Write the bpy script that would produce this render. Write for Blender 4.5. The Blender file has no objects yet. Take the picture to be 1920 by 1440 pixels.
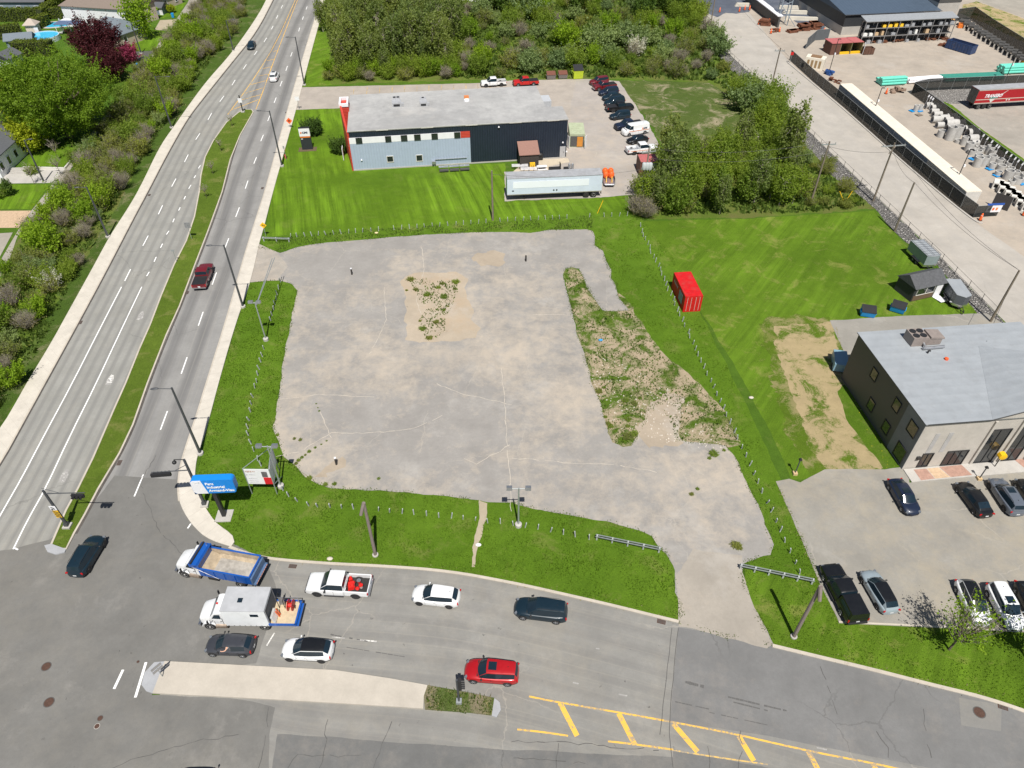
import bpy, bmesh, math, random
import numpy as np
from mathutils import Vector, Matrix, noise as mnoise
from mathutils.geometry import tessellate_polygon
R=math.radians; PI=math.pi
random.seed(7); rng=np.random.default_rng(7)
sc=bpy.context.scene
# ------------------------------------------------------------------ camera
FPX=1333.0; CH=59.0; PITCH=42.3
cam=bpy.data.cameras.new('camera'); camo=bpy.data.objects.new('camera',cam)
sc.collection.objects.link(camo)
camo.location=(0,0,CH); camo.rotation_euler=(R(90-PITCH),0,0)
cam.sensor_width=36; cam.lens=FPX/1920*36; cam.clip_end=6000; cam.clip_start=.5
sc.camera=camo
# ------------------------------------------------------------------ sky and sun
SUN_EL=60.0; SX,SY=0.15,-0.99      # the sun stands behind the camera, slightly right
w=bpy.data.worlds.new('World'); sc.world=w; w.use_nodes=True
nt=w.node_tree; sky=nt.nodes.new('ShaderNodeTexSky'); sky.sky_type='NISHITA'; sky.sun_disc=False
sky.sun_elevation=R(SUN_EL); sky.sun_rotation=math.atan2(SX,SY)
sky.air_density=1.0; sky.dust_density=1.0
bg=nt.nodes['Background']; bg.inputs['Strength'].default_value=0.052
nt.links.new(sky.outputs[0],bg.inputs[0])
sl=bpy.data.lights.new('sun','SUN'); sl.energy=5.0; sl.angle=R(.5); sl.color=(1,.955,.88)
so=bpy.data.objects.new('sun',sl); sc.collection.objects.link(so)
sund=Vector((-SX*math.cos(R(SUN_EL)),-SY*math.cos(R(SUN_EL)),-math.sin(R(SUN_EL))))
so.rotation_euler=sund.to_track_quat('-Z','Y').to_euler(); so.location=(20,-60,120)
vs=sc.view_settings; vs.view_transform='Standard'; vs.look='None'; vs.gamma=1; vs.use_curve_mapping=False; vs.exposure=0.2
sc.render.engine='CYCLES'; sc.cycles.max_bounces=5; sc.cycles.diffuse_bounces=2; sc.cycles.glossy_bounces=2; sc.cycles.transmission_bounces=2; sc.cycles.transparent_max_bounces=8
# ------------------------------------------------------------------ survey: photo point -> place on the ground
_t=R(PITCH); F_=Vector((0,math.cos(_t),-math.sin(_t))); U_=Vector((0,math.sin(_t),math.cos(_t)))
def G(px,py,z=0.0):
    dd=Vector((1,0,0))*((px-960)/FPX)-U_*((py-720)/FPX)+F_
    k=(z-CH)/dd.z
    return Vector((dd.x*k,dd.y*k,z))
def GP(l,z=0.0): return [G(x,y,z) for x,y in l]
# ------------------------------------------------------------------ object helpers
col=sc.collection
def tag(o,label=None,cat=None,group=None,kind=None):
    if label: o['label']=label
    if cat: o['category']=cat
    if group: o['group']=group
    if kind: o['kind']=kind
    return o
def thing(name,label,cat,loc=(0,0,0),rz=0.0,group=None):
    o=bpy.data.objects.new(name,None); col.objects.link(o); o.empty_display_size=.3
    o.location=loc; o.rotation_euler=(0,0,rz); return tag(o,label,cat,group)
def link(name,me,parent=None):
    o=bpy.data.objects.new(name,me); col.objects.link(o)
    if parent is not None: o.parent=parent
    return o
def kids(o): return [c for c in bpy.data.objects if c.parent==o]
def copy_tree(o,parent=None,_k=None):
    c=o.copy(); col.objects.link(c); c.parent=parent
    for ch in list(o.children): copy_tree(ch,c)
    return c
class MB:
    def __init__(s): s.v=[]; s.f=[]; s.uv=None
    def add(s,vs,fs):
        n=len(s.v); s.v+= [tuple(p) for p in vs]; s.f+=[tuple(i+n for i in f) for f in fs]; return s
    def box(s,cx,cy,cz,sx,sy,sz,rz=0,ry=0,rx=0,taper=1.0,tx=None):
        M=Matrix.Rotation(rz,3,'Z')@Matrix.Rotation(ry,3,'Y')@Matrix.Rotation(rx,3,'X'); c=Vector((cx,cy,cz)); p=[]
        for k in(-.5,.5):
            t=taper if k>0 else 1; t2=(tx if tx is not None else taper) if k>0 else 1
            for i,j in((-.5,-.5),(.5,-.5),(.5,.5),(-.5,.5)): p.append(c+M@Vector((i*sx*t2,j*sy*t,k*sz)))
        return s.add(p,[(0,3,2,1),(4,5,6,7),(0,1,5,4),(1,2,6,5),(2,3,7,6),(3,0,4,7)])
    def tube(s,a,b,r0,r1=None,n=8,cap=True):
        a=Vector(a); b=Vector(b); r1=r0 if r1 is None else r1; d=(b-a)
        if d.length<1e-6: return s
        q=d.normalized().to_track_quat('Z','Y'); p=[]
        for c,r in((a,r0),(b,r1)):
            for i in range(n):
                t=2*PI*i/n; p.append(c+q@Vector((math.cos(t)*r,math.sin(t)*r,0)))
        f=[(i,(i+1)%n,n+(i+1)%n,n+i) for i in range(n)]
        if cap: f+=[tuple(range(n-1,-1,-1)),tuple(range(n,2*n))]
        return s.add(p,f)
    def path(s,pts,r,n=6):
        for a,b in zip(pts[:-1],pts[1:]): s.tube(a,b,r,r,n)
        return s
    def lathe(s,c,prof,n=16,axis='Z'):
        c=Vector(c); p=[]
        for r,z in prof:
            for i in range(n):
                t=2*PI*i/n; x,y=math.cos(t)*r,math.sin(t)*r
                v={'Z':(x,y,z),'Y':(x,z,y),'X':(z,x,y)}[axis]; p.append(c+Vector(v))
        m=len(prof); f=[(j*n+i,j*n+(i+1)%n,(j+1)*n+(i+1)%n,(j+1)*n+i) for j in range(m-1) for i in range(n)]
        f+=[tuple(range(n-1,-1,-1)),tuple(range((m-1)*n,m*n))]
        return s.add(p,f)
    def prism(s,poly,z0,z1):
        n=len(poly); p=[(x[0],x[1],z0) for x in poly]+[(x[0],x[1],z1) for x in poly]
        tr=tessellate_polygon([[Vector((x[0],x[1],0)) for x in poly]])
        f=[(i,(i+1)%n,n+(i+1)%n,n+i) for i in range(n)]
        f+=[(a+n,b+n,c+n) for a,b,c in tr]+[(c,b,a) for a,b,c in tr]
        return s.add(p,f)
    def quad(s,a,b,c,d): return s.add([a,b,c,d],[(0,1,2,3)])
    def ell(s,c,rx,ry,rz,n=10,m=6):
        prof=[(max(.001,math.sin(PI*j/m)),-math.cos(PI*j/m)) for j in range(m+1)]; c=Vector(c); p=[]
        for r,z in prof:
            for i in range(n):
                t=2*PI*i/n; p.append(c+Vector((math.cos(t)*r*rx,math.sin(t)*r*ry,z*rz)))
        return s.add(p,[(j*n+i,j*n+(i+1)%n,(j+1)*n+(i+1)%n,(j+1)*n+i) for j in range(m) for i in range(n)])
    def mesh(s,name,mat,smooth=None):
        me=bpy.data.meshes.new(name); me.from_pydata(s.v,[],s.f)
        bm=bmesh.new(); bm.from_mesh(me); bmesh.ops.recalc_face_normals(bm,faces=bm.faces); bm.to_mesh(me); bm.free()
        if s.uv:
            ul=me.uv_layers.new(name='UVMap')
            for l in me.loops: ul.data[l.index].uv=s.uv[l.vertex_index]
        if mat: me.materials.append(mat)
        if smooth is not None:
            me.polygons.foreach_set('use_smooth',[True]*len(me.polygons)); me.set_sharp_from_angle(angle=R(smooth))
        me.update(); return me
    def build(s,name,mat,parent=None,smooth=None): return link(name,s.mesh(name,mat,smooth),parent)
# ------------------------------------------------------------------ materials
MATS={}
def newmat(name):
    m=bpy.data.materials.new(name); m.use_nodes=True; n=m.node_tree; p=n.nodes['Principled BSDF']; return m,n,p
class NT:
    """tiny node language"""
    def __init__(s,n): s.n=n; s.L=n.links
    def nd(s,t,**k):
        x=s.n.nodes.new(t)
        for a,b in k.items(): setattr(x,a,b)
        return x
    def put(s,sock,v):
        if v is None: return
        if isinstance(v,bpy.types.NodeSocket): s.L.new(v,sock)
        elif isinstance(v,(tuple,list)) and len(v)==3 and sock.type=='RGBA': sock.default_value=(*v,1)
        else: sock.default_value=v
    def pos(s): return s.nd('ShaderNodeNewGeometry').outputs['Position']
    def uv(s): return s.nd('ShaderNodeTexCoord').outputs['UV']
    def objc(s): return s.nd('ShaderNodeTexCoord').outputs['Object']
    def scale(s,v,sx,sy,sz,rz=0):
        m=s.nd('ShaderNodeMapping'); s.put(m.inputs[0],v); m.inputs['Scale'].default_value=(sx,sy,sz); m.inputs['Rotation'].default_value=(0,0,rz); return m.outputs[0]
    def noise(s,v,sc_,det=4,rough=.6,dist=0.0):
        x=s.nd('ShaderNodeTexNoise'); s.put(x.inputs['Vector'],v); x.inputs['Scale'].default_value=sc_; x.inputs['Detail'].default_value=det; x.inputs['Roughness'].default_value=rough; x.inputs['Distortion'].default_value=dist; return x.outputs['Fac']
    def vor(s,v,sc_,feature='F1'):
        x=s.nd('ShaderNodeTexVoronoi',feature=feature); s.put(x.inputs['Vector'],v); x.inputs['Scale'].default_value=sc_; return x.outputs['Distance']
    def m(s,op,a,b=None,c=None,clamp=False):
        x=s.nd('ShaderNodeMath',operation=op,use_clamp=clamp); s.put(x.inputs[0],a)
        if b is not None: s.put(x.inputs[1],b)
        if c is not None: s.put(x.inputs[2],c)
        return x.outputs[0]
    def ramp(s,v,a,b,c=0.0,d=1.0):
        x=s.nd('ShaderNodeMapRange'); s.put(x.inputs[0],v); x.inputs[1].default_value=a; x.inputs[2].default_value=b; x.inputs[3].default_value=c; x.inputs[4].default_value=d; x.clamp=True; return x.outputs[0]
    def mix(s,f,a,b,mode='MIX'):
        x=s.nd('ShaderNodeMix',data_type='RGBA',blend_type=mode); s.put(x.inputs[0],f); s.put(x.inputs[6],a); s.put(x.inputs[7],b); return x.outputs[2]
    def sep(s,v): x=s.nd('ShaderNodeSeparateXYZ'); s.put(x.inputs[0],v); return x.outputs
    def bump(s,h,st=.3,dist=.05):
        x=s.nd('ShaderNodeBump'); s.put(x.inputs['Height'],h); x.inputs['Strength'].default_value=st; x.inputs['Distance'].default_value=dist; return x.outputs[0]
    def addv(s,a,b):
        x=s.nd('ShaderNodeVectorMath',operation='ADD'); s.put(x.inputs[0],a); s.put(x.inputs[1],b); return x.outputs[0]
    def ncol(s,v,sc_):
        x=s.nd('ShaderNodeTexNoise'); s.put(x.inputs['Vector'],v); x.inputs['Scale'].default_value=sc_; x.inputs['Detail'].default_value=3; return x.outputs['Color']
def mat(name,colr,rough=.6,metal=0.0,var=.08,vs_=2.0,coat=0.0,dirt=0.0,stripes=None,emis=None):
    """plain painted / metal / plastic surface with slight unevenness"""
    if name in MATS: return MATS[name]
    m,n,p=newmat(name); T=NT(n); v=T.objc()
    f=T.noise(v,vs_,5,.65); c=T.mix(T.ramp(f,.3,.7),tuple(x*(1-var) for x in colr),tuple(min(1,x*(1+var)) for x in colr))
    if dirt>0:
        g=T.ramp(T.noise(v,1.3,6,.7),.5,.75,0,dirt); c=T.mix(g,c,(.16,.13,.10))
    if stripes:
        ax,per,dep,dk=stripes; o=T.sep(v)[ax]; wv=T.m('SINE',T.m('MULTIPLY',o,2*PI/per))
        c=T.mix(T.ramp(wv,.5,.95,0,dk),c,tuple(x*.55 for x in colr)); n.links.new(T.bump(wv,.5,dep),p.inputs['Normal'])
    n.links.new(c,p.inputs['Base Color']); T.put(p.inputs['Roughness'],T.ramp(f,.2,.8,max(.02,rough-.08),min(1,rough+.08))); p.inputs['Metallic'].default_value=metal
    if coat: p.inputs['Coat Weight'].default_value=coat; p.inputs['Coat Roughness'].default_value=.10
    MATS[name]=m; return m
def paint(name,c): return mat('paint_'+name,c,.35,.1,.05,1.5,coat=.6 if max(c)>.1 else .22)
def glassm(name='car_glass',c=(.012,.018,.024)):
    return mat(name,c,.14,0,.2,1.0)
DUST=(.47,.40,.325)
def asphalt(name,base,dust=.5,crack=.5,dustc=DUST,speck=.25,tracks=None,patch=0.0,fine=.5,spots=0.0,blobs=()):
    m,n,p=newmat(name); T=NT(n); P=T.pos()
    big=T.noise(P,.045,8,.7,.15); mid=T.noise(P,.22,7,.68,.2); fin=T.noise(P,2.5,6,.75); grit=T.noise(P,14,3,.8)
    dk=tuple(x*.80 for x in base); lt=tuple(min(1,x*1.17) for x in base)
    c=T.mix(T.ramp(mid,.3,.72),dk,lt)
    c=T.mix(T.ramp(fin,.25,.8,0,fine),c,tuple(x*.72 for x in base))
    if tracks:
        per,ph,amt,tc=tracks; o=T.sep(T.uv()); wob=T.m('MULTIPLY',T.m('SUBTRACT',T.noise(T.scale(T.uv(),.3,.03,1),1.0,3),.5),.5)
        u=T.m('ADD',T.m('ADD',o[0],ph),wob); wv=T.m('COSINE',T.m('MULTIPLY',u,2*PI/per))
        st=T.noise(T.scale(T.uv(),2.2,.035,1),1.0,5,.7); k=T.m('MULTIPLY',T.ramp(wv,-.35,.9,0,1),T.ramp(st,.25,.75,.5,1))
        c=T.mix(T.m('MULTIPLY',k,amt),c,tc)
        st2=T.noise(T.scale(T.uv(),4.5,.02,1),1.0,4,.6); c=T.mix(T.ramp(st2,.52,.72,0,.3),c,(.36,.335,.285))
    if dust>0:
        dm=T.m('ADD',T.m('MULTIPLY',big,.62),T.m('MULTIPLY',T.noise(P,.6,8,.75,.2),.38))
        for bx,by,br,bw in blobs:
            vd=T.nd('ShaderNodeVectorMath',operation='DISTANCE'); T.put(vd.inputs[0],P); vd.inputs[1].default_value=(bx,by,0); dm=T.m('ADD',dm,T.ramp(vd.outputs['Value'],0,br,bw,0))
        c=T.mix(T.ramp(dm,.48,.62,0,dust),c,dustc)
        pm=T.noise(T.addv(P,(37,12,0)),.10,8,.7,.25); c=T.mix(T.ramp(pm,.56,.66,0,dust*.5),c,(.50,.475,.44))
    if patch>0:
        pz=T.vor(T.scale(P,.05,.09,1),1.0); c=T.mix(T.ramp(pz,.15,.4,patch,0),c,tuple(x*.7 for x in base))
    if crack>0:
        V=T.addv(T.addv(P,T.mix(.0,T.ncol(P,.35),(0,0,0))),T.mix(.55,T.ncol(P,2.2),(0,0,0))); 
        dd=T.vor(V,.11,'DISTANCE_TO_EDGE'); ms=T.ramp(T.noise(P,.07,2),.48,.56)
        c=T.mix(T.m('MULTIPLY',T.m('MULTIPLY',T.ramp(dd,.0025,.006,1,0),ms),crack),c,(.45,.41,.35) if dust>.3 else (.07,.068,.065))
    if spots>0:
        sv=T.vor(T.addv(P,T.ncol(P,2.0)),.9); c=T.mix(T.m('MULTIPLY',T.m('MULTIPLY',T.ramp(sv,.05,.10,1,0),T.ramp(T.noise(P,.12,3),.46,.6)),spots),c,(.05,.048,.045))
    c=T.mix(T.ramp(grit,.3,.8,0,speck),c,tuple(x*.55 for x in base))
    n.links.new(c,p.inputs['Base Color']); p.inputs['Roughness'].default_value=.9; p.inputs['Specular IOR Level'].default_value=.25
    n.links.new(T.bump(T.m('ADD',grit,fin),.25,.03),p.inputs['Normal']); MATS[name]=m; return m
def grassm(name,a,b,dry=(.30,.27,.10),dryf=.3,bare=0.0,barec=(.42,.33,.22),bsc=.15,stripe=None,dand=0.0,bt=.5):
    m,n,p=newmat(name); T=NT(n); P=T.pos()
    big=T.noise(P,.09,5,.6,.5); mid=T.noise(P,.8,6,.7); fin=T.noise(P,7,5,.8); vf=T.noise(T.scale(P,1,.45,1),24,3,.8)
    c=T.mix(T.ramp(big,.32,.68),a,b); c=T.mix(T.ramp(mid,.35,.7,0,.55),c,tuple(x*.58 for x in a))
    c=T.mix(T.ramp(fin,.4,.75,0,.5),c,tuple(x*1.45 for x in b)); c=T.mix(T.ramp(vf,.45,.7,0,.6),c,tuple(x*.35 for x in a))
    if stripe:
        ang,per,amt=stripe; wob=T.m('MULTIPLY',T.noise(P,.05,2),per*2.5)
        x=T.sep(T.scale(P,1,1,1,ang))[0]; wv=T.m('SINE',T.m('MULTIPLY',T.m('ADD',x,wob),2*PI/per))
        k=T.m('MULTIPLY',T.m('ADD',T.m('MULTIPLY',T.ramp(wv,-.2,.9),.45),T.m('MULTIPLY',T.ramp(T.noise(T.scale(T.scale(P,1,1,1,ang),1.6,.045,1),1.0,5,.7),.42,.62),.75)),T.ramp(T.noise(P,.06,3),.38,.6)); c=T.mix(T.m('MULTIPLY',k,amt),c,tuple(min(1,x*1.7) for x in b))
    if dryf>0: c=T.mix(T.m('MULTIPLY',T.ramp(T.noise(P,.28,7,.72,.5),.54,.7),T.ramp(fin,.25,.6,.2,dryf)),c,dry)
    if bare>0:
        bm=T.m('ADD',T.m('MULTIPLY',T.noise(T.addv(P,(9,3,0)),bsc,8,.75,.6),.75),T.m('MULTIPLY',fin,.25)); bc=T.mix(T.ramp(mid,.3,.7),barec,tuple(min(1,x*1.25) for x in barec))
        c=T.mix(T.ramp(bm,bt-.03,bt+.05,0,bare),c,bc)
    if dand>0:
        dv=T.vor(P,2.6); c=T.mix(T.m('MULTIPLY',T.ramp(dv,.09,.13,1,0),T.ramp(T.noise(P,.35,3),.5,.6)),c,(.75,.58,.03))
    n.links.new(c,p.inputs['Base Color']); p.inputs['Roughness'].default_value=.95; p.inputs['Specular IOR Level'].default_value=.15
    n.links.new(T.bump(T.m('ADD',vf,fin),.9,.12),p.inputs['Normal']); MATS[name]=m; return m
def stonem(name,a,b,scale=2.2,dark=(.06,.055,.05)):
    m,n,p=newmat(name); T=NT(n); P=T.pos(); x=T.nd('ShaderNodeTexVoronoi'); T.put(x.inputs['Vector'],P); x.inputs['Scale'].default_value=scale
    c=T.mix(T.sep(x.outputs['Color'])[0],a,b); e=T.vor(P,scale,'DISTANCE_TO_EDGE'); c=T.mix(T.ramp(e,.03,.14,.85,0),c,dark)
    n.links.new(c,p.inputs['Base Color']); p.inputs['Roughness'].default_value=.95; n.links.new(T.bump(T.ramp(e,0,.3),1,.25),p.inputs['Normal']); MATS[name]=m; return m
def concrete(name,base,joint=0.0,rot=0.0,stain=.25):
    m,n,p=newmat(name); T=NT(n); P=T.pos(); f=T.noise(P,.5,6,.7); g=T.noise(P,9,4,.7)
    c=T.mix(T.ramp(f,.3,.7),tuple(x*.86 for x in base),tuple(min(1,x*1.1) for x in base)); c=T.mix(T.ramp(g,.35,.8,0,.25),c,tuple(x*.6 for x in base))
    c=T.mix(T.ramp(T.noise(P,1.7,7,.75),.56,.75,0,stain),c,(.22,.18,.13))
    if joint:
        y=T.m('FRACT',T.m('DIVIDE',T.sep(T.uv())[1],joint)); c=T.mix(T.ramp(T.m('ABSOLUTE',T.m('SUBTRACT',y,.5)),.49,.4999,0,.55),c,(.13,.11,.09))
    n.links.new(c,p.inputs['Base Color']); p.inputs['Roughness'].default_value=.92; n.links.new(T.bump(g,.2,.02),p.inputs['Normal']); MATS[name]=m; return m
def wornpaint(name,c,wear=.45,thr=.5):
    m,n,p=newmat(name); T=NT(n); P=T.pos(); f=T.m('ADD',T.m('MULTIPLY',T.noise(P,3.0,7,.8),.6),T.m('MULTIPLY',T.noise(P,.4,4,.6),.4))
    k=T.ramp(f,thr,thr+.06,0,wear); cc=T.mix(k,c,(.24,.23,.22)); n.links.new(cc,p.inputs['Base Color']); p.inputs['Roughness'].default_value=.7
    MATS[name]=m; return m
def leafm(name,a,b,tr=.35,tint=.35):
    m,n,p=newmat(name); T=NT(n); g=T.nd('ShaderNodeNewGeometry'); oi=T.nd('ShaderNodeObjectInfo')
    c=T.mix(g.outputs['Random Per Island'],a,b); c=T.mix(T.ramp(T.noise(T.objc(),.9,3),.35,.65,0,.55),c,tuple(x*.55 for x in a))
    c=T.mix(T.m('MULTIPLY',oi.outputs['Random'],tint),c,tuple(x*y for x,y in zip(b,(1.5,1.25,.9))))
    n.links.new(c,p.inputs['Base Color']); p.inputs['Roughness'].default_value=.65; p.inputs['Specular IOR Level'].default_value=.25
    t=T.nd('ShaderNodeBsdfTranslucent'); n.links.new(T.mix(1.0,c,(1.5,1.5,.6),'MULTIPLY'),t.inputs[0])
    mx=T.nd('ShaderNodeMixShader'); mx.inputs[0].default_value=tr; n.links.new(p.outputs[0],mx.inputs[1]); n.links.new(t.outputs[0],mx.inputs[2])
    n.links.new(mx.outputs[0],n.nodes['Material Output'].inputs[0]); MATS[name]=m; return m
def waterm(name,c):
    m,n,p=newmat(name); T=NT(n); P=T.pos(); f=T.noise(P,1.5,3); n.links.new(T.mix(T.ramp(f,.3,.7),c,tuple(min(1,x*1.25) for x in c)),p.inputs['Base Color']); p.inputs['Roughness'].default_value=.08; n.links.new(T.bump(f,.3,.05),p.inputs['Normal']); MATS[name]=m; return m
# ------------------------------------------------------------------ sheets and strips
def resample(pts,step):
    out=[]
    for a,b in zip(pts[:-1],pts[1:]):
        n=max(1,int((b-a).length/step)); out+=[a.lerp(b,i/n) for i in range(n)]
    return out+[pts[-1]]
def ragged(pts,amp,step=.5,sc_=.5,seed=0):
    p=resample(list(pts)+[pts[0]],step)[:-1]; o=[]
    for q in p:
        dv=mnoise.noise_vector(Vector((q.x*sc_,q.y*sc_,seed)))+.5*mnoise.noise_vector(Vector((q.x*sc_*3.1,q.y*sc_*3.1,seed+5))); o.append(Vector((q.x+dv.x*amp,q.y+dv.y*amp,q.z)))
    return o
def sheet(name,px,z,m,jag=0.0,parent=None,kind='structure',world=False,seed=0,step=.5):
    pts=[Vector((p[0],p[1],z)) for p in px] if world else GP(px)
    for p in pts: p.z=z
    if jag>0: pts=ragged(pts,jag,step,seed=seed)
    tr=tessellate_polygon([[Vector((p.x,p.y,0)) for p in pts]])
    mb=MB(); mb.add(pts,[tuple(t) for t in tr]); me=mb.mesh(name,m)
    # make every face look up
    if me.polygons and sum(p.normal.z for p in me.polygons)<0: me.flip_normals()
    o=link(name,me,parent)
    if kind and parent is None: o['kind']=kind
    return o
def slab(name,px,z0,z1,m,jag=0,kind='structure',parent=None,world=False):
    pts=[Vector(p) for p in px] if world else GP(px)
    if jag: pts=ragged(pts,jag)
    mb=MB(); mb.prism(pts,z0,z1); o=mb.build(name,m,parent)
    if kind and parent is None: o['kind']=kind
    return o
def cumlen(p): 
    s=[0]
    for a,b in zip(p[:-1],p[1:]): s.append(s[-1]+(b-a).length)
    return s
def at_frac(p,s,t):
    L=s[-1]*t
    for i in range(len(p)-1):
        if s[i+1]>=L or i==len(p)-2:
            k=(L-s[i])/max(1e-6,s[i+1]-s[i]); return p[i].lerp(p[i+1],min(1,max(0,k)))
def smoothpath(p,it=2):
    for _ in range(it):
        q=[p[0]]
        for a,b in zip(p[:-1],p[1:]): q+=[a.lerp(b,.25),a.lerp(b,.75)]
        p=q+[p[-1]]
    return p
def strip(name,lp,rp,z,m,n=60,cross=4,kind='structure',thick=None,smooth=True):
    a=GP(lp); b=GP(rp)
    if smooth: a=smoothpath(a); b=smoothpath(b)
    sa,sb=cumlen(a),cumlen(b); mb=MB(); uv=[]; L=(sa[-1]+sb[-1])/2
    V=[]
    for i in range(n+1):
        p,q=at_frac(a,sa,i/n),at_frac(b,sb,i/n)
        for j in range(cross+1):
            t=p.lerp(q,j/cross); t.z=z; V.append(t); uv.append(((p-q).length*j/cross,L*i/n))
    c=cross+1
    mb.add(V,[(i*c+j,i*c+j+1,(i+1)*c+j+1,(i+1)*c+j) for i in range(n) for j in range(cross)])
    if thick:
        for j in(0,cross):
            base=len(mb.v); W=[Vector((V[i*c+j].x,V[i*c+j].y,z-thick)) for i in range(n+1)]; mb.v+= [tuple(x) for x in W]; uv+=[uv[i*c+j] for i in range(n+1)]
            mb.f+=[(i*c+j,(i+1)*c+j,base+i+1,base+i) for i in range(n)]
        for i in (0,n):
            base=len(mb.v); mb.v+=[(V[i*c].x,V[i*c].y,z-thick),(V[i*c+cross].x,V[i*c+cross].y,z-thick)]; uv+=[uv[i*c],uv[i*c+cross]]
            mb.f.append(tuple([i*c+j for j in range(c)]+[base+1,base]))
    mb.uv=uv; me=mb.mesh(name,m)
    o=link(name,me)
    if kind: o['kind']=kind
    return o
def kerb(name,px,m,w=.16,h=.13,world=False,smooth=True,kind='structure',z0=0.0):
    p=[Vector(q) for q in px] if world else GP(px)
    if smooth: p=smoothpath(p,2)
    p=resample(p,2.0); mb=MB(); V=[]
    for i,q in enumerate(p):
        t=(p[min(i+1,len(p)-1)]-p[max(i-1,0)]); t.z=0; t.normalize(); nn=Vector((-t.y,t.x,0))*w/2
        V+=[q+nn+Vector((0,0,z0)),q+nn+Vector((0,0,h)),q-nn+Vector((0,0,h)),q-nn+Vector((0,0,z0))]
    f=[]
    for i in range(len(p)-1):
        for j in range(3): f.append((i*4+j,i*4+j+1,(i+1)*4+j+1,(i+1)*4+j))
    f+=[(0,1,2,3),tuple(len(V)-4+k for k in(3,2,1,0))]
    mb.add(V,f); o=mb.build(name,m)
    if kind: o['kind']=kind
    return o
def line_quads(mb,a,b,w,z):
    a=Vector(a);b=Vector(b); t=(b-a); t.z=0; t.normalize(); nn=Vector((-t.y,t.x,0))*w/2
    mb.quad(*[(q.x,q.y,z) for q in(a-nn,b-nn,b+nn,a+nn)])
def text(name,s,size,m,parent,loc,rot,ext=.01,align='LEFT',sx=1.0,bold=.0):
    cu=bpy.data.curves.new(name,'FONT'); cu.body=s; cu.size=size; cu.extrude=ext; cu.align_x=align; cu.align_y='CENTER'; cu.offset=bold; cu.resolution_u=3
    t=bpy.data.objects.new(name,cu); col.objects.link(t); dg=bpy.context.evaluated_depsgraph_get(); me=bpy.data.meshes.new_from_object(t.evaluated_get(dg)); bpy.data.objects.remove(t); bpy.data.curves.remove(cu)
    me.name=name; me.materials.clear(); me.materials.append(m)
    Mx=Matrix.Diagonal((sx,1,1,1)); me.transform(Matrix.Translation(loc)@rot.to_4x4()@Mx)
    return link(name,me,parent)
# ================================================================== GROUND MATERIALS
M_ground=grassm('field_grass',(.066,.140,.012),(.10,.19,.018),dryf=.25)
M_lawn=grassm('mown_lawn',(.074,.150,.007),(.130,.235,.013),dryf=.12,stripe=(R(-15),2.6,.6))
M_field=grassm('mown_field',(.078,.152,.008),(.128,.225,.016),dryf=.7,dry=(.34,.32,.10),stripe=(R(35),3.2,.4),bare=.35,barec=(.25,.22,.08),bsc=.3,bt=.60)
M_verge=grassm('rough_verge',(.085,.172,.010),(.142,.255,.018),dryf=.5)
M_strip=grassm('dry_verge',(.055,.105,.014),(.085,.145,.022),dryf=.7,dry=(.22,.19,.10),bare=.5,barec=(.3,.25,.16),bt=.56)
M_median=grassm('median_grass',(.090,.150,.014),(.135,.20,.024),dryf=.75)
M_rough=grassm('scrub_ground',(.070,.132,.010),(.115,.195,.018),dryf=.9,dry=(.32,.26,.14),bare=.9,barec=(.43,.34,.245),bsc=.3,bt=.487)
M_bare=grassm('bare_dirt_grass',(.085,.150,.010),(.135,.215,.018),dryf=.95,bare=.9,barec=(.42,.325,.19),bsc=.30,bt=.462)
M_dand=grassm('dandelion_grass',(.075,.150,.010),(.115,.21,.014),dryf=.4,dand=1)
M_dirt=asphalt('sandy_dirt',(.455,.385,.30),dust=.75,crack=0,dustc=(.44,.335,.23),speck=.35,patch=.2,spots=.4)
M_path=asphalt('dirt_path',(.42,.36,.26),dust=.4,crack=0,speck=.35)
M_under=grassm('undergrowth_soil',(.090,.150,.018),(.15,.225,.030),dryf=.5,dry=(.17,.13,.06),bare=.4,barec=(.16,.12,.06))
LB=[(*G(x,y)[:2],r_,w_*.6) for x,y,r_,w_ in((700,675,9,.09),(800,665,9,.10),(900,670,8,.10),(1000,650,8,.08),(1050,760,7,.10),(1055,590,6,.05),(900,600,6,.07),(1150,960,7,.12),(1240,860,7,.10),(1000,900,6,.09),(800,900,6,.08),(1370,900,6,.08),(930,500,8,.06),(620,880,5,.10),(1300,960,7,.09),(700,790,10,-.09),(640,500,10,-.06),(850,800,9,-.07),(1180,930,3,-.10),(1320,940,4,-.08),(1030,700,5,-.03),(580,640,7,-.05))]
M_lot=asphalt('weathered_lot_asphalt',(.318,.302,.284),dust=.7,crack=.35,patch=.2,blobs=LB,dustc=(.52,.445,.355))
M_drive=asphalt('drive_apron',(.37,.34,.30),dust=.7,crack=.5)
M_roadL=asphalt('worn_road_asphalt',(.305,.302,.282),dust=.12,crack=.3,tracks=(1.78,.30,.95,(.205,.203,.195)),dustc=(.42,.37,.28))
M_roadR=asphalt('dark_tracked_asphalt',(.285,.28,.272),dust=.0,crack=.3,tracks=(3.55,.05,.95,(.145,.143,.142)))
M_cross=asphalt('crossing_asphalt',(.262,.256,.24),dust=.35,crack=.3,tracks=(1.85,.0,.5,(.18,.175,.168)),dustc=(.35,.315,.255),spots=.8)
M_inter=asphalt('junction_asphalt',(.185,.181,.171),dust=.35,crack=.0,dustc=(.245,.228,.195),fine=.5,patch=.25,spots=.6)
M_patch=asphalt('dark_patch_asphalt',(.165,.165,.162),dust=.2,crack=.5)
M_patch2=asphalt('newer_road_asphalt',(.20,.199,.197),dust=.2,crack=.3,tracks=(3.6,1.0,.3,(.12,.12,.12)))
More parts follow.
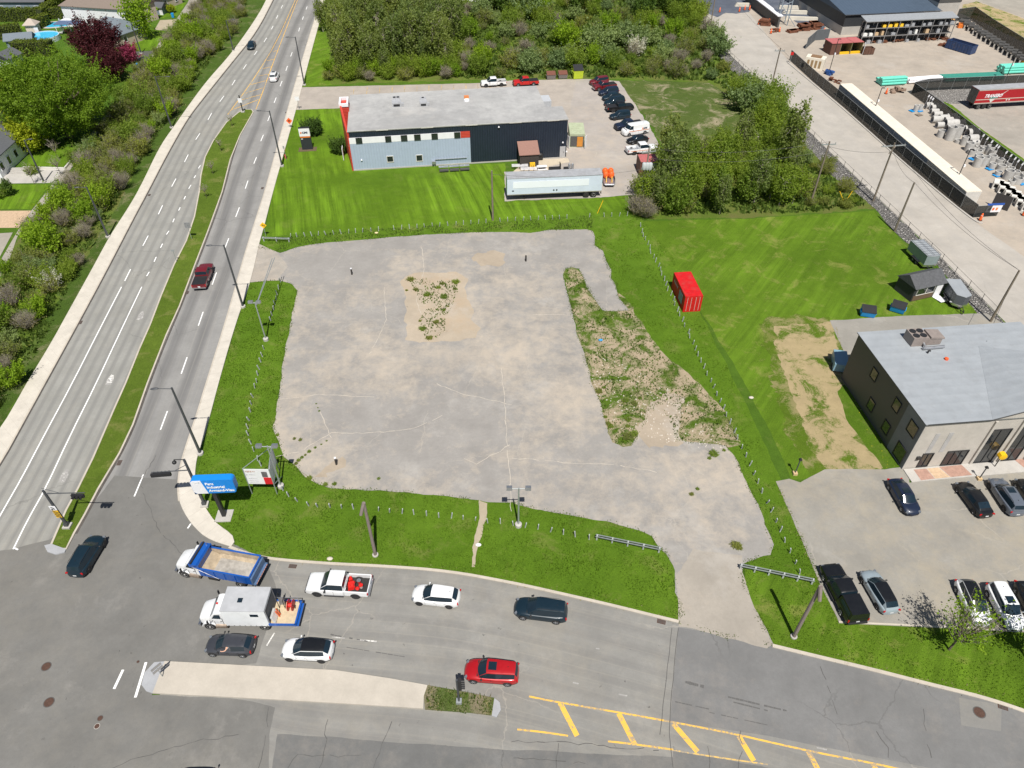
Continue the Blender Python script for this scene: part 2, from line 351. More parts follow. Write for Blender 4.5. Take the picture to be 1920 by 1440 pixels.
M_park=asphalt('parking_asphalt',(.30,.285,.255),dust=.55,crack=.4,dustc=(.40,.345,.255))
M_gravel=asphalt('gravel_yard',(.42,.375,.33),dust=.6,crack=0,speck=.45,dustc=(.52,.46,.39))
M_yard=asphalt('packed_gravel_yard',(.42,.37,.315),dust=.6,crack=0,speck=.3,dustc=(.50,.42,.335),patch=.15)
M_roadE=asphalt('pale_road_surface',(.45,.42,.38),dust=.2,crack=.1,tracks=(3.4,.6,.3,(.37,.35,.33)),dustc=(.52,.46,.38))
M_wet=asphalt('wet_dark_asphalt',(.10,.115,.15),dust=.25,crack=0,dustc=(.25,.25,.27))
M_street=asphalt('suburb_street',(.36,.335,.29),dust=.4,crack=.5)
M_walk=concrete('sidewalk_concrete',(.57,.53,.465),joint=1.6)
M_kerb=concrete('kerb_concrete',(.50,.45,.38),stain=.5)
M_pale=concrete('island_concrete',(.90,.83,.72),joint=3.0,stain=.12)
M_nose=concrete('grey_concrete',(.36,.37,.39))
M_conc=concrete('weathered_concrete',(.45,.43,.40),stain=.35)
M_stone=stonem('riprap_stone',(.20,.19,.18),(.42,.40,.38),2.6)
M_white=wornpaint('road_white',(.85,.85,.84),.4,.56)
M_whiteworn=wornpaint('road_white_worn',(.72,.71,.68),.85,.44)
M_yellow=wornpaint('road_yellow',(.78,.46,.07),.8,.495)
M_yworn=wornpaint('road_yellow_worn',(.66,.44,.13),.85,.46)
M_seam=mat('tar_seam',(.09,.088,.085),.8)
M_iron=mat('rusty_iron',(.10,.055,.04),.8,.3,.3,6)
M_brick=mat('red_brick_paving',(.38,.23,.18),.85,0,.2,3)
M_brickd=mat('tan_brick_paving',(.50,.36,.24),.85,0,.2,3)

# ================================================================== GROUND SHEETS (each 4 mm above the next)
Z=[i*.004 for i in range(12)]
sheet('ground',[(-2500,-400),(2500,-400),(2500,3500),(-2500,3500)],0,M_ground,world=True)
# ---- lawns and fields
sheet('lawn',[(545,196),(640,190),(664,318),(700,316),(948,306),(948,376),(1180,366),(1200,404),(1060,405),(960,410),(780,423),(600,438),(540,446),(494,446),(512,360),(540,250)],Z[1],M_lawn,.15)
sheet('lawn',[(1203,415),(1400,410),(1640,395),(1700,462),(1810,560),(1850,600),(1780,612),(1560,605),(1600,700),(1692,880),(1500,900),(1485,900),(1440,800),(1380,690),(1300,560),(1230,450)],Z[1],M_field,.2)
sheet('lawn',[(1440,1212),(1395,1100),(1400,1040),(1450,1030),(1540,1080),(1580,1170),(1920,1185),(2100,1190),(2100,1400),(1920,1336),(1840,1308),(1740,1284),(1640,1258),(1530,1232)],Z[1],M_field,.15)
sheet('lawn',[(440,1040),(500,1050),(610,1057),(720,1062),(840,1073),(960,1094),(1050,1114),(1150,1137),(1230,1157),(1285,1170),(1285,1060),(1235,1000),(1000,930),(620,900),(540,860),(520,740),(565,560),(545,520),(470,520),(440,620),(405,740),(380,850),(360,920),(400,985),(440,1010)],Z[1],M_verge,.1)
sheet('grass_verge',[(486,446),(545,440),(700,428),(1060,404),(1200,404),(1300,560),(1400,760),(1520,1020),(1560,1080),(1400,1060),(1060,440),(500,470)],Z[1]+.002,M_verge,.2)
sheet('scrub_ground',[(1056,508),(1072,499),(1092,512),(1112,558),(1130,575),(1150,540),(1175,560),(1200,600),(1240,660),(1290,700),(1360,770),(1388,830),(1360,840),(1297,835),(1210,835),(1167,838),(1140,828),(1132,782),(1110,720),(1090,647),(1070,572)],Z[2],M_rough,.35)
sheet('bare_fringe',[(1425,600),(1500,590),(1560,600),(1590,690),(1620,740),(1665,800),(1700,872),(1560,894),(1510,880),(1470,790),(1445,710)],Z[2],grassm('bare_fringe_grass',(.085,.150,.010),(.135,.215,.018),dryf=.95,bare=.7,barec=(.33,.27,.14),bsc=.30,bt=.52),1.2)
sheet('bare_patch',[(1448,612),(1500,606),(1565,604),(1575,690),(1600,745),(1640,800),(1688,872),(1560,888),(1530,860),(1500,780),(1470,700)],Z[2]+.002,M_bare,.7)
sheet('flower_grass',[(1582,722),(1620,765),(1660,820),(1692,878),(1660,880),(1625,840),(1590,790),(1570,740)],Z[3],M_dand,.3)
sheet('dry_field',[(1150,150),(1330,155),(1400,200),(1420,260),(1350,275),(1250,285),(1225,240),(1190,195)],Z[2],grassm('dry_lot_grass',(.075,.12,.022),(.11,.15,.035),dryf=.9,dry=(.27,.24,.12),bare=.75,barec=(.36,.30,.21),bsc=.2,bt=.545),.6)
for k,(a,b) in enumerate([((600,0),(560,160)),]):
    pass
sheet('grass_verge',[(611,-10),(640,-10),(640,158),(568,163),(590,75)],Z[1],M_field,.3)
sheet('undergrowth_ground',[(618,-40),(1310,-40),(1335,60),(1430,160),(1530,262),(1640,375),(1640,392),(1400,408),(1215,412),(1180,395),(1200,330),(1240,280),(1400,262),(1330,155),(1150,148),(900,150),(620,158)],Z[2]-.001,M_under,.6)
sheet('undergrowth_ground',[(0,490),(60,420),(107,360),(150,300),(270,150),(335,50),(375,15),(385,-30),(505,-30),(480,36),(390,150),(300,275),(237,397),(175,502),(95,645),(50,720),(0,800),(-260,1250),(-400,1200)],Z[2]-.001,M_under,.3)
sheet('grass_verge',[(497,0),(480,36),(435,100),(390,150),(300,275),(237,397),(175,502),(95,645),(50,720),(0,800),(-20,760),(60,640),(150,500),(215,395),(280,270),(370,140),(420,80),(460,0)],Z[3],M_strip,.35)
# ---- residential ground
sheet('street',[(0,490),(32,435),(59,395),(87,360),(125,307),(150,275),(200,215),(260,150),(267,120),(290,92),(315,57),(335,30),(352,5),(370,-40),(400,-40),(375,12),(332,50),(300,90),(275,125),(235,190),(180,262),(130,320),(107,360),(62,405),(32,445),(20,480),(-30,580),(-300,980),(-360,960)],Z[3],M_street)
for nm,pp,mm in [('driveway',[(45,315),(122,318),(97,343),(-40,345),(-40,322)],M_conc),('driveway',[(-60,396),(59,395),(35,427),(-60,428)],M_brickd),('driveway',[(235,98),(290,95),(275,120),(230,112)],M_seam),('driveway',[(300,38),(332,36),(316,58),(290,56)],M_path),
                 ('driveway',[(-40,440),(24,436),(-10,500),(-60,560)],M_street)]:
    sheet(nm,pp,Z[4],mm)
for pp in ([(-40,346),(92,346),(60,392),(-40,392)],[(58,270),(140,276),(122,314),(50,311)],[(235,60),(312,52),(292,92),(240,98)],[(288,5),(350,5),(332,30),(305,34),(290,28)],[(20,43),(48,43),(46,54),(20,55)]):
    sheet('lawn',pp,Z[3]+.001,M_lawn,.1)
# ---- left boulevard
LC=[(-260,1230),(-130,1060),(0,873),(40,800),(84,720),(150,600),(200,507),(250,410),(277,360),(313,290),(350,225),(375,192),(435,117),(480,62),(512,0),(535,-50)]
ML=[(-60,1140),(60,1075),(97,1022),(125,957),(147,917),(175,860),(215,767),(236,720),(262,655),(282,610),(302,557),(327,497),(350,452),(365,407),(374,360),(377,330),(385,295),(400,265),(425,230),(447,213)]
# the whole carriageway: left kerb to right kerb, one sheet each side of a centre line hidden under the median
CEN=[(-30,1500),(60,1150),(110,1022),(155,930),(228,770),(262,690),(300,600),(335,525),(375,430),(400,350),(425,290),(455,225),(480,160),(512,82),(555,0),(578,-50)]
RW=[(160,1500),(280,1150),(336,940),(334,915),(337,880),(350,835),(370,777),(387,720),(425,600),(457,485),(480,412),(497,360),(537,215),(553,160),(578,75),(602,0),(615,-50)]
strip('road',LC,CEN,Z[4],M_roadL,90,8)
strip('road',CEN[2:],RW[2:],Z[4],M_roadR,90,6)
strip('sidewalk',[(-300,1180),(-170,1010),(0,812),(50,720),(95,647),(125,592),(175,502),(207,442),(237,397),(262,355),(300,275),(325,240),(360,190),(390,150),(435,100),(480,36),(500,0),(520,-50)],LC,.12,M_walk,90,2,thick=.14)
strip('sidewalk',[(434,1026),(390,1012),(365,990),(347,965),(336,940),(333,915),(337,880),(350,835),(370,777),(387,720),(425,600),(457,485),(468,448)],[(440,1017),(439,1007),(425,995),(405,982),(385,952),(370,927),(365,895),(370,855),(382,825),(397,770),(410,720),(432,642),(450,585),(470,530),(487,455)],.12,M_walk,70,2,thick=.14)
strip('sidewalk',[(468,448),(480,412),(497,360),(537,215),(553,160),(578,75),(602,0),(615,-50)],[(487,455),(497,420),(512,360),(553,215),(567,162),(590,75),(611,0),(622,-50)],.12,M_walk,70,2,thick=.14)
kerb('kerb',LC,M_kerb,.2,.135)
kerb('kerb',RW[2:],M_kerb,.16,.135)
M_kerbstrip=mat('kerbstrip_brown',(.085,.075,.068),.9,0,.3,1)  # thin dark brown strips along the road side of the kerbs
kerb('gutter',[(x+1.6,y) for x,y in LC],M_kerbstrip,.24,.03)
MR=[(88,1030),(97,1022),(125,957),(147,917),(175,860),(215,767),(236,720),(262,655),(282,610),(302,557),(327,497),(350,452),(365,407),(374,360),(377,330),(385,295),(400,265),(425,230),(447,212),(458,206),(472,206),(475,211),(450,255),(432,300),(417,360),(390,435),(365,500),(337,575),(312,630),(277,720),(250,797),(225,850),(185,917),(160,965),(140,1000),(125,1030)]
_mp=GP(MR); slab('median',MR,0,.11,M_median); kerb('kerb',[tuple(p) for p in _mp]+[tuple(_mp[0])],M_kerb,.2,.14,world=True,smooth=False)
slab('median_nose',[(84,1024),(97,1021),(125,1031),(122,1037),(105,1041),(90,1036)],0,.15,M_nose)
kerb('gutter',[(447,263),(434,302),(420,360),(393,435),(368,500),(340,575),(315,631),(280,721),(253,798),(228,851),(188,918),(163,966),(143,1001)],M_kerbstrip,.22,.03)
# ---- junction and cross street
KN=[(430,1026),(460,1037),(500,1048),(610,1057),(720,1062),(840,1071),(960,1093),(1050,1113),(1150,1136),(1230,1156),(1272,1166)]
KE=[(1448,1211),(1530,1231),(1640,1257),(1740,1283),(1840,1307),(1920,1333),(2060,1385),(2200,1450)]
CN=[(300,1022)]+KN+[(1360,1190)]+KE
CS=[(300,1620),(500,1625),(800,1640),(1100,1660),(1400,1700),(1800,1800),(2200,1900),(2400,1950)]
strip('road',CN,CS,Z[5],M_cross,90,14)
sheet('junction',[(-700,1100),(-330,1230),(-120,1050),(20,1030),(92,1012),(160,965),(215,892),(290,897),(345,900),(352,948),(376,984),(408,1006),(444,1022),(500,1052),(520,1110),(500,1180),(480,1245),(300,1260),(285,1303),(440,1310),(516,1326),(506,1376),(498,1640),(-800,1640)],Z[6],M_inter,.08)
sheet('road',[(1272,1176),(1360,1192),(1448,1212),(1640,1258),(1840,1308),(2100,1400),(2200,1560),(1900,1470),(1640,1420),(1440,1380),(1256,1352)],Z[6],M_patch2,.03)
sheet('road_patch',[(521,1376),(640,1384),(762,1394),(960,1406),(1100,1412),(1262,1420),(1262,1500),(500,1500)],Z[6],M_patch,.08)
sheet('road_patch',[(1262,1404),(1400,1432),(1560,1462),(1560,1530),(1262,1530)],Z[6],M_patch,.08)
sheet('road_patch',[(1798,1308),(1878,1322),(1877,1372),(1802,1360)],Z[7],M_cross,.03)
for p in ([(1260,1178),(1252,1250),(1244,1320),(1238,1378)],[(1272,1178),(1264,1250),(1258,1320),(1254,1375),(1262,1440)]):
    mb=MB(); q=resample(GP(p),1.0); q=[v+Vector((random.uniform(-.04,.04),0,0)) for v in q]
    for a,b in zip(q[:-1],q[1:]): line_quads(mb,a,b,.05,Z[8])
    mb.build('road_seam',M_seam)['kind']='structure'
# tarred cracks and skid marks on the roads
mb=MB()
def crackline(px,w_,jit=.12,step=.5):
    q=resample(GP(px),step); q=[v+Vector((random.uniform(-jit,jit),random.uniform(-jit,jit),0)) for v in q]
    for a,b in zip(q[:-1],q[1:]):
        if random.random()<.93: line_quads(mb,a,b,w_*random.uniform(.5,1.4),Z[8]+.002)
for p in ([(205,1440),(300,1408),(380,1388),(450,1378)],[(960,1391),(1045,1391),(1160,1401),(1262,1408)],[(505,1325),(498,1380),(485,1440)],[(612,1350),(610,1400),(600,1440)],[(1047,1391),(1045,1440)],[(1540,1250),(1555,1300),(1570,1340)],[(1645,1370),(1665,1405),(1670,1440)],[(740,1340),(725,1380),(700,1440)],
          [(293,855),(262,905),(285,960),(300,1000),(345,1040)],[(1325,1400),(1332,1440)],[(1388,1370),(1392,1410),(1385,1440)],[(1730,1330),(1735,1370),(1745,1420)],[(540,1440),(560,1415),(620,1418),(680,1415)],[(960,1420),(1010,1426),(1100,1432)]): crackline(p,.045)
mb.build('road_crack',M_seam)['kind']='structure'
mb=MB()
for a,b,w_ in [((1285,1279),(1320,1288),.28),((1365,1307),(1440,1325),.16),((1368,1315),(1440,1333),.14),((1440,1325),(1475,1333),.16),((1266,1316),(1330,1330),.10),((1330,1336),(1440,1360),.08),((620,1190),(690,1203),.12),((650,1214),(760,1232),.07),((540,1205),(610,1212),.07)]:
    for k in range(10):
        if random.random()<.85:
            p,q=G(*a).lerp(G(*b),k/10),G(*a).lerp(G(*b),(k+.9)/10); line_quads(mb,p,q,w_*random.uniform(.7,1.1),Z[8]+.003)
mb.build('skid_mark',mat('rubber_mark',(.11,.108,.105),.9))['kind']='structure'
kerb('kerb',KN,M_kerb,.28,.10); kerb('kerb',KE,M_kerb,.32,.10)
# ---- concrete island and its planted end
slab('traffic_island',[(310,1241),(480,1250),(630,1258),(730,1273),(802,1286),(795,1306),(794,1330),(655,1321),(480,1311),(287,1301)],0,.17,M_pale)
slab('island_nose',[(310,1241),(290,1243),(272,1262),(266,1285),(275,1297),(287,1301)],0,.13,M_nose)
slab('planted_island',[(802,1286),(880,1300),(927,1310),(922,1342),(880,1337),(797,1331),(795,1306)],0,.14,grassm('island_weeds',(.09,.13,.03),(.13,.18,.045),dryf=.8,bare=.6,barec=(.33,.25,.2)))
slab('island_nose',[(927,1310),(937,1318),(939,1332),(931,1346),(922,1343)],0,.14,M_nose)
# ---- vacant lot
LOT=[(468,462),(505,467),(525,474),(560,463),(610,455),(640,453),(700,448),(730,445),(800,440),(880,436),(960,435),(995,437),(1030,431),(1100,430),(1110,433),(1116,445),(1115,460),(1130,470),(1137,490),(1146,507),(1145,522),(1155,535),(1160,557),(1178,582),(1155,584),(1130,583),(1122,572),(1110,555),(1100,537),(1092,515),(1085,504),(1072,501),(1060,504),(1056,515),(1060,535),(1070,572),(1075,595),(1082,625),(1090,647),(1102,685),(1110,720),(1127,757),(1132,782),(1140,812),(1150,830),(1167,838),(1185,836),(1196,815),(1205,800),(1215,770),(1245,742),(1280,745),(1265,800),(1270,826),(1297,830),(1360,835),(1372,850),(1385,870),(1395,895),(1407,920),(1422,947),(1435,985),(1440,995),(1451,1022),(1445,1040),(1432,1042),(1395,1057),(1392,1078),(1397,1105),(1410,1130),(1422,1155),(1435,1177),(1452,1211),(1360,1192),(1278,1168),(1280,1155),(1275,1130),(1265,1110),(1265,1080),(1262,1060),(1250,1040),(1235,1025),(1222,1005),(1195,995),(1145,980),(1065,965),(1000,953),(960,943),(915,942),(900,938),(855,932),(780,925),(705,920),(620,916),(590,905),(572,895),(555,875),(532,857),(522,827),(512,802),(520,762),(526,720),(535,650),(542,625),(550,580),(556,555),(559,544),(545,532),(525,526),(505,527),(480,529),(455,530)]
sheet('vacant_lot_asphalt',LOT,Z[6],M_lot,.16,step=.4)
sheet('driveway_apron',[(466,456),(487,458),(520,473),(540,500),(520,525),(470,530),(450,545)],Z[7],M_drive,.12)
sheet('driveway_apron',[(1275,1172),(1266,1080),(1300,1030),(1390,1040),(1394,1080),(1410,1130),(1450,1210),(1440,1216),(1360,1197)],Z[7],asphalt('sandy_apron',(.37,.335,.29),dust=.6,crack=0,tracks=None),.25)
sheet('dirt_island',[(757,520),(770,515),(800,512),(837,510),(855,510),(879,522),(872,540),(875,560),(890,587),(885,600),(902,617),(892,635),(850,639),(785,644),(760,637),(762,607),(755,600),(762,585),(760,550),(752,530)],Z[8],M_dirt,.35,step=.35)
for pp in ([(880,480),(915,470),(950,478),(940,500),(905,498)],[(640,860),(600,880),(590,900),(612,898),(645,872)],[(1190,800),(1240,790),(1262,815),(1240,838),(1205,832)]):
    sheet('dust_patch',pp,Z[7]+.001,asphalt('brown_dust_%d'%pp[0][0],(.40,.335,.26),dust=.6,crack=0,dustc=(.45,.38,.30)),1.0,seed=pp[0][0])
for pp in ():
    sheet('asphalt_patch',pp,Z[7]+.001,asphalt('lot_grey_%d'%pp[0][0],(.30,.29,.28),dust=.3,crack=.2),.5,seed=3)
sheet('foot_path',[(900,938),(915,944),(913,962),(905,995),(893,1040),(890,1063),(884,1063),(890,1010),(897,970)],Z[7],M_path,.22,step=.3)
sheet('rubble_ground',[(1196,815),(1205,795),(1215,765),(1245,738),(1285,742),(1270,800),(1275,832),(1230,838)],Z[7],asphalt('rubble_tan',(.42,.35,.27),dust=.9,crack=0,dustc=(.52,.48,.43),speck=.5),.7)
# cracks with pale sand in the lot
mb=MB()
for p in ([(512,858),(560,848),(620,812),(700,812),(770,805),(830,780)],[(720,540),(725,600),(690,670)],[(958,960),(955,880),(950,820),(945,740),(940,690)],[(960,860),(1000,862),(1080,870),(1150,870),(1230,885)],[(820,720),(870,740),(900,745),(960,760)],[(870,860),(895,870),(955,835)],[(790,590),(780,565),(795,505),(790,460)],[(1000,590),(1040,590),(1072,592)],[(600,770),(620,820)],[(520,750),(600,740),(700,745)]): crackline(p,.06,.1,.6)
mb.build('lot_crack',mat('sandy_crack',(.50,.45,.38),.95))['kind']='structure'
# ---- east parking, kerb and brick walk
sheet('parking_lot',[(1455,902),(1480,898),(1500,905),(1545,880),(1660,880),(1700,875),(1705,905),(1920,885),(2150,870),(2300,1210),(1920,1183),(1700,1172),(1573,1166),(1540,1100),(1480,960)],Z[5],M_park,.1)
kerb('kerb',[(1572,1167),(1700,1173),(1920,1184),(2150,1200)],M_kerb,.16,.12,smooth=False)
slab('walkway',[(1693,881),(1817,870),(1920,860),(2100,845),(2120,868),(1920,886),(1709,905)],0,.13,M_conc)
for k,(a,b,c,d_) in enumerate([((1712,882),(1736,880),(1752,899),(1726,902)),((1760,877),(1802,873),(1822,892),(1782,896)),((1900,863),(1925,861),(1950,881),(1925,883))]): sheet('brick_paving',[a,b,c,d_],.134,M_brick)
sheet('brick_paving',[(1737,880),(1759,878),(1781,896),(1753,899)],.134,M_brickd)
sheet('parking_lot',[(1556,601),(1700,592),(1850,588),(1880,606),(1700,640),(1600,700)],Z[5],M_park,.1)
# ---- office yard
sheet('parking_lot',[(562,164),(900,156),(960,151),(1100,148),(1160,152),(1185,190),(1170,240),(1130,260),(1100,240),(1060,300),(700,300),(640,203),(552,206)],Z[5],M_gravel,.12)
sheet('gravel_yard',[(1080,150),(1160,152),(1190,195),(1228,255),(1250,300),(1205,364),(1125,371),(946,377),(946,322),(962,322),(1060,290),(1070,200)],Z[6],asphalt('cracked_yard_asphalt',(.40,.365,.335),dust=.7,crack=.9,patch=.5),.25)
# ---- east road and industrial yard
EL=[(1290,-40),(1306,0),(1332,60),(1360,95),(1410,142),(1445,175),(1512,242),(1552,282),(1630,357),(1702,425),(1765,485),(1815,535),(1865,585),(1920,637),(2050,765),(2250,980)]
ER=[(1370,-40),(1385,0),(1430,55),(1477,115),(1530,160),(1590,210),(1690,300),(1757,357),(1800,392),(1838,425),(1920,480),(2050,580),(2200,700),(2400,880)]
sheet('yard',[(1370,-60),(1990,-60),(2300,200),(2600,600),(2500,900),(2200,705),(1920,483),(1838,427),(1690,302),(1590,212),(1477,117),(1420,60)],Z[3],M_yard)
sheet('wet_ground',[(1275,-60),(1386,-60),(1410,10),(1405,22),(1380,26),(1360,24),(1345,32),(1325,25),(1308,2)],Z[6],M_wet,.3)
sheet('wet_ground',[(1415,-60),(1560,-60),(1545,60),(1500,45),(1470,30),(1420,8)],Z[5],M_wet,.4)
strip('road',EL,ER,Z[4],M_roadE,60,6)
kerb('kerb',[(1476,117),(1530,162),(1590,212),(1690,302),(1757,359),(1800,394),(1832,418),(1842,419)],M_conc,.3,.15)
sheet('gravel_strip',[(1306,10),(1332,60),(1360,95),(1410,142),(1445,175),(1512,242),(1552,282),(1630,357),(1702,425),(1765,485),(1815,535),(1865,585),(1890,610),(1845,603),(1800,548),(1757,497),(1700,455),(1677,435),(1640,390),(1600,358),(1560,330),(1535,298),(1500,262),(1440,200),(1350,110),(1318,50)],Z[4]+.002,M_stone,.25)
sheet('gravel_strip',[(1735,168),(1815,164),(1850,163),(1845,195),(1780,195),(1760,190)],Z[5],stonem('pale_riprap',(.34,.32,.30),(.55,.53,.50),3.0,(.12,.11,.10)),.1)
sheet('grass_verge',[(1768,190),(1785,197),(1835,238),(1920,298),(2000,355),(2000,372),(1920,312),(1850,262),(1780,205)],Z[5]+.001,M_field,.15)
sheet('yard_road',[(1785,197),(1850,190),(2100,180),(2300,330),(2010,355),(1920,296),(1835,236)],Z[4],asphalt('grey_yard_road',(.36,.33,.29),dust=.6,crack=.3),.1)
sheet('grass_verge',[(1805,10),(1830,2),(1920,35),(2000,70),(2000,110),(1920,80),(1850,45),(1800,25)],Z[4],M_bare,.4)
sheet('yard_road',[(1815,-40),(2000,-40),(2050,60),(1920,33),(1830,0)],Z[5],M_street)

# ================================================================== ROAD MARKINGS (kind structure, part of the road)
def marks(name,segs,w_,m,z=Z[7]):
    mb=MB()
    for s in segs:
        q=GP(s)
        if len(q)>2: q=resample(smoothpath(q,1),3)
        for a,b in zip(q[:-1],q[1:]): line_quads(mb,a,b,w_,z)
    o=mb.build(name,m); o['kind']='structure'; return o
D1=[((322,350),(330,335)),((346,304),(353,290)),((367,262),(375,250)),((390,225),(397,212)),((412,191),(420,180)),((435,160),(441,150)),((456,130),(462,121)),((477,103),(482,96)),((495,79),(500,71)),((509,55),(512,49)),((518,35),(521,29)),((527,16),(530,10)),((297,402),(305,385)),((268,461),(278,442)),((234,527),(245,505)),((372,316),(376,310)),((364,334),(367,329)),((354,354),(358,347)),((345,374),(348,368)),((335,395),(338,389)),((324,417),(327,410)),((312,440),(317,433)),((301,465),(305,457)),((289,491),(293,482)),((275,518),(280,510))]
marks('lane_dash_marking',D1,.16,M_white)
marks('lane_line_marking',[((228,538),(182,627),(135,720),(80,822),(40,898),(10,950),(-10,985)),((266,538),(222,630),(180,720),(130,820),(85,917),(52,975),(25,1030)),((28,1028),(34,1031))],.15,M_white)
D2=[((574,18),(576,12)),((567,37),(569,31)),((560,59),(562,52)),((545,106),(548,98)),((536,133),(539,124)),((525,162),(529,152)),((514,193),(518,183)),((502,227),(506,217)),((489,265),(494,253)),((476,307),(481,295)),((460,354),(465,339)),((442,407),(449,389)),((422,465),(429,447)),((398,534),(406,511)),((372,611),(381,585)),((340,701),(351,670)),((301,806),(314,771)),((252,931),(269,890)),((352,991),(358,982))]
marks('lane_dash_marking',D2,.15,M_white)
marks('stop_line_marking',[((214,1292),(231,1256)),((254,1308),(264,1275),(274,1242))],.22,M_white,Z[8])
marks('lane_dash_marking',[((622,1195),(647,1197)),((671,1200),(706,1203)),((500,1211),(515,1187)),((1117,1216),(1124,1217)),((1074,1280),(1085,1282)),((1160,1302),(1176,1305)),((1531,1402),(1550,1406))],.12,M_whiteworn,Z[8])
marks('yellow_line_marking',[((427,215),(453,180),(480,142),(517,82),(545,20),(556,-5)),((480,205),(493,172),(507,132),(525,84),(549,22),(560,-5))],.16,M_yellow)
marks('yellow_hatch_marking',[((433,207),(487,186)),((447,189),(492,177)),((460,175),(496,164)),((470,159),(500,151)),((483,143),(504,139)),((492,129),(510,125)),((501,114),(514,111)),((512,97),(519,95))],.18,M_yellow,Z[7]+.001)
marks('yellow_line_marking',[((992,1306),(1035,1315),(1160,1336),(1255,1353)),((1255,1353),(1380,1377),(1440,1391),(1502,1405),(1560,1417),(1635,1431),(1720,1450))],.15,M_yellow,Z[8])
marks('yellow_line_marking',[((970,1368),(1020,1373),(1065,1380)),((1140,1390),(1200,1397),(1262,1406)),],.15,M_yellow,Z[8])
marks('yellow_line_marking',[((1262,1407),(1330,1418),(1440,1434))],.12,M_yworn,Z[8])
marks('yellow_hatch_marking',[((1050,1318),(1082,1380)),((1160,1338),(1190,1396)),((1262,1357),(1308,1410)),((1385,1380),(1413,1427)),((1515,1409),(1533,1442)),((1637,1433),(1655,1470))],.42,M_yellow,Z[8]+.001)
marks('bay_marking',[((480+x/4,y/4),(480+x2/4,y2/4)) for x,y,x2,y2 in [(835,655,830,705),(735,670,730,705),(930,655,925,700),(1022,655,1020,700),(1115,650,1112,700),(1208,648,1206,695),(1297,643,1297,690),(1390,640,1392,688),(1482,636,1484,685),(1574,633,1576,682),(1662,630,1668,680),(1755,645,1757,678)]],.14,M_yworn,Z[7])
marks('bay_marking',[((962,160),(965,170)),((1845/4+480,165),(1848/4+480,172))],.14,M_yellow,Z[7])
# worn turn arrows
for x,y,s in ((264,592,1.0),(206,713,1.0),(120,893,1.0)):
    c=G(x,y); a=(G(x+9,y-20)-c); a.normalize(); q=Vector((a.y,-a.x,0)); mb=MB()
    P=lambda u,v_: tuple(c+a*u+q*v_+Vector((0,0,Z[7])))
    mb.add([P(-.9,-.3),P(-.9,.4),P(.1,.42),P(.9,.2),P(1.1,-.1),P(.2,-.35)],[(0,1,2,3,4,5)]); mb.build('arrow_marking',M_whiteworn)['kind']='structure'
# manholes and drains: each its own thing
def manhole(x,y,r,lab,ring=False):
    c=G(x,y); t=thing('manhole_cover',lab,'manhole',(c.x,c.y,Z[7])); mb=MB(); mb.lathe((0,0,0),[(r,0),(r,.012),(r*.93,.014)],20); mb.build('cover',M_iron,t)
    mb=MB(); mb.lathe((0,0,.001),[(r*1.18,0),(r*1.18,.006),(r*1.0,.007)],20); mb.build('rim',M_conc if ring else M_seam,t)
manhole(87,1250,.36,'round iron manhole cover in the junction, upper of the two big ones')
manhole(92,1317,.38,'round reddish manhole cover in the junction, lower of the two big ones')
manhole(188,1347,.2,'small dark valve cover just above a pale ringed one on the junction')
manhole(182,1362,.2,'small valve cover in a pale concrete ring on the junction',True)
manhole(259,1241,.11,'tiny round cover beside the stop line near the concrete island')
manhole(1836,1336,.42,'round manhole cover in a square asphalt patch by the east kerb')
manhole(336,1271,.1,'small rusty cap set in the concrete traffic island')
manhole(226,433,.3,'rusty round cover in the left sidewalk beside the shrubs'); manhole(201,480,.14,'small rusty cap in the left sidewalk')
def drain(x,y,a,lab,L=.75):
    c=G(x,y); e=G(*a); t=thing('storm_drain',lab,'drain',(c.x,c.y,Z[7]),math.atan2(e.y-c.y,e.x-c.x)); mb=MB(); mb.box(0,0,.006,L,.42,.012); mb.build('frame',M_iron,t)
    mb=MB()
    for k in range(6): mb.box(-L*.36+k*L*.145,0,.016,.05,.34,.012)
    mb.build('grate',M_seam,t)
drain(151,605,(156,596),'rusty street drain by the left kerb below the shrubs'); drain(224,868,(229,858),'rusty drain at the median kerb near the signal'); drain(351,549,(355,540),'rusty drain at the median kerb behind the dark red pickup')
drain(549,1062,(560,1063),'rusty drain by the grass kerb behind the blue dump truck'); drain(1240,1166,(1252,1169),'dark drain by the kerb at the sandy driveway'); drain(1880,1326,(1893,1330),'reddish drain by the kerb at the far right'); drain(280,366,(284,358),'rusty drain high on the left kerb')
drain(492,353,(495,346),'drain cover by the right kerb near the office lawn'); drain(537,211,(540,203),'small drain by the right kerb beside the street lamp')
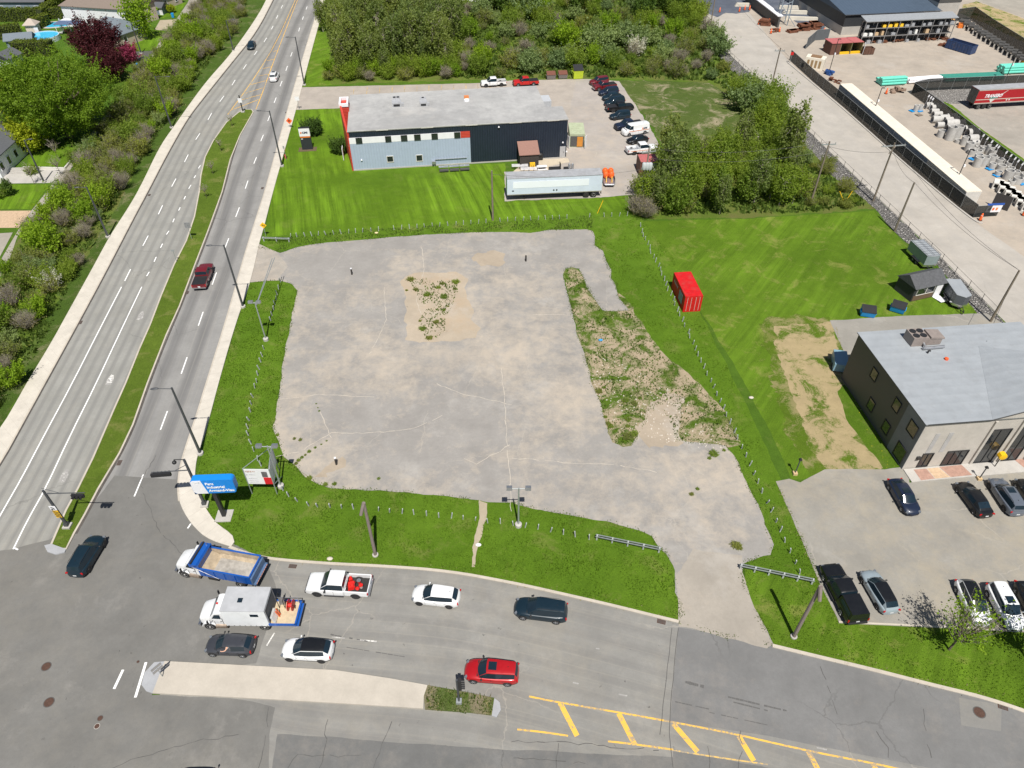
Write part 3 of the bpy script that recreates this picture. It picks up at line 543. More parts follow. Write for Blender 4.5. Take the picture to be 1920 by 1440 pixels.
# ================================================================== VEHICLES (local: +X is forward, origin on the ground)
M_glass=glassm('car_glass',(.012,.024,.036)); M_tyre=mat('tyre_rubber',(.022,.022,.023),.85); M_rim=mat('alloy_rim',(.42,.43,.45),.35,.7); M_rimd=mat('dark_rim',(.05,.05,.055),.35,.6); M_rimw=mat('white_wheel',(.75,.74,.72),.5,dirt=.3)
M_trim=mat('black_trim',(.02,.02,.022),.55); M_chrome=mat('chrome',(.6,.6,.62),.18,.9); M_lampf=mat('clear_lamp',(.20,.22,.25),.15,.3); M_lampr=mat('red_lamp',(.42,.01,.012),.2); M_amber=mat('amber_lamp',(.7,.25,.02),.3)
M_under_=mat('chassis_black',(.025,.024,.023),.8); M_plate=mat('plate_white',(.7,.71,.72),.5); M_seat=mat('seat_cloth',(.08,.08,.085),.9)
WHITE=paint('white',(.80,.81,.82)); BLACK=paint('black',(.010,.011,.013)); NAVY=paint('navy',(.012,.020,.045)); DGREY=paint('dark_grey',(.045,.048,.058)); RED=paint('red',(.40,.008,.012)); DRED=paint('dark_red',(.16,.012,.018)); BRED=paint('bright_red',(.52,.012,.010)); SILV=paint('silver_blue',(.30,.36,.40)); SGREY=paint('slate_grey',(.12,.14,.175)); TEAL=paint('dark_teal',(.008,.022,.035)); BLUE=paint('truck_blue',(.012,.10,.42))
def wheels(t,xs,ys,r=.34,wd=.22,rim=None,dual=False):
    for x in xs:
        for s in(-1,1):
            mb=MB(); y1=s*ys; y0=s*(ys-wd)
            mb.lathe((x,0,r),[(r*.62,y0),(r*.95,y0),(r,y0*.8+y1*.2),(r,y0*.2+y1*.8),(r*.95,y1),(r*.66,y1)],18,'Y'); wh=mb.build('wheel',M_tyre,t,40)
            mb=MB(); mb.lathe((x,0,r),[(r*.64,y1-s*.02),(r*.62,y1+s*.004),(r*.50,y1-s*.03),(r*.22,y1-s*.03),(r*.16,y1+s*.006),(.01,y1+s*.006)],14,'Y')
            for k in range(5 if rim is not M_rimw else 0):
                a=2*PI*k/5; mb.tube((x+math.cos(a)*r*.15,y1-s*.012,r+math.sin(a)*r*.15),(x+math.cos(a)*r*.6,y1-s*.004,r+math.sin(a)*r*.6),.028,.035,5)
            mb.build('rim',rim or M_rim,wh,30)
def loftbody(st,secf,closed=True):
    """st: list of stations; secf(station)-> half profile points (y,z) from bottom centre to top centre"""
    rows=[]
    for s in st:
        h=secf(s); rows.append([(s[0],y,z) for y,z in h]+[(s[0],-y,z) for y,z in reversed(h[1:-1])])
    return rows
def car(name,label,cat,rear,front,style,body,L,W=1.85,H=1.55,roof=None,rim=None,group=None,sunroof=False,rails=False,clad=False,opendriver=False,z=.75,extra=None):
    a,b=G(*rear,z),G(*front,z); c=(a+b)/2; h=math.atan2(b.y-a.y,b.x-a.x)
    t=thing(name,label,cat,(c.x,c.y,Z[8]),h,group)
    zb=.60*H if style!='sedan' else .63*H
    # lower body
    if style=='sedan': S=[(-.5,.60,.74),(-.49,.80,.80),(-.47,.95,.87),(-.44,.985,.92),(-.30,1.0,.985),(-.1,1,1),(.15,.985,1),(.27,.97,1),(.37,.90,.97),(.44,.80,.92),(.48,.68,.84),(.50,.52,.70)]
    elif style in('suv','hatch'): S=[(-.5,.62,.76),(-.49,.86,.83),(-.47,1.0,.88),(-.42,1.03,.94),(-.30,1.02,1),(-.1,1,1),(.15,.985,1),(.25,.97,1),(.36,.93,.975),(.44,.83,.93),(.48,.70,.85),(.50,.52,.70)]
    else: S=[(-.5,.7,.9),(-.49,.95,.95),(-.47,1,.98),(0,1,1),(.25,.99,1),(.38,.96,.98),(.46,.88,.94),(.49,.72,.88),(.5,.55,.80)]
    def sec(s):
        w_=W/2*s[2]; zt=zb*s[1]; lo=.20+(.06 if abs(s[0])>.46 else 0)
        return [(0,lo),(w_*.86,lo),(w_*.975,lo+.08),(w_,lo+.22),(w_*1.0,max(lo+.24,zt*.80)),(w_*.97,max(lo+.26,zt-.06)),(w_*.90,max(lo+.28,zt-.005)),(w_*.5,zt+.025),(0,zt+.035)]
    def bow(m):
        o=[]
        for x,y,z_ in m.v:
            u=abs(y)/(W/2); f=max(0,(x/L-.22)/.28); g=max(0,(-x/L-.34)/.16); o.append((x-(.34 if style!='van' else .18)*f*u**2.6+.20*g*u**3,y,z_))
        m.v=o; return m
    S2=[(x*L,z1,w1) for x,z1,w1 in S]; sec_=lambda s: sec((s[0]/L,s[1],s[2]))
    rows=loftbody(S2,sec_); n=len(rows[0]); mb=MB(); mc=MB(); mb.v=[p for r in rows for p in r]; mc.v=list(mb.v)
    for i in range(len(rows)-1):
        for j in range(n):
            f=(i*n+j,i*n+(j+1)%n,(i+1)*n+(j+1)%n,(i+1)*n+j)
            low=j in(0,1,2,n-1,n-2,n-3) if clad else j in (0,1,n-1,n-2)
            (mc if low else mb).f.append(f)
    for k in(0,len(rows)-1): mb.f.append(tuple(k*n+j for j in (range(n) if k else range(n-1,-1,-1))))
    def clean(m):
        used=sorted({i for f in m.f for i in f}); mp={o:i for i,o in enumerate(used)}; m.v=[m.v[i] for i in used]; m.f=[tuple(mp[i] for i in f) for f in m.f]; return m
    bo=bow(clean(mb)).build('body',body,t,38); bow(clean(mc)).build('sill',M_trim,t,38)
    # cabin
    if style=='sedan': K=[(-.40,0),(-.36,.35),(-.235,.93),(-.19,.98),(-.165,1),(-.015,1),(.005,1),(.075,.985),(.11,.95),(.262,.10),(.285,0)]
    elif style=='hatch': K=[(-.488,.02),(-.455,.35),(-.365,.90),(-.33,.955),(-.29,.98),(-.09,1),(-.065,1),(.04,.985),(.08,.95),(.262,.10),(.282,0)]
    elif style=='suv': K=[(-.49,.02),(-.478,.35),(-.435,.93),(-.40,.97),(-.36,.985),(-.10,1),(-.075,1),(.05,.985),(.09,.95),(.25,.10),(.272,0)]
    else: K=[(-.495,.02),(-.492,.35),(-.475,.95),(-.46,.98),(-.44,1),(.17,1),(.19,1),(.27,.99),(.295,.96),(.375,.12),(.40,0)]
    wb=W/2*.90; wt=W/2*(.68 if style!='van' else .80); gz=H-zb-.03
    K2=[(x*L,q) for x,q in K]; rows=[]
    for i,(x,q) in enumerate(K2):
        zz=zb+.012+gz*q; en=min(i,len(K2)-1-i); tb=wb*(.93 if en==0 else .97 if en==1 else 1); tt=wt*(1.14 if en==0 else 1.08 if en==1 else 1.0)
        kk=max(q,.02)
        hf=[(tb,zb-.03),(tb-.01,zb+.005),(tt+(tb-tt)*.14,zb+gz*q*.88+.006),(tt+.0,zb+gz*q*.955+.01),(tt*.86,zz),(tt*.45,zz+.02),(0,zz+.026)]
        if style!='van': tn=1-.13*max(0,(-x/L-.05)/.42); hf=[(y*tn,z_) for y,z_ in hf]
        ff=max(0,x/L-.02)*1.1; rr_=max(0,-x/L-.38)*1.2
        rows.append([(x-ff*(y/wb)**2+rr_*(y/wb)**2,y,z_) for y,z_ in hf]+[(x-ff*(y/wb)**2+rr_*(y/wb)**2,-y,z_) for y,z_ in reversed(hf[:-1])])
    n=len(rows[0]); parts={k:MB() for k in('cab','roof','windshield','rear_window','side_window')}
    V=[p for r in rows for p in r]; cnt=len(K2)
    wins=[]
    for i in range(cnt-1):
        for j in range(n-1):
            f=(i*n+j,i*n+j+1,(i+1)*n+j+1,(i+1)*n+j); top=3<=j<=n-5; side=j in(1,n-3); key='cab'
            if top: key='windshield' if i==cnt-3 else 'rear_window' if i==1 else 'roof' if 2<=i<cnt-3 else 'cab'
            if i==cnt-2 and top: key='cab'
            if side and 2<=i<=cnt-3 and not (style=='sedan' and i==2): key='side_window'
            if style=='van' and key=='side_window' and i<6: key='cab'
            if style=='van' and key=='rear_window': key='cab'
            if key=='side_window': wins.append((f,j,i)); continue
            parts[key].f.append(f)
    for k,mbb in parts.items():
        if not mbb.f: continue
        mbb.v=list(V); mm={'cab':body,'roof':roof or body,'windshield':M_glass,'rear_window':M_glass}.get(k,M_glass)
        clean(mbb).build({'cab':'pillar'}.get(k,k),mm,t,38)
    grp={}
    for f,j,i in wins: grp.setdefault((j,i<5),[]).append(f)
    for (j,rearw),fs in grp.items():
        if opendriver and j==1 and not rearw: continue
        m_=MB(); m_.v=list(V); m_.f=fs; clean(m_).build('side_window',M_glass,t,38)
    # fittings
    r=.355 if style in('suv','van') else .33
    fx=L*.315; rx=-L*.30
    wheels(t,(fx,rx),W/2+.012,r,.23,rim)
    for x in (fx,rx):
        for s in(-1,1):
            m_=MB(); q=[]; R1=r+.055
            for k in range(13):
                an=PI*k/12; q+= [(x+math.cos(an)*R1,s*(W/2+.006),r+math.sin(an)*R1),(x+math.cos(an)*(r*.9),s*(W/2+.006),r+math.sin(an)*(r*.9))]
            m_.add(q,[(2*k,2*k+1,2*k+3,2*k+2) for k in range(12)]); m_.build('wheel_arch',M_trim,t)
    for s in(-1,1):
        m_=MB(); m_.box(L*.448,s*W*.35,zb*.72,.24,.30,.13,rz=-s*.65,taper=.8); m_.build('headlight',M_lampf,t,30)
        m_=MB(); m_.box(-L*.470,s*W*.365,zb*.84,.12,.34,.14,rz=s*.45,taper=.9); m_.build('taillight',M_lampr,t,30)
        m_=MB(); m_.ell((L*.165,s*(W/2+.09),zb+.06),.08,.11,.07,8,5); m_.tube((L*.17,s*W*.45,zb+.02),(L*.165,s*(W/2+.05),zb+.04),.025); m_.build('side_mirror',body if body in(WHITE,) else M_trim,t,60)
    m_=MB(); m_.box(L*.487,0,.42,.06,W*.5,.18,taper=.9); m_.build('grille',M_trim,t)
    m_=MB(); m_.box(L*.247 if style!='van' else L*.40,0,zb+.022,.10,W*.74,.02); m_.build('cowl',M_trim,t)
    m_=MB(); m_.box(-L*.497,0,.55,.03,.32,.14); m_.build('license_plate',M_plate,t)
    # door seams and hood seam, handles
    for xx in (.19,-.04 if style!='sedan' else -.01,-.245):
        for s in(-1,1): m_=MB(); m_.box(L*xx,s*(W/2+.001),zb*.62,.012,.012,zb*.62); m_.build('door_seam',M_trim,t)
    for xx in (.0,-.21):
        for s in(-1,1): m2=MB(); m2.box(L*xx-.03,s*(W/2+.006),zb*.84,.16,.025,.03); m2.build('door_handle',M_trim if body!=WHITE else M_rim,t)
    if rails:
        for s in(-1,1): m_=MB(); m_.path([(-L*.36,s*wt*.93,H-.03),(-L*.33,s*wt*.93,H+.05),(L*.03,s*wt*.93,H+.05),(L*.06,s*wt*.93,H-.04)],.02); m_.build('roof_rail',M_chrome if rails=='c' else M_trim,t)
    if sunroof:
        m_=MB(); m_.box(-L*.02,0,H+.014,L*.15,wt*1.15,.02); m_.build('sunroof',M_glass,t)
    m_=MB(); m_.box(-L*.30,0,H+.045,.12,.03,.06,taper=.3); m_.build('antenna',M_trim,t)
    return t
def pickup(name,label,rear,front,body,L=5.8,W=2.0,H=1.9,bed='open',crew=True,group=None,rim=None,z=.85,stripe=None,flip=False):
    a,b=G(*rear,z),G(*front,z); c=(a+b)/2; h=math.atan2(b.y-a.y,b.x-a.x)
    t=thing(name,label,'pickup truck',(c.x,c.y,Z[8]),h,group); zb=1.12
    cabr=-.125 if crew else -.06
    S=[(cabr,1,.985),(-.05,1,.99),(.15,1,1),(.22,.995,1),(.30,.985,.99),(.42,.96,.97),(.47,.90,.94),(.49,.78,.90),(.5,.60,.84)]
    def sec(s):
        w_=W/2*s[2]; zt=zb*s[1]; return [(0,.32),(w_*.9,.32),(w_*.98,.40),(w_,.55),(w_,zt*.84),(w_*.975,zt-.06),(w_*.90,zt),(w_*.6,zt+.03),(w_*.55,zt+.03),(0,zt+.05)]
    rows=loftbody([(x*L,p,q) for x,p,q in S],sec); n=len(rows[0]); mb=MB(); mb.v=[p for r_ in rows for p in r_]
    mb.f=[(i*n+j,i*n+(j+1)%n,(i+1)*n+(j+1)%n,(i+1)*n+j) for i in range(len(rows)-1) for j in range(n)]+[tuple(range(n-1,-1,-1)),tuple((len(rows)-1)*n+j for j in range(n))]
    mb.build('body',body,t,36)
    K=[(cabr+.002,.0),(cabr+.006,.2),(cabr+.016,.93),(cabr+.03,.98),(cabr+.045,1),(.035,1),(.05,1),(.105,.985),(.13,.95),(.245,.10),(.265,0)] if crew else [(cabr+.002,.0),(cabr+.006,.2),(cabr+.014,.93),(cabr+.024,.98),(cabr+.03,1),(.04,1),(.05,1),(.115,.985),(.14,.95),(.225,.12),(.245,0)]
    wb=W/2*.93; wt=W/2*.76; gz=H-zb-.05; rows=[]
    for i,(x,q) in enumerate(K):
        zz=zb+.03+gz*q; hf=[(wb,zb),(wb-.01,zb+.03),(wt+.04,zb+gz*q*.87+.02),(wt+.01,zb+gz*q*.95+.02),(wt*.85,zz),(wt*.4,zz+.02),(0,zz+.025)]
        rows.append([(x*L,y,z_) for y,z_ in hf]+[(x*L,-y,z_) for y,z_ in reversed(hf[:-1])])
    n=len(rows[0]); V=[p for r_ in rows for p in r_]; parts={}
    for i in range(len(K)-1):
        for j in range(n-1):
            f=(i*n+j,i*n+j+1,(i+1)*n+j+1,(i+1)*n+j); top=3<=j<=n-5; side=j in(1,n-3); key='pillar'
            if top: key='windshield' if i==len(K)-3 else 'rear_window' if i==1 else 'roof'
            if top and i in(0,len(K)-2): key='pillar'
            if side and 2<=i<=len(K)-3: key=('side_window',j,i<5)
            parts.setdefault(key,[]).append(f)
    for k,fs in parts.items():
        used=sorted({i for f in fs for i in f}); mp={o:i for i,o in enumerate(used)}; m_=MB(); m_.v=[V[i] for i in used]; m_.f=[tuple(mp[i] for i in f) for f in fs]
        nm=k if isinstance(k,str) else 'side_window'; m_.build(nm,body if nm in('roof','pillar') else M_glass,t,38)
    # bed
    x0,x1=-.5*L,cabr*L-.03; m_=MB(); yw=W/2*.985
    for s in(-1,1): m_.prism([(x0+.05,s*yw),(x1,s*yw),(x1,s*(yw-.11)),(x0+.05,s*(yw-.11))],.50,1.10)
    m_.box(x0+.04,0,.80,.08,2*yw-.1,.56); m_.box(x1-.04,0,.82,.07,2*yw-.24,.54); m_.build('cargo_bed',body,t)
    m_=MB(); m_.box((x0+x1)/2,0,.60,x1-x0-.1,2*yw-.24,.08); m_.build('bed_floor',M_under_ if bed!='open_grey' else M_rim,t)
    if bed=='cover':
        m_=MB(); m_.box((x0+x1)/2,0,1.115,x1-x0-.05,2*yw-.10,.03); m_.build('bed_cover',M_trim,t)
    if bed=='cap':
        m_=MB(); m_.box((x0+x1)/2,0,1.46,x1-x0-.05,2*yw-.06,.72,taper=.84,tx=.95); m_.build('bed_cap',body,t); m_=MB(); m_.box((x0+x1)/2,0,1.45,(x1-x0)*.75,2*yw-.10,.34,taper=.92); m_.build('cap_window',M_glass,t)
    m_=MB(); m_.box(0,0,.36,L*.94,W*.62,.16); m_.build('chassis',M_under_,t)
    m_=MB(); m_.box(x0-.05,0,.55,.14,W*.9,.16); m_.build('bumper',M_chrome if body in(DRED,RED,WHITE) else M_trim,t)
    m_=MB(); m_.box(L*.5+.0,0,.55,.12,W*.9,.22,taper=.9); m_.build('bumper',M_chrome if body in(DRED,) else M_trim,t)
    m_=MB(); m_.box(L*.487,0,.86,.06,W*.55,.26); m_.build('grille',M_trim,t)
    for s in(-1,1):
        m_=MB(); m_.box(L*.475,s*W*.37,.88,.13,.30,.20,rz=-s*.25); m_.build('headlight',M_lampf,t)
        m_=MB(); m_.box(x0+.03,s*(yw-.055),.90,.10,.13,.34); m_.build('taillight',M_lampr,t)
        m_=MB(); m_.box(L*.165,s*(W/2+.14),zb+.10,.11,.22,.18); m_.tube((L*.17,s*W*.46,zb+.03),(L*.165,s*(W/2+.08),zb+.06),.03); m_.build('side_mirror',M_trim,t)
    r=.40; fx,rx=L*.315,-L*.295; wheels(t,(fx,rx),W/2+.01,r,.26,rim or M_rimd)
    for x in(fx,rx):
        for s in(-1,1):
            m_=MB(); q=[]
            for k in range(13):
                an=PI*k/12; q+= [(x+math.cos(an)*(r+.08),s*(W/2+.004),r+math.sin(an)*(r+.08)),(x+math.cos(an)*(r*.9),s*(W/2+.004),r+math.sin(an)*(r*.9))]
            m_.add(q,[(2*k,2*k+1,2*k+3,2*k+2) for k in range(12)]); m_.build('wheel_arch',M_trim,t)
    for xx in (.20,.045,cabr+.01):
        for s in(-1,1): m_=MB(); m_.box(L*xx,s*(W/2+.001),.76,.012,.012,.70); m_.build('door_seam',M_trim,t)
    for s in(-1,1): m_=MB(); m_.box(L*.05,s*(W/2+.03),.38,L*.30,.12,.05); m_.build('running_board',M_trim,t)
    m_=MB(); m_.box(x0+.0,0,.72,.02,.32,.14); m_.build('license_plate',M_plate,t)
    if stripe:
        for s in(-1,1): m_=MB(); m_.box(-L*.12,s*(W/2+.006),.78,L*.6,.01,.07); m_.build('stripe',stripe,t)
    return t
# ---- moving traffic
car('car','black crossover driving past the tip of the grass median','car',(147,1064),(177,1015),'suv',TEAL,4.6,1.88,1.62,rim=M_rimd,clad=True,rails=True)
car('car','white hatchback with small rear window, behind the white pickup in the queue','car',(862,1120),(773,1110),'hatch',WHITE,4.5,1.82,1.50,rim=M_rimd)
car('car','black estate suv with roof rails, last vehicle in the upper lane','car',(1062,1148),(967,1136),'suv',TEAL,4.85,1.9,1.72,rim=M_rim,rails=True)
hb=car('car','dark grey hatchback with the driver leaning an arm out of the window','car',(474,1209),(388,1206),'hatch',DGREY,4.25,1.76,1.48,rim=M_rim,opendriver=True)
car('car','white crossover with glossy black roof behind the dark grey hatchback','car',(624,1219),(529,1214),'hatch',WHITE,4.5,1.82,1.56,roof=BLACK,rim=M_rimd,clad=True)
car('car','bright red suv with a sunroof next to the planted island','car',(971,1262),(873,1254),'suv',RED,4.65,1.85,1.65,rim=M_rim,sunroof=True,clad=True)
pickup('pickup_truck','dark red crew cab pickup driving up the right carriageway',(373,536),(388,496),DRED,5.8,2.0,1.85,bed='cover',rim=M_rimd)
wp=pickup('pickup_truck','white crew cab pickup carrying red cargo in its open bed, in the queue',(697,1098),(573,1091),WHITE,5.9,2.03,1.95,rim=M_rimd)
car('car','small white suv driving away beside the yellow hatching','car',(511,150),(517,135),'suv',WHITE,4.6,1.85,1.65,roof=WHITE,sunroof=True)
car('car','dark sedan coming down the left carriageway at the top','car',(474,77),(468,91),'sedan',TEAL,4.7,1.82,1.45)
car('car','black car mostly below the bottom edge, driving across the foreground','car',(350,1468),(405,1470),'hatch',BLACK,4.4,1.8,1.5)
# ---- east parking lot
car('car','dark blue sedan with a sunroof parked alone near the building corner','car',(1679,901),(1713,958),'sedan',NAVY,4.6,1.82,1.43,sunroof=True,rim=M_rim)
car('car','black coupe-like sedan parked left of the slate grey suv','car',(1849,962),(1806,905),'sedan',BLACK,4.6,1.82,1.40,rim=M_rimd)
car('car','slate grey suv with a dark sunroof parked by the brick walk','car',(1910,962),(1866,896),'suv',SGREY,4.8,1.9,1.65,sunroof=True,rim=M_rimd,rails=True)
car('car','black car cut off by the right edge, beside the slate grey suv','car',(1962,960),(1916,897),'sedan',BLACK,4.7,1.85,1.45)
pickup('pickup_truck','long black pickup with a bed cap parked at the grass verge',(1607,1160),(1557,1062),BLACK,5.9,2.0,1.9,bed='cap',rim=M_rim)
car('car','silver blue electric hatchback parked beside the long black pickup','car',(1669,1140),(1630,1074),'hatch',SILV,4.5,1.83,1.52,roof=BLACK,rim=M_rimd)
car('car','white car with a black roof under the young leafy tree','car',(1806,1086),(1848,1172),'hatch',WHITE,4.6,1.85,1.5,roof=BLACK)
car('car','white suv with a dark sunroof nose out beside the young tree','car',(1866,1098),(1908,1176),'suv',WHITE,4.6,1.86,1.65,sunroof=True)
car('car','black car nose out, second from the right edge below the slate suv','car',(1919,1092),(1960,1170),'sedan',BLACK,4.6,1.82,1.45)
# ---- office yard row
row='vehicles parked in the office yard'
pickup('pickup_truck','white extended cab pickup parked behind the office against the woods',(949,152),(901,155),WHITE,5.8,2.0,1.9,bed='open',rim=M_rimd,group=row)
pickup('pickup_truck','bright red crew cab pickup with black bed cover beside the brown bins',(1010,151),(961,154),BRED,5.8,2.0,1.9,bed='cover',rim=M_rim,group=row)
car('car','dark red suv at the far end of the parked row','car',(1141,149),(1105,154),'suv',DRED,4.6,1.85,1.7,rim=M_rim,group=row)
pickup('pickup_truck','dark red crew cab pickup with black bed, second in the parked row',(1156,157),(1110,163),DRED,5.4,1.9,1.8,bed='cover',rim=M_rim,group=row)
car('car','dark blue suv parked just below the dark red pickup','car',(1161,168),(1121,174),'suv',NAVY,4.7,1.85,1.62,group=row)
car('car','dark sedan, fourth in the parked row, below the dark blue suv','car',(1166,177),(1129,183),'sedan',TEAL,4.6,1.82,1.45,group=row)
car('car','dark blue suv parked just above the black pickup','car',(1173,186),(1131,194),'suv',TEAL,4.8,1.88,1.7,group=row,rails=True)
pickup('pickup_truck','black crew cab pickup parked tail out in the middle of the row',(1135,202),(1189,197),BLACK,5.9,2.0,1.9,bed='cover',group=row)
car('car','dark teal suv parked below the black pickup','car',(1183,213),(1142,218),'suv',TEAL,4.5,1.85,1.6,rim=M_rimd,group=row)
pickup('pickup_truck','dark navy pickup parked against the white company van',(1206,229),(1151,237),NAVY,5.8,1.98,1.85,bed='cover',group=row)
car('car','black sedan parked just below the white company van','car',(1214,257),(1177,263),'sedan',BLACK,4.4,1.8,1.42,group=row)
pickup('pickup_truck','white work pickup with orange side stripe and empty grey bed by the red roofed container',(1171,281),(1235,274),WHITE,6.0,2.0,1.9,bed='open_grey',group=row,rim=M_rimd,stripe=mat('orange_vinyl',(.75,.2,.03),.5))
M_navyt=mat('navy_lettering',(.02,.03,.06),.5); M_or=mat('orange_vinyl',(.75,.2,.03),.5)
van=car('van','white company van with orange stripe and CMI lettering','van',(1220,238),(1162,247),'van',WHITE,5.7,2.0,2.1,group=row,z=.9)
def cmilogo(parent,loc,rot,s):
    """orange block of bars followed by the letters CMI; rot maps local x right, y up"""
    Mx=rot.to_4x4() if hasattr(rot,'to_4x4') else rot
    mb=MB()
    for k in range(3): mb.box(.0,(k-1)*.22*s,0,.52*s,.13*s,.02)
    for k in range(2): mb.box((k-.5)*.3*s,0,0.004,.10*s,.58*s,.02)
    me=mb.mesh('logo',M_or); me.transform(Matrix.Translation(loc)@Mx@Matrix.Translation((.3*s,0,0))); link('logo',me,parent)
    text('lettering','CMI',s*.95,M_navyt,parent,Vector(loc)+(Mx.to_3x3()@Vector((.68*s,0,0))),Mx,.01,sx=1.25,bold=.02)
# the van faces left: its left side (+Y local) is the one turned to the camera
sideR=Matrix(((-1,0,0),(0,0,1),(0,1,0)))
cmilogo(van,(-.95,1.012*.93+.07,1.32),sideR,.42)
for s in(-1,1): mb=MB(); mb.box(-.3,s*1.008,.98,4.4,.012,.09); mb.build('stripe',M_or,van)
# cargo of the white pickup
M_redp=mat('red_plastic',(.60,.02,.015),.45)
cg=thing('generator','red and black machine lying in the bed of the white pickup','machine',wp.location+Vector((0,0,.66)),wp.rotation_euler.z)
mb=MB(); mb.box(-1.25,.1,.18,.75,.8,.36,rz=.3,taper=.8); mb.box(-1.0,-.5,.2,.35,.4,.4,rz=.6); mb.build('housing',M_redp,cg); mb=MB(); mb.lathe((-1.35,.2,.36),[(.16,0),(.2,.05),(.15,.14),(.03,.16)],12); mb.lathe((-1.9,.45,.2),[(.17,0),(.2,.1),(.12,.2)],12); mb.build('cap',M_redp,cg,40)
mb=MB(); mb.path([(-.9,.6,.1),(-.9,.6,.62),(-.9,-.5,.62),(-.9,-.5,.1)],.035); mb.path([(-1.6,.5,.1),(-1.6,.1,.5),(-1.6,-.3,.1)],.03); mb.build('frame',M_trim,cg)
for k,(x,y) in enumerate(((-1.85,-.35),(-2.15,.15))):
    b_=thing('bucket',('red bucket with a grey rim','red and white round pail')[k]+' in the bed of the white pickup','bucket',wp.location+Matrix.Rotation(wp.rotation_euler.z,3,'Z')@Vector((x,y,.66)))
    mb=MB(); mb.lathe((0,0,0),[(.15,0),(.19,.36),(.16,.36),(.14,.05)],14); mb.build('bucket_wall',M_redp if k==0 else mat('pale_plastic',(.6,.5,.48),.6),b_,40); mb=MB(); mb.lathe((0,0,.36),[(.2,0),(.2,.03),(.16,.03)],14); mb.build('rim',M_redp if k else M_rim,b_)
# ---- dump truck
def truckcab(t,xf,L,W,H,body,roofz=2.55):
    """bonneted truck cab: hood, cab, fenders, windows. xf = front bumper x"""
    mb=MB(); rows=[]
    for x,zt,w_ in((0,1.15,.62),(-.05,1.45,.72),(-.2,1.62,.80),(-.8,1.74,.88),(-1.15,1.82,.96)):
        h_=W/2*w_; rows.append([(xf+x,0,.75),(xf+x,h_,.75),(xf+x,h_,zt*.80),(xf+x,h_*.90,zt*.96),(xf+x,h_*.6,zt+.03),(xf+x,0,zt+.06),(xf+x,-h_*.6,zt+.03),(xf+x,-h_*.90,zt*.96),(xf+x,-h_,zt*.80),(xf+x,-h_,.75)])
    n=10; mb.v=[p for r_ in rows for p in r_]; mb.f=[(i*n+j,i*n+(j+1)%n,(i+1)*n+(j+1)%n,(i+1)*n+j) for i in range(4) for j in range(n)]+[tuple(range(n-1,-1,-1)),tuple(4*n+j for j in range(n))]
    mb.build('hood',body,t,45)
    mb=MB(); x0=xf-1.12; ct=W*.47
    pr=[(x0,.75),(x0,1.80),(x0-.42,roofz-.12),(x0-.70,roofz),(x0-1.42,roofz-.02),(x0-1.46,.75)]
    m=len(pr); vv=[(x,ct*(1 if z_<1.9 else .90),z_) for x,z_ in pr]+[(x,-ct*(1 if z_<1.9 else .90),z_) for x,z_ in pr]
    mb.add(vv,[(i,(i+1)%m,m+(i+1)%m,m+i) for i in range(m)]+[tuple(range(m)),tuple(range(2*m-1,m-1,-1))]); mb.build('cab',body,t,20)
    nrm=Vector((.64,0,.42)).normalized()*.012
    mb=MB(); a=Vector((x0-.02,ct*.90,1.86))+nrm; b=Vector((x0-.02,-ct*.90,1.86))+nrm; c=Vector((x0-.40,-ct*.83,roofz-.16))+nrm; d_=Vector((x0-.40,ct*.83,roofz-.16))+nrm; mb.quad(a,b,c,d_); mb.build('windshield',M_glass,t)
    for s in(-1,1):
        mb=MB(); o=.02; mb.add([(x0-.22,s*(ct*.985+o),1.80),(x0-1.0,s*(ct*.985+o),1.75),(x0-.98,s*(ct*.91+o),roofz-.22),(x0-.52,s*(ct*.91+o),roofz-.22)],[(0,1,2,3)]); mb.build('side_window',M_glass,t)
        mb=MB(); pts=[]
        for k in range(9): an=PI*(.02+.96*k/8); pts.append((xf-.85+math.cos(an)*.66,.52+math.sin(an)*.62))
        vv=[(x,s*W*.36,z_) for x,z_ in pts]+[(x,s*W*.50,z_) for x,z_ in pts]; mb.add(vv,[(k,k+1,k+10,k+9) for k in range(8)]); 
        vv=[(x,s*W*.495,z_) for x,z_ in pts]+[(xf-.85+(x-(xf-.85))*.86,s*W*.495,.52+(z_-.52)*.86) for x,z_ in pts]; mb.add(vv,[(k,k+1,k+10,k+9) for k in range(8)]); mb.build('fender',body,t,40)
        mb=MB(); mb.box(xf-.06,s*W*.33,1.12,.16,.30,.26,taper=.8); mb.build('headlight',M_lampf,t)
        mb=MB(); mb.tube((x0-.25,s*ct,1.5),(x0-.05,s*(ct+.40),1.7),.02); mb.box(x0-.02,s*(ct+.42),1.85,.07,.18,.50); mb.build('side_mirror',M_trim,t)
        mb=MB(); mb.box(x0-.35,s*(ct+.01),1.05,.03,.02,.6); mb.box(x0-1.1,s*(ct+.01),1.3,.03,.02,1.1); mb.box(x0-.95,s*(ct+.03),1.35,.16,.04,.04); mb.build('door_seam',M_trim,t)
        mb=MB(); mb.tube((x0-1.3,s*(ct*.92),.62),(x0-.35,s*(ct*.92),.62),.28,.28,12); mb.build('fuel_tank',mat('dull_steel',(.35,.28,.22),.45,.6,.2,4),t,40)
    mb=MB(); mb.box(xf+.06,0,.62,.22,W*.92,.30); mb.build('bumper',M_chrome,t)
    mb=MB(); mb.box(xf+.006,0,1.05,.03,W*.36,.52); mb.build('grille',M_trim,t)
    return x0-1.46
a,b=G(489,1077,1.0),G(340,1050,1.0); c=(a+b)/2; Ld=(b-a).length; hd=math.atan2(b.y-a.y,b.x-a.x)
dt=thing('dump_truck','blue dump truck with a white cab and an empty sandy box at the corner','truck',(c.x,c.y,Z[8]),hd)
xf=Ld/2; xc=truckcab(dt,xf,Ld,2.35,2.5,WHITE,2.55)
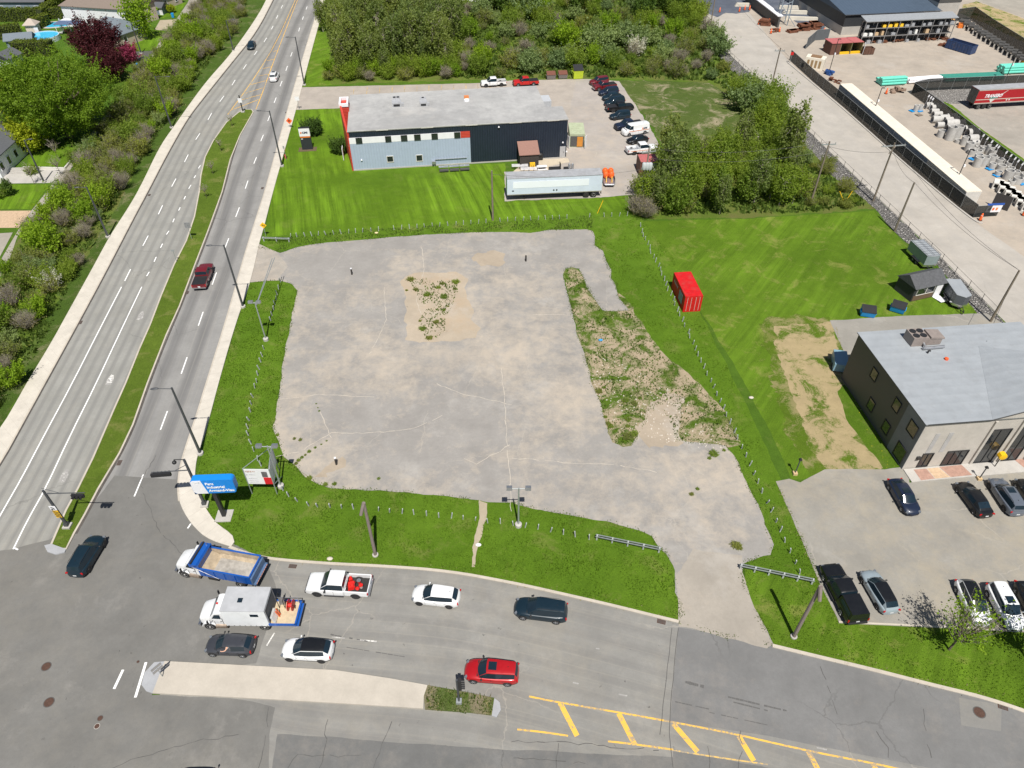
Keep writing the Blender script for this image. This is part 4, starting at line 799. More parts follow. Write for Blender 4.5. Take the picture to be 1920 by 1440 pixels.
mb=MB(); mb.box(-.3,0,.72,Ld-1.2,.9,.28); mb.box(xc-1.2,1.0,.65,.9,.3,.4); mb.box(xc-1.2,-1.0,.65,.9,.3,.4); mb.build('chassis',M_under_,dt)
x1,x0=xc-.12,-Ld/2+.25; bw=1.22; M_load=mat('sand_stained_steel',(.42,.34,.24),.9,0,.35,1.1,dirt=.6); M_floor=mat('scraped_steel_floor',(.36,.34,.31),.8,.1,.35,.9,dirt=.5)
mb=MB(); mb.prism([(x0,-bw),(x1,-bw),(x1,bw),(x0,bw)],1.02,1.12)
for s in(-1,1): mb.prism([(x0,s*bw),(x1,s*bw),(x1,s*(bw-.09)),(x0,s*(bw-.09))],1.12,2.15)
mb.box(x1-.05,0,1.85,.10,2*bw-.18,1.45); mb.box(x0+.05,0,1.68,.12,2*bw-.18,1.05)
for k in range(5): 
    for s in(-1,1): mb.box(x0+.5+k*(x1-x0-1)/4,s*(bw+.03),1.6,.09,.07,.95)
for s in(-1,1): mb.box((x0+x1)/2,s*(bw-.03),2.18,x1-x0,.14,.08)
mb.build('dump_box',BLUE,dt)
mb=MB(); mb.quad((x0+.12,-bw+.1,1.13),(x1-1.0,-bw+.1,1.13),(x1-1.0,bw-.1,1.13),(x0+.12,bw-.1,1.13)); mb.build('box_floor',M_floor,dt); mb=MB(); mb.quad((x1-1.0,-bw+.1,1.13),(x1-.12,-bw+.1,1.75),(x1-.12,bw-.1,1.75),(x1-1.0,bw-.1,1.13))
for s in(-1,1): mb.quad((x0+.12,s*(bw-.10),1.14),(x1-.12,s*(bw-.10),1.14),(x1-.12,s*(bw-.095),2.1),(x0+.12,s*(bw-.095),2.1)); mb.quad((x0+.12,s*(bw-.35),1.14),(x1-.9,s*(bw-.35),1.14),(x1-.9,s*(bw-.11),1.5),(x0+.12,s*(bw-.11),1.5))
mb.build('box_lining',M_load,dt)
mb=MB(); mb.box(x1+.38,0,2.66,.80,2*bw+.05,.09); mb.box(x1+.0,0,2.60,.5,2*bw+.06,.12,ry=.5); 
for s in(-1,1): mb.box(x1+.25,s*(bw),2.45,1.0,.06,.40)
mb.build('cab_shield',BLUE,dt)
mb=MB(); mb.tube((x1+.5,-bw-.02,2.78),(x1+.5,bw+.02,2.78),.10,.10,10); mb.build('tarp_roll',M_trim,dt,40)
mb=MB(); mb.tube((x1+.72,-bw,2.74),(x1+.72,bw,2.74),.03); 
for s in(-1,1): mb.tube((x1+.4,s*(bw+.08),2.4),(-.6,s*(bw+.1),1.15),.03)
mb.build('tarp_arm',M_chrome,dt)
mb=MB(); mb.box(x0-.10,0,1.5,.16,2*bw,.95); mb.box(x0-.25,0,1.06,.30,2*bw,.14); mb.build('tailgate',mat('blue_grey_steel',(.10,.17,.30),.5,.2,.15,3,dirt=.4),dt)
mb=MB(); [mb.box(x0-.41,-1.0+k*.25,1.06,.02,.16,.10) for k in range(9)]; mb.build('reflector_strip',mat('red_white_reflector',(.75,.35,.25),.5),dt)
mb=MB(); mb.box(-Ld/2+.3,0,.8,.08,2.3,.3); mb.build('plow_frame',M_under_,dt)
wheels(dt,(xf-.85,),1.17,.50,.28,M_rimw); wheels(dt,(x0+1.35,),1.17,.50,.46,M_rimw)
mb=MB(); mb.box(x1-.9,-1.25,1.0,.5,.5,.5); mb.tube((x1+.1,-1.02,.9),(x1+.1,-1.02,2.9),.07,.07,8); mb.build('exhaust',M_chrome,dt,40)
# ---- white box service truck
a,b=G(561,1150,1.0),G(381,1148,1.0); c=(a+b)/2; Lb=(b-a).length; hb_=math.atan2(b.y-a.y,b.x-a.x)
bt=thing('box_truck','white box truck with grey roof and an open blue flatbed tail','truck',(c.x,c.y,Z[8]),hb_)
xf=Lb/2; xc=truckcab(bt,xf,Lb,2.3,2.5,WHITE,2.50)
mb=MB(); mb.box(-.5,0,.72,Lb-1.6,.9,.26); mb.build('chassis',M_under_,bt)
bx1=xc+.12; bx0=-Lb/2+2.35; hz=3.25; M_wbox=mat('white_box_panel',(.76,.78,.80),.5,0,.04,1,dirt=.15)
mb=MB(); mb.box((bx0+bx1)/2,0,2.02,bx1-bx0,2.36,2.44); mb.build('cargo_box',M_wbox,bt)
mb=MB(); mb.box((bx0+bx1)/2,0,hz+.01,bx1-bx0+.04,2.42,.06); mb.build('box_roof',mat('grey_roof_skin',(.40,.41,.43),.7,0,.1,1),bt)
mb=MB(); mb.box(bx1-1.5,.15,hz+.06,.42,.42,.08); mb.build('roof_hatch',M_glass,bt)
for s in(-1,1): mb=MB(); mb.box(bx0+1.0,s*1.185,2.55,.72,.02,.38); mb.build('side_window',M_glass,bt)
mb=MB(); [mb.box(bx0+.2+k*(bx1-bx0-.4)/7,s*1.19,.86,.10,.02,.12) for k in range(8) for s in(-1,1)]; mb.build('skirt_clip',M_rim,bt)
mb=MB(); mb.box(-Lb/2+1.2,0,.98,2.35,2.36,.10); mb.build('flatbed',mat('plywood_deck',(.52,.42,.28),.8,0,.15,3,dirt=.3),bt)
mb=MB(); [mb.box(-Lb/2+1.2,s*1.17,1.05,2.4,.10,.28) for s in(-1,1)]; mb.box(-Lb/2+.05,0,1.02,.14,2.42,.34); mb.box(-Lb/2-.08,0,.75,.18,2.2,.14); mb.build('bed_frame',BLUE,bt)
mb=MB(); mb.box(bx0-.03,0,2.0,.05,2.2,2.2); mb.build('rear_opening',mat('box_interior',(.12,.13,.14),.8),bt)
mb=MB(); mb.path([(bx0-.05,1.1,1.0),(bx0-.05,1.1,3.2),(bx0-.05,-1.1,3.2),(bx0-.05,-1.1,1.0)],.05); mb.path([(-Lb/2+.2,-1.0,1.0),(-Lb/2+.2,-1.0,1.9),(bx0-.3,-1.0,1.9)],.04); mb.build('rear_frame',M_rim,bt)
mb=MB(); mb.box(xc+.9,0,2.56,.16,.16,.12,taper=.6); mb.build('beacon',M_redp,bt)
wheels(bt,(xf-.85,),1.15,.48,.28,M_rimw); wheels(bt,(bx0+.55,),1.15,.48,.46,M_rimw)
def onbed(nm,lab,cat,x,y,zz=1.04): return thing(nm,lab,cat,bt.location+Matrix.Rotation(hb_,3,'Z')@Vector((x,y,zz)),hb_)
t=onbed('hose_reel','red hose reel standing on the flatbed of the white box truck','reel',-Lb/2+.75,-.45)
mb=MB(); mb.lathe((0,0,.55),[(.52,-.22),(.52,-.18),(.2,-.18),(.2,.18),(.52,.18),(.52,.22)],20,'X'); mb.build('reel',M_redp,t,30)
mb=MB(); mb.path([(-.3,0,0),(-.3,0,.55),(.3,0,.55),(.3,0,0)],.04); mb.build('stand',M_trim,t)
t=onbed('crash_barrier','white and orange striped barricade boards leaning on the flatbed','barrier',bx0-.35,.55)
mb=MB(); [mb.box(-.1*k,.0,.50,.04,1.0,.85,ry=.25) for k in range(2)]; mb.build('board',mat('white_board',(.72,.72,.7),.6),t); mb=MB(); [mb.box(-.30,-.35+k*.22,.50,.05,.10,.9,ry=.25) for k in range(2)]; mb.build('stripe',mat('safety_orange',(.82,.13,.02),.5),t)
t=onbed('steel_rack','dark steel rack with grey panels at the back of the box truck','rack',bx0-.5,-.75)
mb=MB(); mb.path([(0,-.3,0),(0,-.3,1.6),(0,.3,1.6),(0,.3,0)],.035); mb.path([(-.5,-.3,0),(-.5,-.3,1.2),(-.5,.3,1.2),(-.5,.3,0)],.035); mb.build('frame',M_trim,t); mb=MB(); mb.box(-.25,0,.7,.5,.04,.9,rx=.2); mb.build('panel',M_rim,t)
# ---- driver of the dark grey hatchback, arm on the sill
def skin_person(pts,edges,rad,mats,parent=None,name='person'):
    me=bpy.data.meshes.new('person'); me.from_pydata(pts,edges,[]); o=link(name,me,parent); sk=o.modifiers.new('Skin','SKIN'); sb=o.modifiers.new('Sub','SUBSURF'); sb.levels=1; sb.render_levels=1
    if not me.skin_vertices: 
        bm=bmesh.new(); bm.from_mesh(me); bm.verts.layers.skin.verify(); bm.to_mesh(me); bm.free()
    for i,r_ in enumerate(rad): me.skin_vertices[0].data[i].radius=r_ if isinstance(r_,tuple) else (r_,r_)
    me.skin_vertices[0].data[0].use_root=True
    dg=bpy.context.evaluated_depsgraph_get(); m2=bpy.data.meshes.new_from_object(o.evaluated_get(dg)); o.modifiers.clear(); o.data=m2; m2.materials.clear(); m2.materials.append(mats); m2.polygons.foreach_set('use_smooth',[True]*len(m2.polygons)); return o
M_skin=mat('skin',(.62,.36,.25),.6)
pz=[(0,0,.0),(0,0,.22),(0,0,.44),(0,0,.53),(.02,0,.62),(.03,0,.72),  # pelvis..head
    (0,.19,.46),(.08,.33,.40),(.30,.42,.42),(.42,.40,.43), (0,-.19,.46),(.12,-.24,.22),(.34,-.14,.28),
    (.42,.12,.02),(.42,-.12,.02),(.75,.12,-.25),(.75,-.12,-.25), (.46,.42,.44),(.47,.395,.44),(.47,.37,.44),(.46,.35,.43),(.43,.36,.46)]
pe=[(0,1),(1,2),(2,3),(3,4),(4,5),(2,6),(6,7),(7,8),(8,9),(2,10),(10,11),(11,12),(0,13),(0,14),(13,15),(14,16),(9,17),(9,18),(9,19),(9,20),(9,21)]
pr_=[(.15,.11),(.15,.11),(.14,.09),.055,.085,.085,.065,.05,.038,.032,.065,.045,.035,.08,.08,.055,.055,.011,.011,.011,.011,.012]
drv=skin_person(pz,pe,pr_,M_skin); 
drv.rotation_euler=(0,0,hb.rotation_euler.z); drv.location=hb.location+Matrix.Rotation(hb.rotation_euler.z,3,'Z')@Vector((.05,.40,.50))
tag(drv,'driver in a grey shirt with one bare arm resting on the open car window','person')
mb=MB(); mb.lathe((0,0,0),[(.17,-.02),(.185,.2),(.20,.42),(.10,.50)],12); 
for v_ in range(len(mb.v)): x,y,z_=mb.v[v_]; mb.v[v_]=(x*.75,y,z_)
mb.build('shirt',mat('grey_shirt',(.30,.31,.33),.9),drv,60)
mb=MB(); mb.ell((.0,0,.745),.098,.088,.075,12,7); mb.build('hair',mat('brown_hair',(.06,.035,.02),.8),drv,60)
mb=MB(); mb.box(.0,.40,.30,.5,.5,.12); mb.box(-.25,.40,.62,.14,.5,.62); mb.box(.0,-.40,.30,.5,.5,.12); mb.box(-.25,-.40,.62,.14,.5,.62); mb.build('car_seat',M_seat,hb)
# ================================================================== BUILDINGS
def on_plane(px,py,P0,D):
    """photo point on the vertical plane through ground point P0 along horizontal direction D -> (distance along, height)"""
    dd=Vector((1,0,0))*((px-960)/FPX)-U_*((py-720)/FPX)+F_; C=Vector((0,0,CH)); D=Vector((D.x,D.y,0)).normalized(); nn=Vector((-D.y,D.x,0))
    k=(P0-C).dot(nn)/dd.dot(nn); q=C+dd*k; return (q-P0).dot(D),q.z
class Frame:
    def __init__(s,a,b,h):
        s.A=G(*a,h); s.B=G(*b,h); s.o=Vector((s.A.x,s.A.y,0)); s.rz=math.atan2(s.B.y-s.A.y,s.B.x-s.A.x); s.w=(s.B-s.A).length
        s.ex=Vector((math.cos(s.rz),math.sin(s.rz),0)); s.ey=Vector((-s.ex.y,s.ex.x,0))
    def loc(s,px,py,z=0): q=G(px,py,z)-s.o; return q.dot(s.ex),q.dot(s.ey)
    def front(s,px,py): return on_plane(px,py,s.o,s.ex)
    def side(s,px,py,x=0): return on_plane(px,py,s.o+s.ex*x,s.ey)
M_navyw=mat('navy_ribbed_cladding',(.020,.030,.050),.45,.2,.1,1,stripes=(0,.45,.04,.7))
M_bluew=mat('pale_blue_cladding',(.40,.47,.60),.5,.1,.04,1,stripes=(0,.5,.02,.18))
M_whitew=mat('white_panel',(.78,.78,.81),.5,0,.04,1,dirt=.05)
M_redw=mat('red_cladding',(.52,.055,.035),.5,0,.06,2,stripes=(2,.28,.02,.25))
M_roofg=asphalt('grey_membrane_roof',(.36,.36,.36),dust=.7,crack=0,dustc=(.50,.50,.49),patch=.35)
M_roofl=mat('light_metal_roof',(.335,.36,.385),.6,.1,.06,.6,stripes=(1,1.2,.01,.07),dirt=.15)
M_darkw=mat('charcoal_cladding',(.082,.08,.080),.6,0,.08,1)
M_win=mat('window_glass',(.02,.024,.028),.06,0,.3,1,coat=.5)
M_frame=mat('dark_window_frame',(.03,.03,.032),.5); M_frw=mat('pale_window_frame',(.62,.60,.56),.6)
M_stucco=concrete('stucco_facade',(.50,.465,.42),stain=.3); M_stg=concrete('grey_stucco',(.21,.215,.225),stain=.3)
def rectpanel(name,m,parent,pts,th=.03,n=None):
    mb=MB(); a,b,c,d_=[Vector(p) for p in pts]; nn=((b-a).cross(d_-a)).normalized()*th if n is None else Vector(n)*th
    mb.add([a,b,c,d_,a+nn,b+nn,c+nn,d_+nn],[(0,3,2,1),(4,5,6,7),(0,1,5,4),(1,2,6,5),(2,3,7,6),(3,0,4,7)]); return mb.build(name,m,parent)
def wfront(t,x0,x1,z0,z1,y=0,m=None,fm=None,nm='window',mull=0,fr=.07):
    """window on a wall facing -y"""
    f=MB(); 
    for a,b,c,d_ in((x0-fr,x1+fr,z1,z1+fr),(x0-fr,x1+fr,z0-fr,z0),(x0-fr,x0,z0,z1),(x1,x1+fr,z0,z1)): f.box((a+b)/2,y-.05,(c+d_)/2,b-a,.10,d_-c)
    for k in range(mull): f.box(x0+(x1-x0)*(k+1)/(mull+1),y-.05,(z0+z1)/2,.07,.08,z1-z0)
    w_=f.build(nm,fm or M_frame,t); g=MB(); g.box((x0+x1)/2,y-.02,(z0+z1)/2,x1-x0,.03,z1-z0); g.build('pane',m or M_win,w_); return w_
def wside(t,y0,y1,z0,z1,x=0,s=-1,m=None,fm=None,nm='window',fr=.07,mull=0):
    f=MB()
    for a,b,c,d_ in((y0-fr,y1+fr,z1,z1+fr),(y0-fr,y1+fr,z0-fr,z0),(y0-fr,y0,z0,z1),(y1,y1+fr,z0,z1)): f.box(x+s*.05,(a+b)/2,(c+d_)/2,.10,b-a,d_-c)
    for k in range(mull): f.box(x+s*.05,y0+(y1-y0)*(k+1)/(mull+1),(z0+z1)/2,.08,.07,z1-z0)
    w_=f.build(nm,fm or M_frame,t); g=MB(); g.box(x+s*.02,(y0+y1)/2,(z0+z1)/2,.03,y1-y0,z1-z0); g.build('pane',m or M_win,w_); return w_
# ---- the company office and workshop
H1_=7.3; F1=Frame((652,247),(1065,224),H1_); W1=F1.w
t=thing('office_building','long navy, white and pale blue clad workshop with a flat grey roof','building',F1.o,F1.rz)
d1=F1.loc(1057,200,H1_)[1]; d2=F1.loc(658,179,H1_)[1]; xr=F1.loc(1007,167,H1_)[0]; xs=F1.front(881,250)[0]
mb=MB(); mb.box(W1/2,d1/2,H1_/2-.04,W1,d1,H1_-.08); mb.box(xr/2,(d1+d2)/2,H1_/2-.04,xr,d2-d1,H1_-.08); mb.build('wall',M_navyw,t)
mb=MB(); mb.box(W1/2,d1/2,H1_,W1+.24,d1+.24,.16); mb.box(xr/2-.02,(d1+d2)/2+.06,H1_+.004,xr+.2,d2-d1,.16); rf=mb.build('roof',M_roofg,t)
mb=MB(); 
for x in (6,14,22,30,37): mb.box(x,-.14,H1_-.02,2.2,.05,.10)
mb.box(W1/2,-.135,H1_+.09,W1+.3,.06,.05); mb.build('roof_edge',M_frw,rf)
z_w1=F1.front(660,258.5)[1]; z_w0=F1.front(662,269.5)[1]
mb=MB(); mb.box(xs/2,-.05,z_w0/2,xs,.10,z_w0); mb.build('lower_cladding',M_bluew,t)
mb=MB(); mb.box(xs/2-.6,-.06,(z_w0+z_w1)/2,xs-1.2,.12,z_w1-z_w0); mb.build('white_band',M_whitew,t)
xa,_=F1.front(480+1535/4,260); mb=MB(); mb.box((xa+xs)/2,-.065,(z_w0+z_w1)/2,xs-xa,.13,z_w1-z_w0+.06); mb.build('red_panel',M_redw,t)
for X0,X1 in((748,797),(970,1016),(1088,1137),(1188,1237),(1318,1366),(1488,1534)):
    a=F1.front(480+X0/4,263)[0]; b=F1.front(480+X1/4,263)[0]; wfront(t,a+.05,b-.05,z_w0+.05,z_w1-.05,-.10,fm=M_frame,fr=.05)
for X0,X1,Y0,Y1 in((982,1030,1172,1210),(1202,1248,1163,1203)):
    a,z1=F1.front(480+X0/4,Y0/4); b,z0=F1.front(480+X1/4,Y1/4); wfront(t,a,b,z0,z1,-.08,fm=M_frw,fr=.1)
a,z0=F1.front(1050,298); b,z1=F1.front(1059,277); mb=MB(); mb.box((a+b)/2,-.04,1.15,1.05,.08,2.2); dd_=mb.build('door',mat('grey_steel_door',(.40,.40,.41),.5),t); mb=MB(); mb.box(b-.2,-.1,1.15,.06,.06,.25); mb.build('handle',M_trim,dd_)
mb=MB(); mb.box(W1/2,-.13,.12,W1,.06,.24); mb.build('footing',M_conc,t)
for (px,py) in((1055,266),(935,237),(1062,283),(678,299)): x,z_=F1.front(px,py); mb=MB(); mb.box(x,-.2,z_,.3,.22,.22,taper=.6); mb.build('wall_light',M_whitew,t)
x0,z_=F1.front(816,298); x1,_=F1.front(875,296); mb=MB(); mb.tube((x0,-.25,z_),(x1,-.25,z_),.06); mb.tube((x0,-.25,z_),(x0,-.25,.1),.06); mb.build('gas_pipe',M_rim,t); mb=MB(); mb.box(x0-.3,-.35,.75,.7,.4,.5); mb.box(x0-.2,-.35,.2,.15,.15,.4); mb.build('gas_meter',M_rim,t)
# roof plant
def hvac(px,py,lab,w_=2.0,d_=1.6,h_=1.2,fans=2,base=None,frame=None,m=None):
    m=m or mat('unit_grey',(.42,.43,.45),.5,.1,.1,2,dirt=.3); q=G(px,py,base); tt=thing('rooftop_unit',lab,'air conditioner',q,frame.rz); m=m or M_whitew
    mb=MB(); mb.box(0,d_*.9,h_/2,w_*.8,d_*.9,h_); mb.box(0,0,h_*.42,w_,d_,h_*.84); mb.box(w_*.62,-.2,h_*.3,w_*.35,d_*.5,h_*.5); mb.build('casing',m,tt)
    for k in range(fans): mb=MB(); mb.lathe(((k-.5*(fans-1))*w_*.4,d_*.95,h_),[(w_*.17,0),(w_*.17,.08),(w_*.1,.09)],14); mb.build('fan',M_trim,tt)
    mb=MB(); mb.box(0,-d_*.51,h_*.35,w_*.7,.04,h_*.4); mb.build('louvre',M_trim,tt)
hvac(744,198,'larger rooftop air unit with two fans, left on the office roof',1.7,1.6,1.0,2,H1_+.08,F1); hvac(794,197,'smaller rooftop air unit with one fan, right of the larger one',1.4,1.4,.9,1,H1_+.08,F1)
q=G(875,189,H1_+.08); tt=thing('roof_vent','small orange capped vent on the office roof','vent',q,F1.rz); mb=MB(); mb.lathe((0,0,0),[(.55,0),(.5,.3),(.3,.45)],14); mb.build('curb',M_whitew,tt,40); mb=MB(); mb.box(0,.3,.62,.9,.6,.45); mb.build('cap',mat('orange_cap',(.62,.22,.07),.6),tt)
# red wing and tower on the left end
Pb=G(650,282); lx,ly=(Pb-F1.o).dot(F1.ex),(Pb-F1.o).dot(F1.ey)
ht=8.9
mb=MB(); p0=Vector((-.25,-.15,0)); p1=Vector((lx,ly,0)); nn=Vector((.35,.1,0))
mb.add([p0,p1,p1+nn,p0+nn,p0+Vector((0,0,H1_-.2)),p1+Vector((0,0,ht-.3)),p1+nn+Vector((0,0,ht-.3)),p0+nn+Vector((0,0,H1_-.2))],[(0,3,2,1),(4,5,6,7),(0,1,5,4),(1,2,6,5),(2,3,7,6),(3,0,4,7)]); mb.build('red_wall',M_redw,t)
mb=MB(); mb.box(lx/2,ly+1.7,(ht-.5)/2,-lx,3.4,ht-.5); mb.build('entrance_tower',M_redw,t)
mb=MB()
for a,b,c,d_ in((lx-.1,.0,ly-.1,ly+.25),(lx-.1,.0,ly+3.2,ly+3.5),(lx-.1,lx+.25,ly+.25,ly+3.2),(-.3,0,ly+.25,ly+3.2)): mb.box((a+b)/2,(c+d_)/2,ht-.25,b-a,d_-c,.55)
mb.build('tower_parapet',M_whitew,t)
mb=MB(); mb.box(lx-.35,ly-4,1.3,.1,1.6,2.2); mb.build('side_canopy',M_whitew,t)
q=F1.loc(1013,183,4.5); mb=MB(); mb.box(xr+1.6,q[1]-.2,2.2,3.2,3.4,4.4); mb.build('rear_annex',mat('pale_annex',(.45,.47,.50),.6),t)
# lean-to shed, yard clutter by the wall
xq,_=F1.front(970,290); t=thing('storage_shed','small dark brown shed with a brown pitched roof against the navy wall','shed',F1.o+F1.ex*xq+F1.ey*(-3.0),F1.rz)
mb=MB(); mb.box(1.8,1.45,1.2,3.5,2.9,2.4); mb.build('wall',mat('dark_brown_siding',(.05,.042,.038),.8,0,.1,2,stripes=(2,.2,.02,.3)),t)
mb=MB(); mb.add([(-.1,-.2,2.35),(3.7,-.2,2.35),(3.7,2.8,3.7),(-.1,2.8,3.7),(-.1,-.2,2.47),(3.7,-.2,2.47),(3.7,2.8,3.82),(-.1,2.8,3.82)],[(0,3,2,1),(4,5,6,7),(0,1,5,4),(1,2,6,5),(2,3,7,6),(3,0,4,7)]); mb.build('roof',mat('brown_shingle',(.27,.15,.12),.9,0,.1,4),t)
sheet('patio',[(962,322),(988,300),(1065,297),(1068,304),(1030,312),(1032,324)],Z[8],mat('patio_slab',(.50,.43,.33),.9,0,.1,1))
def small(nm,lab,cat,px,py,rz=0.0,z=0,group=None): 
    q=G(px,py,z); return thing(nm,lab,cat,(q.x,q.y,max(z,.02)),rz,group)
t=small('safety_box','yellow box with black symbol standing in front of the brown shed','box',998,318,F1.rz); mb=MB(); mb.box(0,0,.65,.95,.5,1.3); mb.build('cabinet',mat('yellow_plastic',(.80,.48,.02),.5),t); mb=MB(); mb.path([(-.2,-.26,.9),(-.1,-.26,.6),(.15,-.26,.6),(.2,-.26,.95)],.04); mb.build('symbol',M_trim,t)
t=small('barbecue','black rounded barbecue beside the brown shed','barbecue',1012,300,F1.rz); mb=MB(); mb.ell((0,0,1.0),.7,.45,.4); mb.build('lid',M_trim,t,60); mb=MB(); mb.box(0,0,.5,1.1,.6,.7); mb.build('cart',M_under_,t)
t=small('picnic_table','weathered pale picnic table on the patio below the shed','table',1016,319,F1.rz)
mb=MB(); mb.box(0,0,.75,1.8,.8,.05); mb.build('tabletop',M_whitew,t)
for s in(-1,1): mb=MB(); mb.box(0,s*.7,.45,1.8,.28,.05); mb.build('bench',M_whitew,t); mb=MB(); mb.tube((s*.7,-.7,0),(s*.7,.3,.75),.04); mb.tube((s*.7,.7,0),(s*.7,-.3,.75),.04); mb.build('leg',M_whitew,t)
for px,py,lab in((975,318,'pale trestle of stacked boards left of the shed'),(992,324,'long pale ladder rack lying above the white trailer')):
    t=small('rack',lab,'rack',px,py,F1.rz-.1); mb=MB(); [mb.box(0,k*.3,.6,3.0,.08,.08) for k in range(4)]; mb.build('rail',M_whitew,t); mb=MB(); [mb.box(k*.9,.45,.3,.06,1.0,.6) for k in(-1,0,1)]; mb.build('leg',M_trim,t)
t=small('cart','low black trailer cart with an upright back, on the yard above the white trailer','cart',1040,319,F1.rz); mb=MB(); mb.box(0,0,.4,2.2,1.0,.1); mb.build('deck',M_trim,t); mb=MB(); mb.box(1.0,0,.9,.08,1.0,.9); mb.build('backrest',M_trim,t)
t=small('gas_cylinder_cart','dark cart with two upright grey cylinders above the white trailer','cart',1070,320,F1.rz); mb=MB(); mb.lathe((-.3,0,0),[(.25,0),(.25,1.2),(.1,1.4)],12); mb.build('cylinder',M_rim,t,40); mb=MB(); mb.lathe((.3,0,0),[(.25,0),(.25,1.2),(.1,1.4)],12); mb.build('cylinder',M_rim,t,40); mb=MB(); mb.box(-.9,0,.4,.8,.8,.5); mb.build('tool_chest',M_trim,t)
t=small('bench_set','row of three grey covered benches on the lawn in front of the blue wall','bench',852,320,F1.rz)
for k in(-1,0,1): mb=MB(); mb.box(k*1.9,.3,.75,1.8,.7,.06); mb.build('tabletop',M_rim,t); mb=MB(); mb.box(k*1.9,-.45,.40,1.7,.35,.3); mb.build('bench',M_seam,t)
# sign pylon of the company
q=G(577,282); fs=G(560,282); t=thing('company_sign','black pylon sign with a white head reading CMI on the office lawn','sign',G(577,281),.12)
mb=MB(); mb.box(0,.25,1.35,2.0,.5,2.7); mb.build('base',mat('black_sign',(.03,.033,.042),.4),t); mb=MB(); mb.box(0,.25,3.45,2.0,.55,1.5); mb.build('head',M_whitew,t); mb=MB(); mb.box(0,-.01,2.55,1.9,.04,.22); mb.build('stripe',M_or,t)
mb=MB(); mb.box(0,.3,4.25,2.05,.6,.1); mb.build('cap',M_trim,t); mb=MB(); mb.box(-.65,-.02,2.2,.35,.03,.13); mb.build('plate',M_whitew,t)
FR=Matrix(((1,0,0),(0,0,-1),(0,1,0)))
cmilogo(t,(-.82,-.05,3.40),FR,.52); mb=MB(); mb.box(0,.2,.03,3.4,1.8,.06); mb.build('bed',mat('bark_mulch',(.12,.09,.05),.95,0,.3,5),t)
# ---- right hand office
H2_=7.1; F2=Frame((1739,794),(1859,785),H2_)
t=thing('office_block','two storey block with pale roof, charcoal side wall and beige glazed front','building',F2.o,F2.rz); WR=20.0
yd=F2.loc(1614,624,H2_)[1]; bend=F2.w
mb=MB(); mb.prism([(0,.0),(WR,.0),(WR,yd),(.0,yd)],0,H2_-.05); mb.build('wall',M_stucco,t)
mb=MB(); mb.prism([(-.05,3.3),(0.0,3.3),(0.0,yd),(-.05,yd)],0,H2_-.06); mb.build('side_wall',M_darkw,t)
mb=MB(); mb.prism([(-.05,0.0),(0.0,0.0),(0.0,3.3),(-.05,3.3)],0,H2_-.06); mb.build('side_wall',M_stg,t)
pk=8.7; px_=bend+5.5
mb=MB(); mb.box(WR/2-.1,yd/2-.05,H2_,WR+.4,yd+.3,.10); rf=mb.build('roof',M_roofl,t)
mb=MB(); mb.add([(bend,-.18,H2_+.06),(px_,-.18,pk),(WR,-.18,H2_+.4),(WR,-.18,H2_+.06),(px_,yd*.75,H2_+.06),(WR,yd*.6,H2_+.06)],[(0,1,4),(1,2,5,4),(2,3,5),(0,3,2,1)]); mb.build('roof_gable',M_roofl,rf)
mb=MB(); mb.add([(bend,-.2,H2_-.06),(px_,-.2,pk-.03),(WR,-.2,H2_+.35),(WR,-.2,H2_-.06),(bend,-.0,H2_-.06),(px_,-.0,pk-.03),(WR,-.0,H2_+.35),(WR,0,H2_-.06)],[(0,1,2,3),(7,6,5,4),(0,4,5,1),(1,5,6,2),(0,3,7,4)]); mb.build('gable_wall',M_stucco,t)
mb=MB(); mb.tube((0,-.24,H2_+.01),(bend,-.24,H2_+.01),.05); mb.tube((bend,-.24,H2_+.01),(px_,-.24,pk+.02),.05); mb.tube((-.28,-.2,H2_),( -.28,yd,H2_),.05); mb.build('roof_edge',M_frame,rf)
M_wg=mat('green_reflecting_glass',(.05,.06,.035),.05,0,.4,2,coat=.5)
for px,py,w_,h_ in((1640,702,1.1,1.3),(1634,759,1.1,1.4),(1682,760,1.1,1.4),(1662,801,1.1,1.4),(1712,804,1.4,1.5),(1688,848,1.6,1.9)):
    s_,z_=F2.side(px,py); wside(t,s_-w_/2,s_+w_/2,max(.3,z_-h_/2),z_+h_/2,-.05,m=M_wg)
def fr2(x0,y0,x1,y1): a,z1=F2.front(x0,y0); b,z0=F2.front(x1,y1); return a,b,max(z0,.05),z1
# low door, shop window, tall glazed bays: lower-left and upper-left corners read off the facade plane
def bay(pbl,ptr,mull,nm='window'):
    a,z0=F2.front(*pbl); b,z1=F2.front(*ptr); wfront(t,a,b,max(z0,.06),z1,0,mull=mull,nm=nm,m=M_win,fr=.09)
bay((1719,874),(1750,850),1,'door'); bay((1763,872),(1816,844),2); bay((1820,867),(1897,804),1); bay((1873,863),(1948,798),1); bay((1925,859),(2010,792),1)
for pbl in((1816,871),(1868,866),(1919,861)):
    a,_=F2.front(*pbl); mb=MB(); mb.box(a,-.10,3.35,.30,.18,6.7); mb.build('pilaster',M_stucco,t)
for (xa,za) in ((F2.front(1780,820)),(F2.front(1757,818))): mb=MB(); mb.box(xa,-.015,3.9,.5,.02,3.0); mb.build('stained_panel',mat('faded_panel',(.40,.39,.385),.9,0,.15,1),t)
a,z_=F2.front(1722,862); mb=MB(); mb.box(a-.2,-.12,1.8,.4,.24,.35); mb.build('wall_box',M_frame,t)
q=G(1727,650,H2_+.06); tt=thing('rooftop_unit','large brown rooftop cooling unit with four fans on the pale roof','air conditioner',q,F2.rz); M_bru=mat('brown_grey_casing',(.26,.22,.20),.6,0,.12,2)
